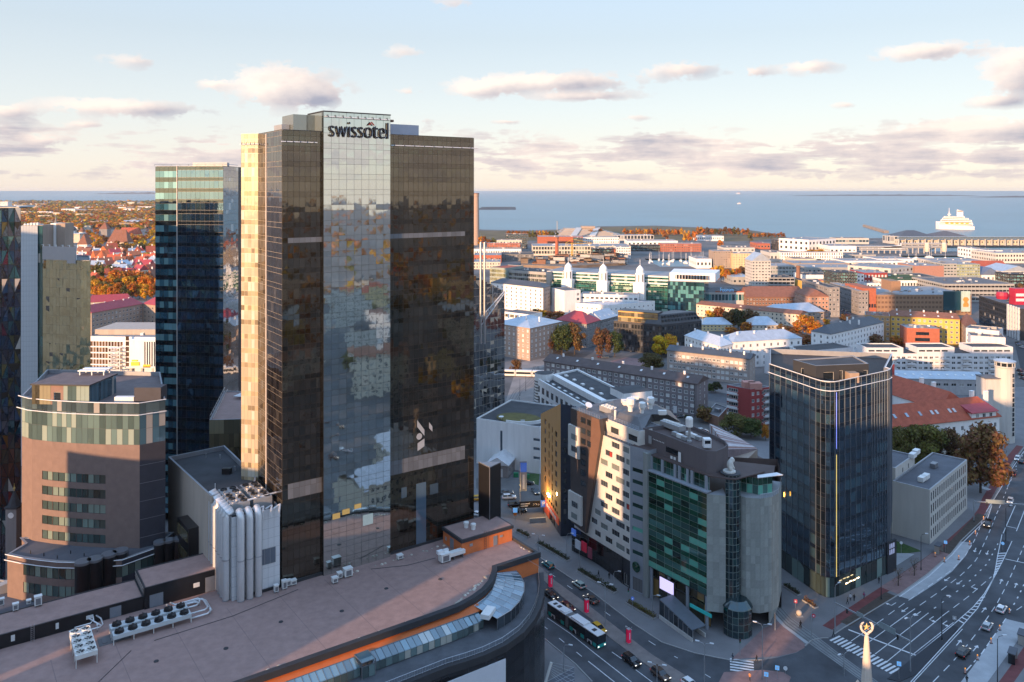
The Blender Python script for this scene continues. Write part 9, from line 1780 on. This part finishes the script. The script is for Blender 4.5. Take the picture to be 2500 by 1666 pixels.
def hedge(k,a,b,w,label,col='dark',kerbed=True):
 p,q=K(k,*a),K(k,*b);d=q-p;L=d.length;t=thing('hedge_bed',label,'hedge',p,math.atan2(d.y,d.x))
 if kerbed:MB().box(0,L,-w/2,w/2,0,.35).build('kerb_box',KERB,t);MB().box(.15,L-.15,-w/2+.15,w/2-.15,.35,.38).build('soil',SOIL,t)
 m=MB();r=random.Random(int(L*100))
 for i in range(int(L*55)):
  x=r.uniform(.2,L-.2);h=.55+.45*math.sin(x*1.3+L)**2;c0=Vector((x,r.uniform(-w*.4,w*.4),.35+r.uniform(.05,h)));nv=Vector((r.gauss(0,1),r.gauss(0,1),r.gauss(0,1)+.6)).normalized();u=nv.orthogonal().normalized();v=nv.cross(u);s=r.uniform(.08,.17);m.quad(c0-u*s,c0-v*s,c0+u*s,c0+v*s)
 o=m.build('foliage',LEAF,t);o.color=(*PAL[col],1)
hedge('R1',(110,425),(365,572),1.6,'kerbed dark hedge bed by the ochre block');hedge('R1',(445,650),(752,835),1.6,'kerbed dark hedge bed before the white hotel');hedge('R1',(850,915),(1078,1048),1.6,'kerbed olive hedge bed before the bank','olive');hedge('R3',(50,700),(190,790),1.3,'dark hedge along the black tower side wall');hedge('R3',(230,830),(345,905),1.3,'rusty hedge at the black tower corner','brown');hedge('R1',(-60,330),(40,380),1.3,'dark hedge bed below the parking sign')
def sign(k,x,y,label,shape='round',col='sign_blue',h=2.6):
 t=thing('traffic_sign',label,'sign',K(k,x,y),R(-20));MB().tube([(0,0,0),(0,0,h)],.045,5).build('post',LP,t);m=MB()
 if shape=='round':m.lathe([(.42,-.02),(.42,.02)],14)
 else:m.box(-.42,.42,-.42,.42,-.02,.02)
 o=m.build('plate',M(col,(.05,.12,.45)) if col=='sign_blue' else M(col),t,(0,-.06,h-.1));o.rotation_euler=(R(75),0,0);m=MB().box(-.16,.16,-.2,.12,.022,.03);q=m.build('symbol',M('billboard_white'),t,(0,-.06,h-.1));q.rotation_euler=(R(75),0,0)
M('sign_sky',(.06,.30,.62),.5)
for q in (('R1',890,962,'round blue traffic sign at the hedge before the bank'),('R1',2078,1545,'blue traffic sign by the pink paved corner','square','sign_sky'),('R1',1988,1600,'blue crossing sign on the pink traffic island','square','sign_sky'),('R3',1085,1540,'blue crossing sign on the avenue wedge island','square','sign_sky',3.4),('R1',2145,1510,'small white round sign on the pink island','round','vent_white',1.6),('R3',155,900,'small red and white sign near the white ball','square','sign_crimson',1.8),('R3',318,1010,'round red sign by the tram platform','round','sign_crimson',1.2),('R3',1105,405,'white sign on the lawn post','round','vent_white',3),('R3',1503,400,'pale blue bus stop sign','square','sign_sky',3),('R3',2017,385,'blue keep right sign on the far wedge island','round','sign_sky',2.2),('R3',1583,1045,'small grey sign at the hatched wedge tip','square','vent',1.6)):sign(*q)
for x,y,h,lb in ((855,880,2.6,'traffic light at the hotel corner'),(1772,1350,3.8,'traffic light with direction arm before the bank rotunda'),(2058,1130,3.4,'traffic light by the granite pier')):
 t=thing('traffic_light',lb,'traffic light',K('R1',x,y));MB().tube([(0,0,0),(0,0,h)],.07,6).build('pole',LP,t);m=MB().box(-.17,.17,-.15,.15,h-.9,h);hd=m.build('signal_head',FD,t)
 for i,mm in enumerate((('lamp_green',(.02,.4,.2)),('lamp_amber_off',(.15,.09,.02)),('lamp_red_off',(.2,.02,.02)))):m=MB().lathe([(.1,0),(.1,.03)],8);o=m.build('lens',M(mm[0],mm[1],.3),hd,(0,-.15,h-.75+.28*i));o.rotation_euler=(R(90),0,0)
BO=M('barrel_orange',(.65,.16,.02),.5);
for i,(x,y,wh) in enumerate(((1845,112,'bend kerb beside the oncoming black car'),(1772,242,'kerb above the left bus bay'),(1720,335,'far corner of the left bus bay'),(1622,468,'road edge of the left bus bay'),(1493,488,'kerb side of the left bus bay'),(2077,950,'lane beside the white hatchback'),(1990,1100,'edge of the right bay beside the silver hatchback'),(1912,1218,'right bay edge above the black crossover'),(1790,1368,'right bay edge beside the black crossover'),(1680,1490,'near end of the right bay'),(1410,440,'railing by the bus shelter'))):
 t=thing('warning_beacon','orange and white work beacon at the '+wh,'beacon',K('R3',x,y));MB().box(-.3,.3,-.2,.2,0,.12).build('foot',FD,t);MB().box(-.16,.16,-.05,.05,.12,1.0).build('board',BO,t)
 for k in range(3):MB().box(-.165,.165,-.055,.055,.25+.27*k,.36+.27*k).build('stripe',M('billboard_white'),t)
 MB().lathe([(.1,1.0),(.12,1.15),(.05,1.25)],8).build('lamp',M('beacon_lamp',(.8,.3,.02),.3,emit=((1,.4,.05),.5)),t)
t=thing('stone_ball','pale stone ball on the pavement by the tram track','ball',K('R3',187,968));MB().lathe([(.1,0),(.45,.12),(.66,.45),(.68,.7),(.6,1.0),(.35,1.25),(.05,1.34)],16).build('ball',M('stone_beige',(.42,.36,.30)),t,smooth=True);MB().box(-.8,.8,-.8,.8,0,.05).build('slab',KERB,t)
def shelter(k,x,y,rz,label,lx=3.4):
 t=thing('bus_shelter',label,'shelter',K(k,x,y),rz);MB().box(-lx/2,lx/2,-.8,.8,2.4,2.55).build('roof',M('roof_slate'),t)
 for xx in (-1,1):MB().box(xx*lx*.42-.06,xx*lx*.42+.06,.5,.62,0,2.4).build('post',FD,t);MB().box(xx*lx*.46-.02,xx*lx*.46+.02,-.7,.6,.2,2.3).build('side_pane',GL('glass_thin'),t)
 MB().box(-lx*.45,lx*.45,.6,.63,.2,2.3).build('back_pane',GL('glass_thin'),t);MB().box(-1,1,.2,.5,.45,.5).build('bench',M('timber',(.36,.26,.19)),t)
shelter('R3',1440,405,R(45),'dark bus shelter on the pavement by the left bay');shelter('R3',2105,1385,R(50),'grey roofed bus shelter on the right pavement');shelter('R3',2190,1215,R(50),'slatted pergola shelter farther along the right pavement')
for x,y,h,lb in ((1078,700,5.5,'bare staked young tree on pink paving'),(1222,610,5.5,'bare young tree near the dark street lamp')):
 t=thing('young_tree',lb,'tree',K('R3',x,y));q=ob('trunk',trunk_mesh(x,14),t);q.scale=(h*1.2,h*1.2,h);o=ob('crown',CRB,t);o.scale=(h,h,h);o.color=(*PAL['brown'],1)
 for s in (-1,1):MB().tube([(s*.9,.3,0),(0,0,1.8)],.05,4).build('stake',M('timber'),t)
# parking sign, flag banner, kiosk
t=thing('parking_sign','black parking sign with white arrows and blue end panel','sign',K('M1',300,1425),R(8));MB().box(0,8.6,-.1,.1,2.2,4.3).build('board',M('black_panel'),t);MB().box(6.9,8.6,-.14,.14,2.2,4.3).build('blue_panel',M('sign_blue',(.05,.12,.45)),t);text(t,'P',.8,(7.35,-.16,2.6),R(90),0,M('billboard_white'),depth=.01);[MB().box(.4,3.4-.6*k,-.12,-.1,3.4-.7*k,3.65-.7*k).build('text_line',M('billboard_white'),t) for k in range(2)];text(t,'>>>',2.2,(4.3,-.12,2.7),R(90),0,M('billboard_white'),depth=.01)
for x in (.6,7.8):MB().tube([(x,0,0),(x,0,2.2)],.1,6).build('post',LPD,t)
t=thing('flag_banner','tall blue and white banner sign in the car park','banner',K('M1',305,1420));MB().tube([(0,0,0),(0,0,17)],.14,6).build('pole',LP,t);MB().box(.1,2.2,-.05,.05,7.5,17).build('cloth',M('banner_grey',(.25,.27,.32),.7),t);MB().box(.12,2.18,-.08,.08,13.6,16.6).build('blue_top',M('sign_blue'),t);MB().box(.8,1.5,-.08,.08,8.2,12.8).build('lettering',M('billboard_white'),t)
t=thing('info_post','small blue white and orange info sign at the car park exit','sign',K('M1',265,1462));MB().box(-.7,.7,-.1,.1,2.2,3.6).build('board',M('sign_sky'),t);MB().box(-.5,.5,-.12,.12,1.3,2.2).build('orange_board',BO,t);MB().tube([(0,0,0),(0,0,2.2)],.07,5).build('post',LP,t)
t=thing('low_wall','low concrete wall at the car park edge','wall',K('M1',385,1490));m=MB();d=K('M1',520,1480)-K('M1',385,1490);m.prism([Vector((0,0)),d,d+Vector((0,.5)),Vector((0,.5))],0,1.3);m.build('wall',M('concrete'),t)
t=thing('charging_post','green and white charging post by the lawn','charger',K('M1',325,1118));MB().box(-.5,.5,-.3,.3,0,3.0).build('cabinet',M('white_metal'),t);MB().box(1.0,2.6,-.4,.4,0,1.4).build('green_bin',M('bin_green',(.02,.22,.10),.5),t)
t=thing('charging_post','green bin by the shed','bin',K('M1',272,1108));MB().box(-.9,.9,-.5,.5,0,1.5).build('bin',M('bin_green'),t)
# entrance canopy of the centre at the lower street corner
def canopy():
 p=K('R1',190,1640,8);t=thing('entrance_canopy','cable stayed slate entrance canopy at the foot of the black centre wall','canopy',p);t.location.z=8;a,b,d,e=(K('R1',*q,8)-p for q in ((190,1566),(410,1450),(420,1700),(190,1760)));MB().prism([e,d,b,a],-.2,.1).build('deck',M('roof_slate'),t);m=MB();q=K('R1',222,1405,12)-p;r=K('R1',165,1600,8)-p;m.tube([(r.x,r.y,0),(q.x,q.y,4)],.28,7);m.build('mast',M('concrete_light'),t)
 for k in range(7):f=b.lerp(d,k/6);MB().tube([(q.x,q.y,4-.4*k),(f.x,f.y,.1)],.03,4).build('stay',LP,t)
 for k in range(6):f,g=a.lerp(e,k/5),b.lerp(d,k/5);MB().tube([(f.x,f.y,.14),(g.x,g.y,.14)],.04,4).build('roof_rib',LP,t)
canopy()
# spire with star and wreath on the corner house below
def spire():
 Y=140.0;p=at(2116,Y);t=thing('spire_house','corner house roof with pale spire, gilded star and wreath','building',p);ST=M('spire_stone',(.66,.56,.46),.8,var=.06);GD=M('gilt',(.62,.42,.16),.45,metal=.3);z0,z1=15.6,25.4;rf=M('sheet_pale',(.42,.40,.42))
 m=MB();n=8;m.lathe([(1.15,13),(1.0,z0),(.30,z1)],n);m.build('spire',ST,t)
 for k in range(8):a=2*math.pi*k/8+.39;MB().tube([(1.02*math.cos(a),1.02*math.sin(a),z0),(.3*math.cos(a),.3*math.sin(a),z1)],.05,4).build('rib',ST,t)
 MB().lathe([(.3,z1),(.36,z1+.1),(.2,z1+.35),(.42,z1+.55),(.15,z1+.75)],10).build('finial',ST,t);c0=z1+1.75;w=ob('wreath',None,t,(0,0,c0))
 for s in (-1,1):
  ps=[(s*1.0*math.sin(a),0,-1.0*math.cos(a)) for a in [R(10)+R(140)*k/10 for k in range(11)]];MB().tube(ps,[.1,.16,.18,.2,.2,.2,.19,.18,.16,.13,.08],6).build('laurel_branch',ST,w)
  for k in range(10):x,y,z=ps[k];m=MB().lathe([(.02,-.16),(.12,0),(.02,.2)],5);o=m.build('laurel_leaf',ST,w,(x*1.1,-.08,z*1.1));o.rotation_euler=(0,s*.6*k*.3,0)
 vs=[]
 for k in range(10):r=.72 if k % 2==0 else .3;a=math.pi/2+k*math.pi/5;vs.append((r*math.cos(a),r*math.sin(a)))
 m=MB()
 for i in range(10):j=(i+1) % 10;m.ngon([(vs[j][0],0,vs[j][1]),(vs[i][0],0,vs[i][1]),(0,-.22,0)]);m.ngon([(vs[i][0],0,vs[i][1]),(vs[j][0],0,vs[j][1]),(0,.22,0)])
 m.build('star',GD,w)
 # body below: octagonal drum, urns, wings with pitched pale roofs
 MB().box(-2.2,2.2,-2.2,2.2,0,14.2).build('tower_base',ST,t,(0,0),R(45));
 for k in range(4):a=k*math.pi/2+R(20);MB().lathe([(.4,0),(.3,.5),(.62,1.0),(.5,1.5),(.2,1.7),(.34,2.0),(.1,2.4)],8).build('urn',ST,t,(2.1*math.cos(a),2.1*math.sin(a),14.2))
 for ang,ln in ((R(200),30),(R(-45),30)):
  w_=ob('wing',None,t,(0,0,0),ang);MB().box(1,ln,-7,7,0,11).build('wall',M('plaster_cream'),w_);m=MB().ngon([(1,-7.6,11),(ln,-7.6,11),(ln,0,14.4),(1,0,14.4)]);m.ngon([(ln,7.6,11),(1,7.6,11),(1,0,14.4),(ln,0,14.4)]);m.build('roof',rf,w_)
  for k in range(12):
   for j in range(3):m=MB();add_win(m,Matrix.Translation((2+2.3*k,-7.04,1.5+3.2*j)),1.2,1.8,2,.1);m.build('window',[FW,GLASS],w_)
spire()
hm=MB();hm.lathe([(.1,-.04),(.115,.03),(.1,.1),(.04,.14)],10);HAIR=hm.mesh('hair',M('hair_dark',(.04,.03,.025),.8))
for i,(k,x,y,col,pose,face,lb) in enumerate((('R1',610,705,BLKC,0,2.2,'person in dark coat walking past the hotel hedge'),('R1',697,718,BLKC,1,-1,'person in black jacket by the hotel entrance'),('R1',217,790,(.02,.02,.025),2,0,'person in black standing by the far red pylon'),('R1',1712,1398,(.05,.07,.1),0,.3,'person in blue grey jacket stepping onto the zebra crossing'),('R1',1908,1412,BLKC,0,2,'person in black crossing beside the tall lamp'),('R1',1852,1562,(.45,.2,.1),1,-2,'person in orange brown coat on the pink island'),('R1',2270,1125,BLKC,0,1.2,'person in dark coat on the tram platform'),('R3',648,835,(.55,.55,.58),1,1,'person in pale top before the black tower door'),('R3',682,840,BLKC,2,1,'person in long dark coat before the black tower door'),('R3',622,872,(.02,.02,.03),0,-.6,'person in black with a bag near the cycle path'),('R3',771,820,(.16,.05,.2),0,.6,'person with pink backpack beside the cycle path'),('R3',905,680,BLKC,0,.8,'person in black by the dark sign wall'),('R3',200,1082,BLKC,0,-1,'person in black waiting at the tram track'),('R3',497,1165,(.02,.035,.035),0,-.5,'person in dark green at the zebra crossing kerb'),('R3',1695,1580,BLKC,0,1,'person in black on the right bus bay'),('R1',1380,1100,BLKC,2,0,'person in black by the lit bank entrance'))):
 t=thing('person',lb,'person',K(k,x,y),face);t.location.z=.14 if lb.find('island')>0 or lb.find('pylon')>0 else .01;o=ob('body',PM[pose],t);o.color=(*col,1);ob('hair',HAIR,t,(.02,0,1.72))
 if 'backpack' in lb:MB().box(-.3,-.12,-.15,.15,1.05,1.45).build('backpack',M('poster_pink',(.28,.06,.09)),t)
# ------------------------------------------------------------------ unseen town beyond the frame fills the mirror fronts; blocks added for shade
Sv=Vector((sx,sy));Pv=Vector((-sy,sx)) if (-sy)>0 else Vector((sy,-sx))     # towards the sun, and across it
def pq(p,q):return Pv*p+Sv*q
def slab(p0,p1,q,dep,z,wall,label,gm=None,nx=14,nz=16):  # unseen block, added and sized for the shadow it throws into view
 a,b=pq(p0,q-dep),pq(p1,q-dep);cc,d=pq(p1,q),pq(p0,q);pts_=[d,cc,b,a]
 e=(pts_[1]-pts_[0]);n=Vector((e.y,-e.x));cen=(a+b+cc+d)/4
 if (pts_[0]-cen).dot(n)<0:pts_=[a,b,cc,d];
 e=(pts_[1]-pts_[0]);n=Vector((e.y,-e.x))
 if (pts_[0]-cen).dot(n)<0:pts_=pts_[::-1]
 L=abs(p1-p0);g=[G(nx,nz,L/nx*.55,z/nz*.5,z/nz*.4,z/nz)]
 return bld('shade_block',label,pts_,z,M(wall),{0:g,2:g},'flat',M('roof_grey'),gm=gm,cols=1)
slab(-110,-70,24,18,84,'plaster_grey','grey tower block behind the viewpoint, first towards the hotel');slab(-66,-42.4,30,18,79,'brick_tan','tan brick tower block behind the viewpoint');slab(-42.2,-38,30,18,46,'plaster_white','slim white block between two towers behind the viewpoint',None,4,12);slab(-37.8,16,40,18,88,'concrete','concrete tower block behind the viewpoint');slab(22,64,30,18,76,'plaster_white','white tower block behind the viewpoint');slab(70,130,20,20,62,'brick_brown','brown brick slab block behind the viewpoint');slab(-189,-152,26,18,59,'plaster_tan','tan office slab left of the viewpoint');slab(-250,-208,26,18,93,'concrete','tall concrete tower left of the viewpoint');slab(-350,-310,26,18,108,'brick_tan','tall tan brick tower left of the viewpoint');slab(-150,-119,30,18,56,'plaster_grey','grey office slab left of the viewpoint');slab(136,215,10,20,60,'plaster_cream','cream slab block far behind the viewpoint');slab(222,300,0,20,56,'brick_tan','tan slab block at the far right behind the viewpoint');slab(308,400,-10,20,56,'plaster_grey','grey slab block at the far right behind the viewpoint')
orng=random.Random(41);wl=['plaster_cream','brick_tan','plaster_white','plaster_yellow','plaster_grey','brick_red','plaster_pale_yellow','concrete_light'];wn={'plaster_cream':'cream','brick_tan':'tan brick','plaster_white':'white','plaster_yellow':'yellow','plaster_grey':'grey','brick_red':'red brick','plaster_pale_yellow':'pale yellow','concrete_light':'pale concrete'}
spots=[(150,95),(178,60),(205,110),(235,70),(265,120),(290,60),(330,110),(160,10),(200,0),(245,10),(290,-5),(335,40),(380,80),(185,-55),(235,-65),(285,-70),(340,-60),(400,10),(440,70),(410,-80),(480,-30),(520,60),(560,-80),(620,20),(700,-60),(760,60),(130,-60),(140,-120),(210,-140),(300,-150),(420,-170),(560,-180),(880,-100),(1000,60),(1150,-200),(-230,20),(-290,-60),(-330,60),(-210,-90),(-380,-120),(-450,20),(-280,-180),(-170,-170),(-60,-180),(-420,140),(-236,282),(-268,250),(-232,240)]
for i,(x,y) in enumerate(spots):
 w,d,z=orng.uniform(22,40),orng.uniform(12,16),orng.uniform(12,26);rz=R(orng.choice([-30,60,-25,55]));ca,sa=math.cos(rz),math.sin(rz)
 if x<170:w*=.6;z*=.8
 P=[Vector((x+ca*a-sa*b,y+sa*a+ca*b)) for a,b in ((-w/2,-d/2),(w/2,-d/2),(w/2,d/2),(-w/2,d/2))];k=orng.choice(wl);nz=int(z/3.3);f=[G(int(w/3),nz,1.4,1.7,1.2,3.3)];f2=[G(int(d/3.5),nz,1.4,1.7,1.2,3.3)]
 bld('apartment_block','%s apartment block in the quarter right of the viewpoint, outside the frame' % wn[k],P,z,M(k),{0:f,2:f,1:f2,3:f2},'pitched' if i % 2 else 'flat',M(orng.choice(['roof_tile_red','roof_metal_pale','roof_dark','roof_tile_brown'])),rh=4,group='blocks outside the frame')
for i in range(46):
 x,y=orng.uniform(120,700),orng.uniform(-150,120)
 if x<.66*y+30:continue
 tree(Vector((x,y)),orng.uniform(9,16),orng.uniform(7,12),orng.choice(['orange','gold','rust','olive','brown']),'street tree in the quarter right of the viewpoint, outside the frame','trees outside the frame',2)
for i in range(26):
 x,y=orng.uniform(75,135),orng.uniform(-60,110)
 if x<.66*y+6:continue
 car(Vector((x,y)),Vector((.5,-.8))*orng.choice([-1,1]),orng.choice(['hatch','sedan','suv']),orng.choice([BLKC,WHC,SIL,DRED,GRYC]),'car on the avenue outside the frame','cars outside the frame')
# ------------------------------------------------------------------ evening haze over the town
m=MB().box(-9500,9500,-2600,30000,-4,125);hz=m.mesh('haze',M('haze_air'))
mt=MT['haze_air'];nt=mt.node_tree;nt.nodes.clear();out=nt.nodes.new('ShaderNodeOutputMaterial');pv_=nt.nodes.new('ShaderNodeVolumePrincipled');pv_.inputs['Density'].default_value=.000024;pv_.inputs['Color'].default_value=(.9,.92,.96,1);pv_.inputs['Anisotropy'].default_value=.2;nt.links.new(pv_.outputs[0],out.inputs['Volume'])
ob('haze',hz,None,kind='stuff')
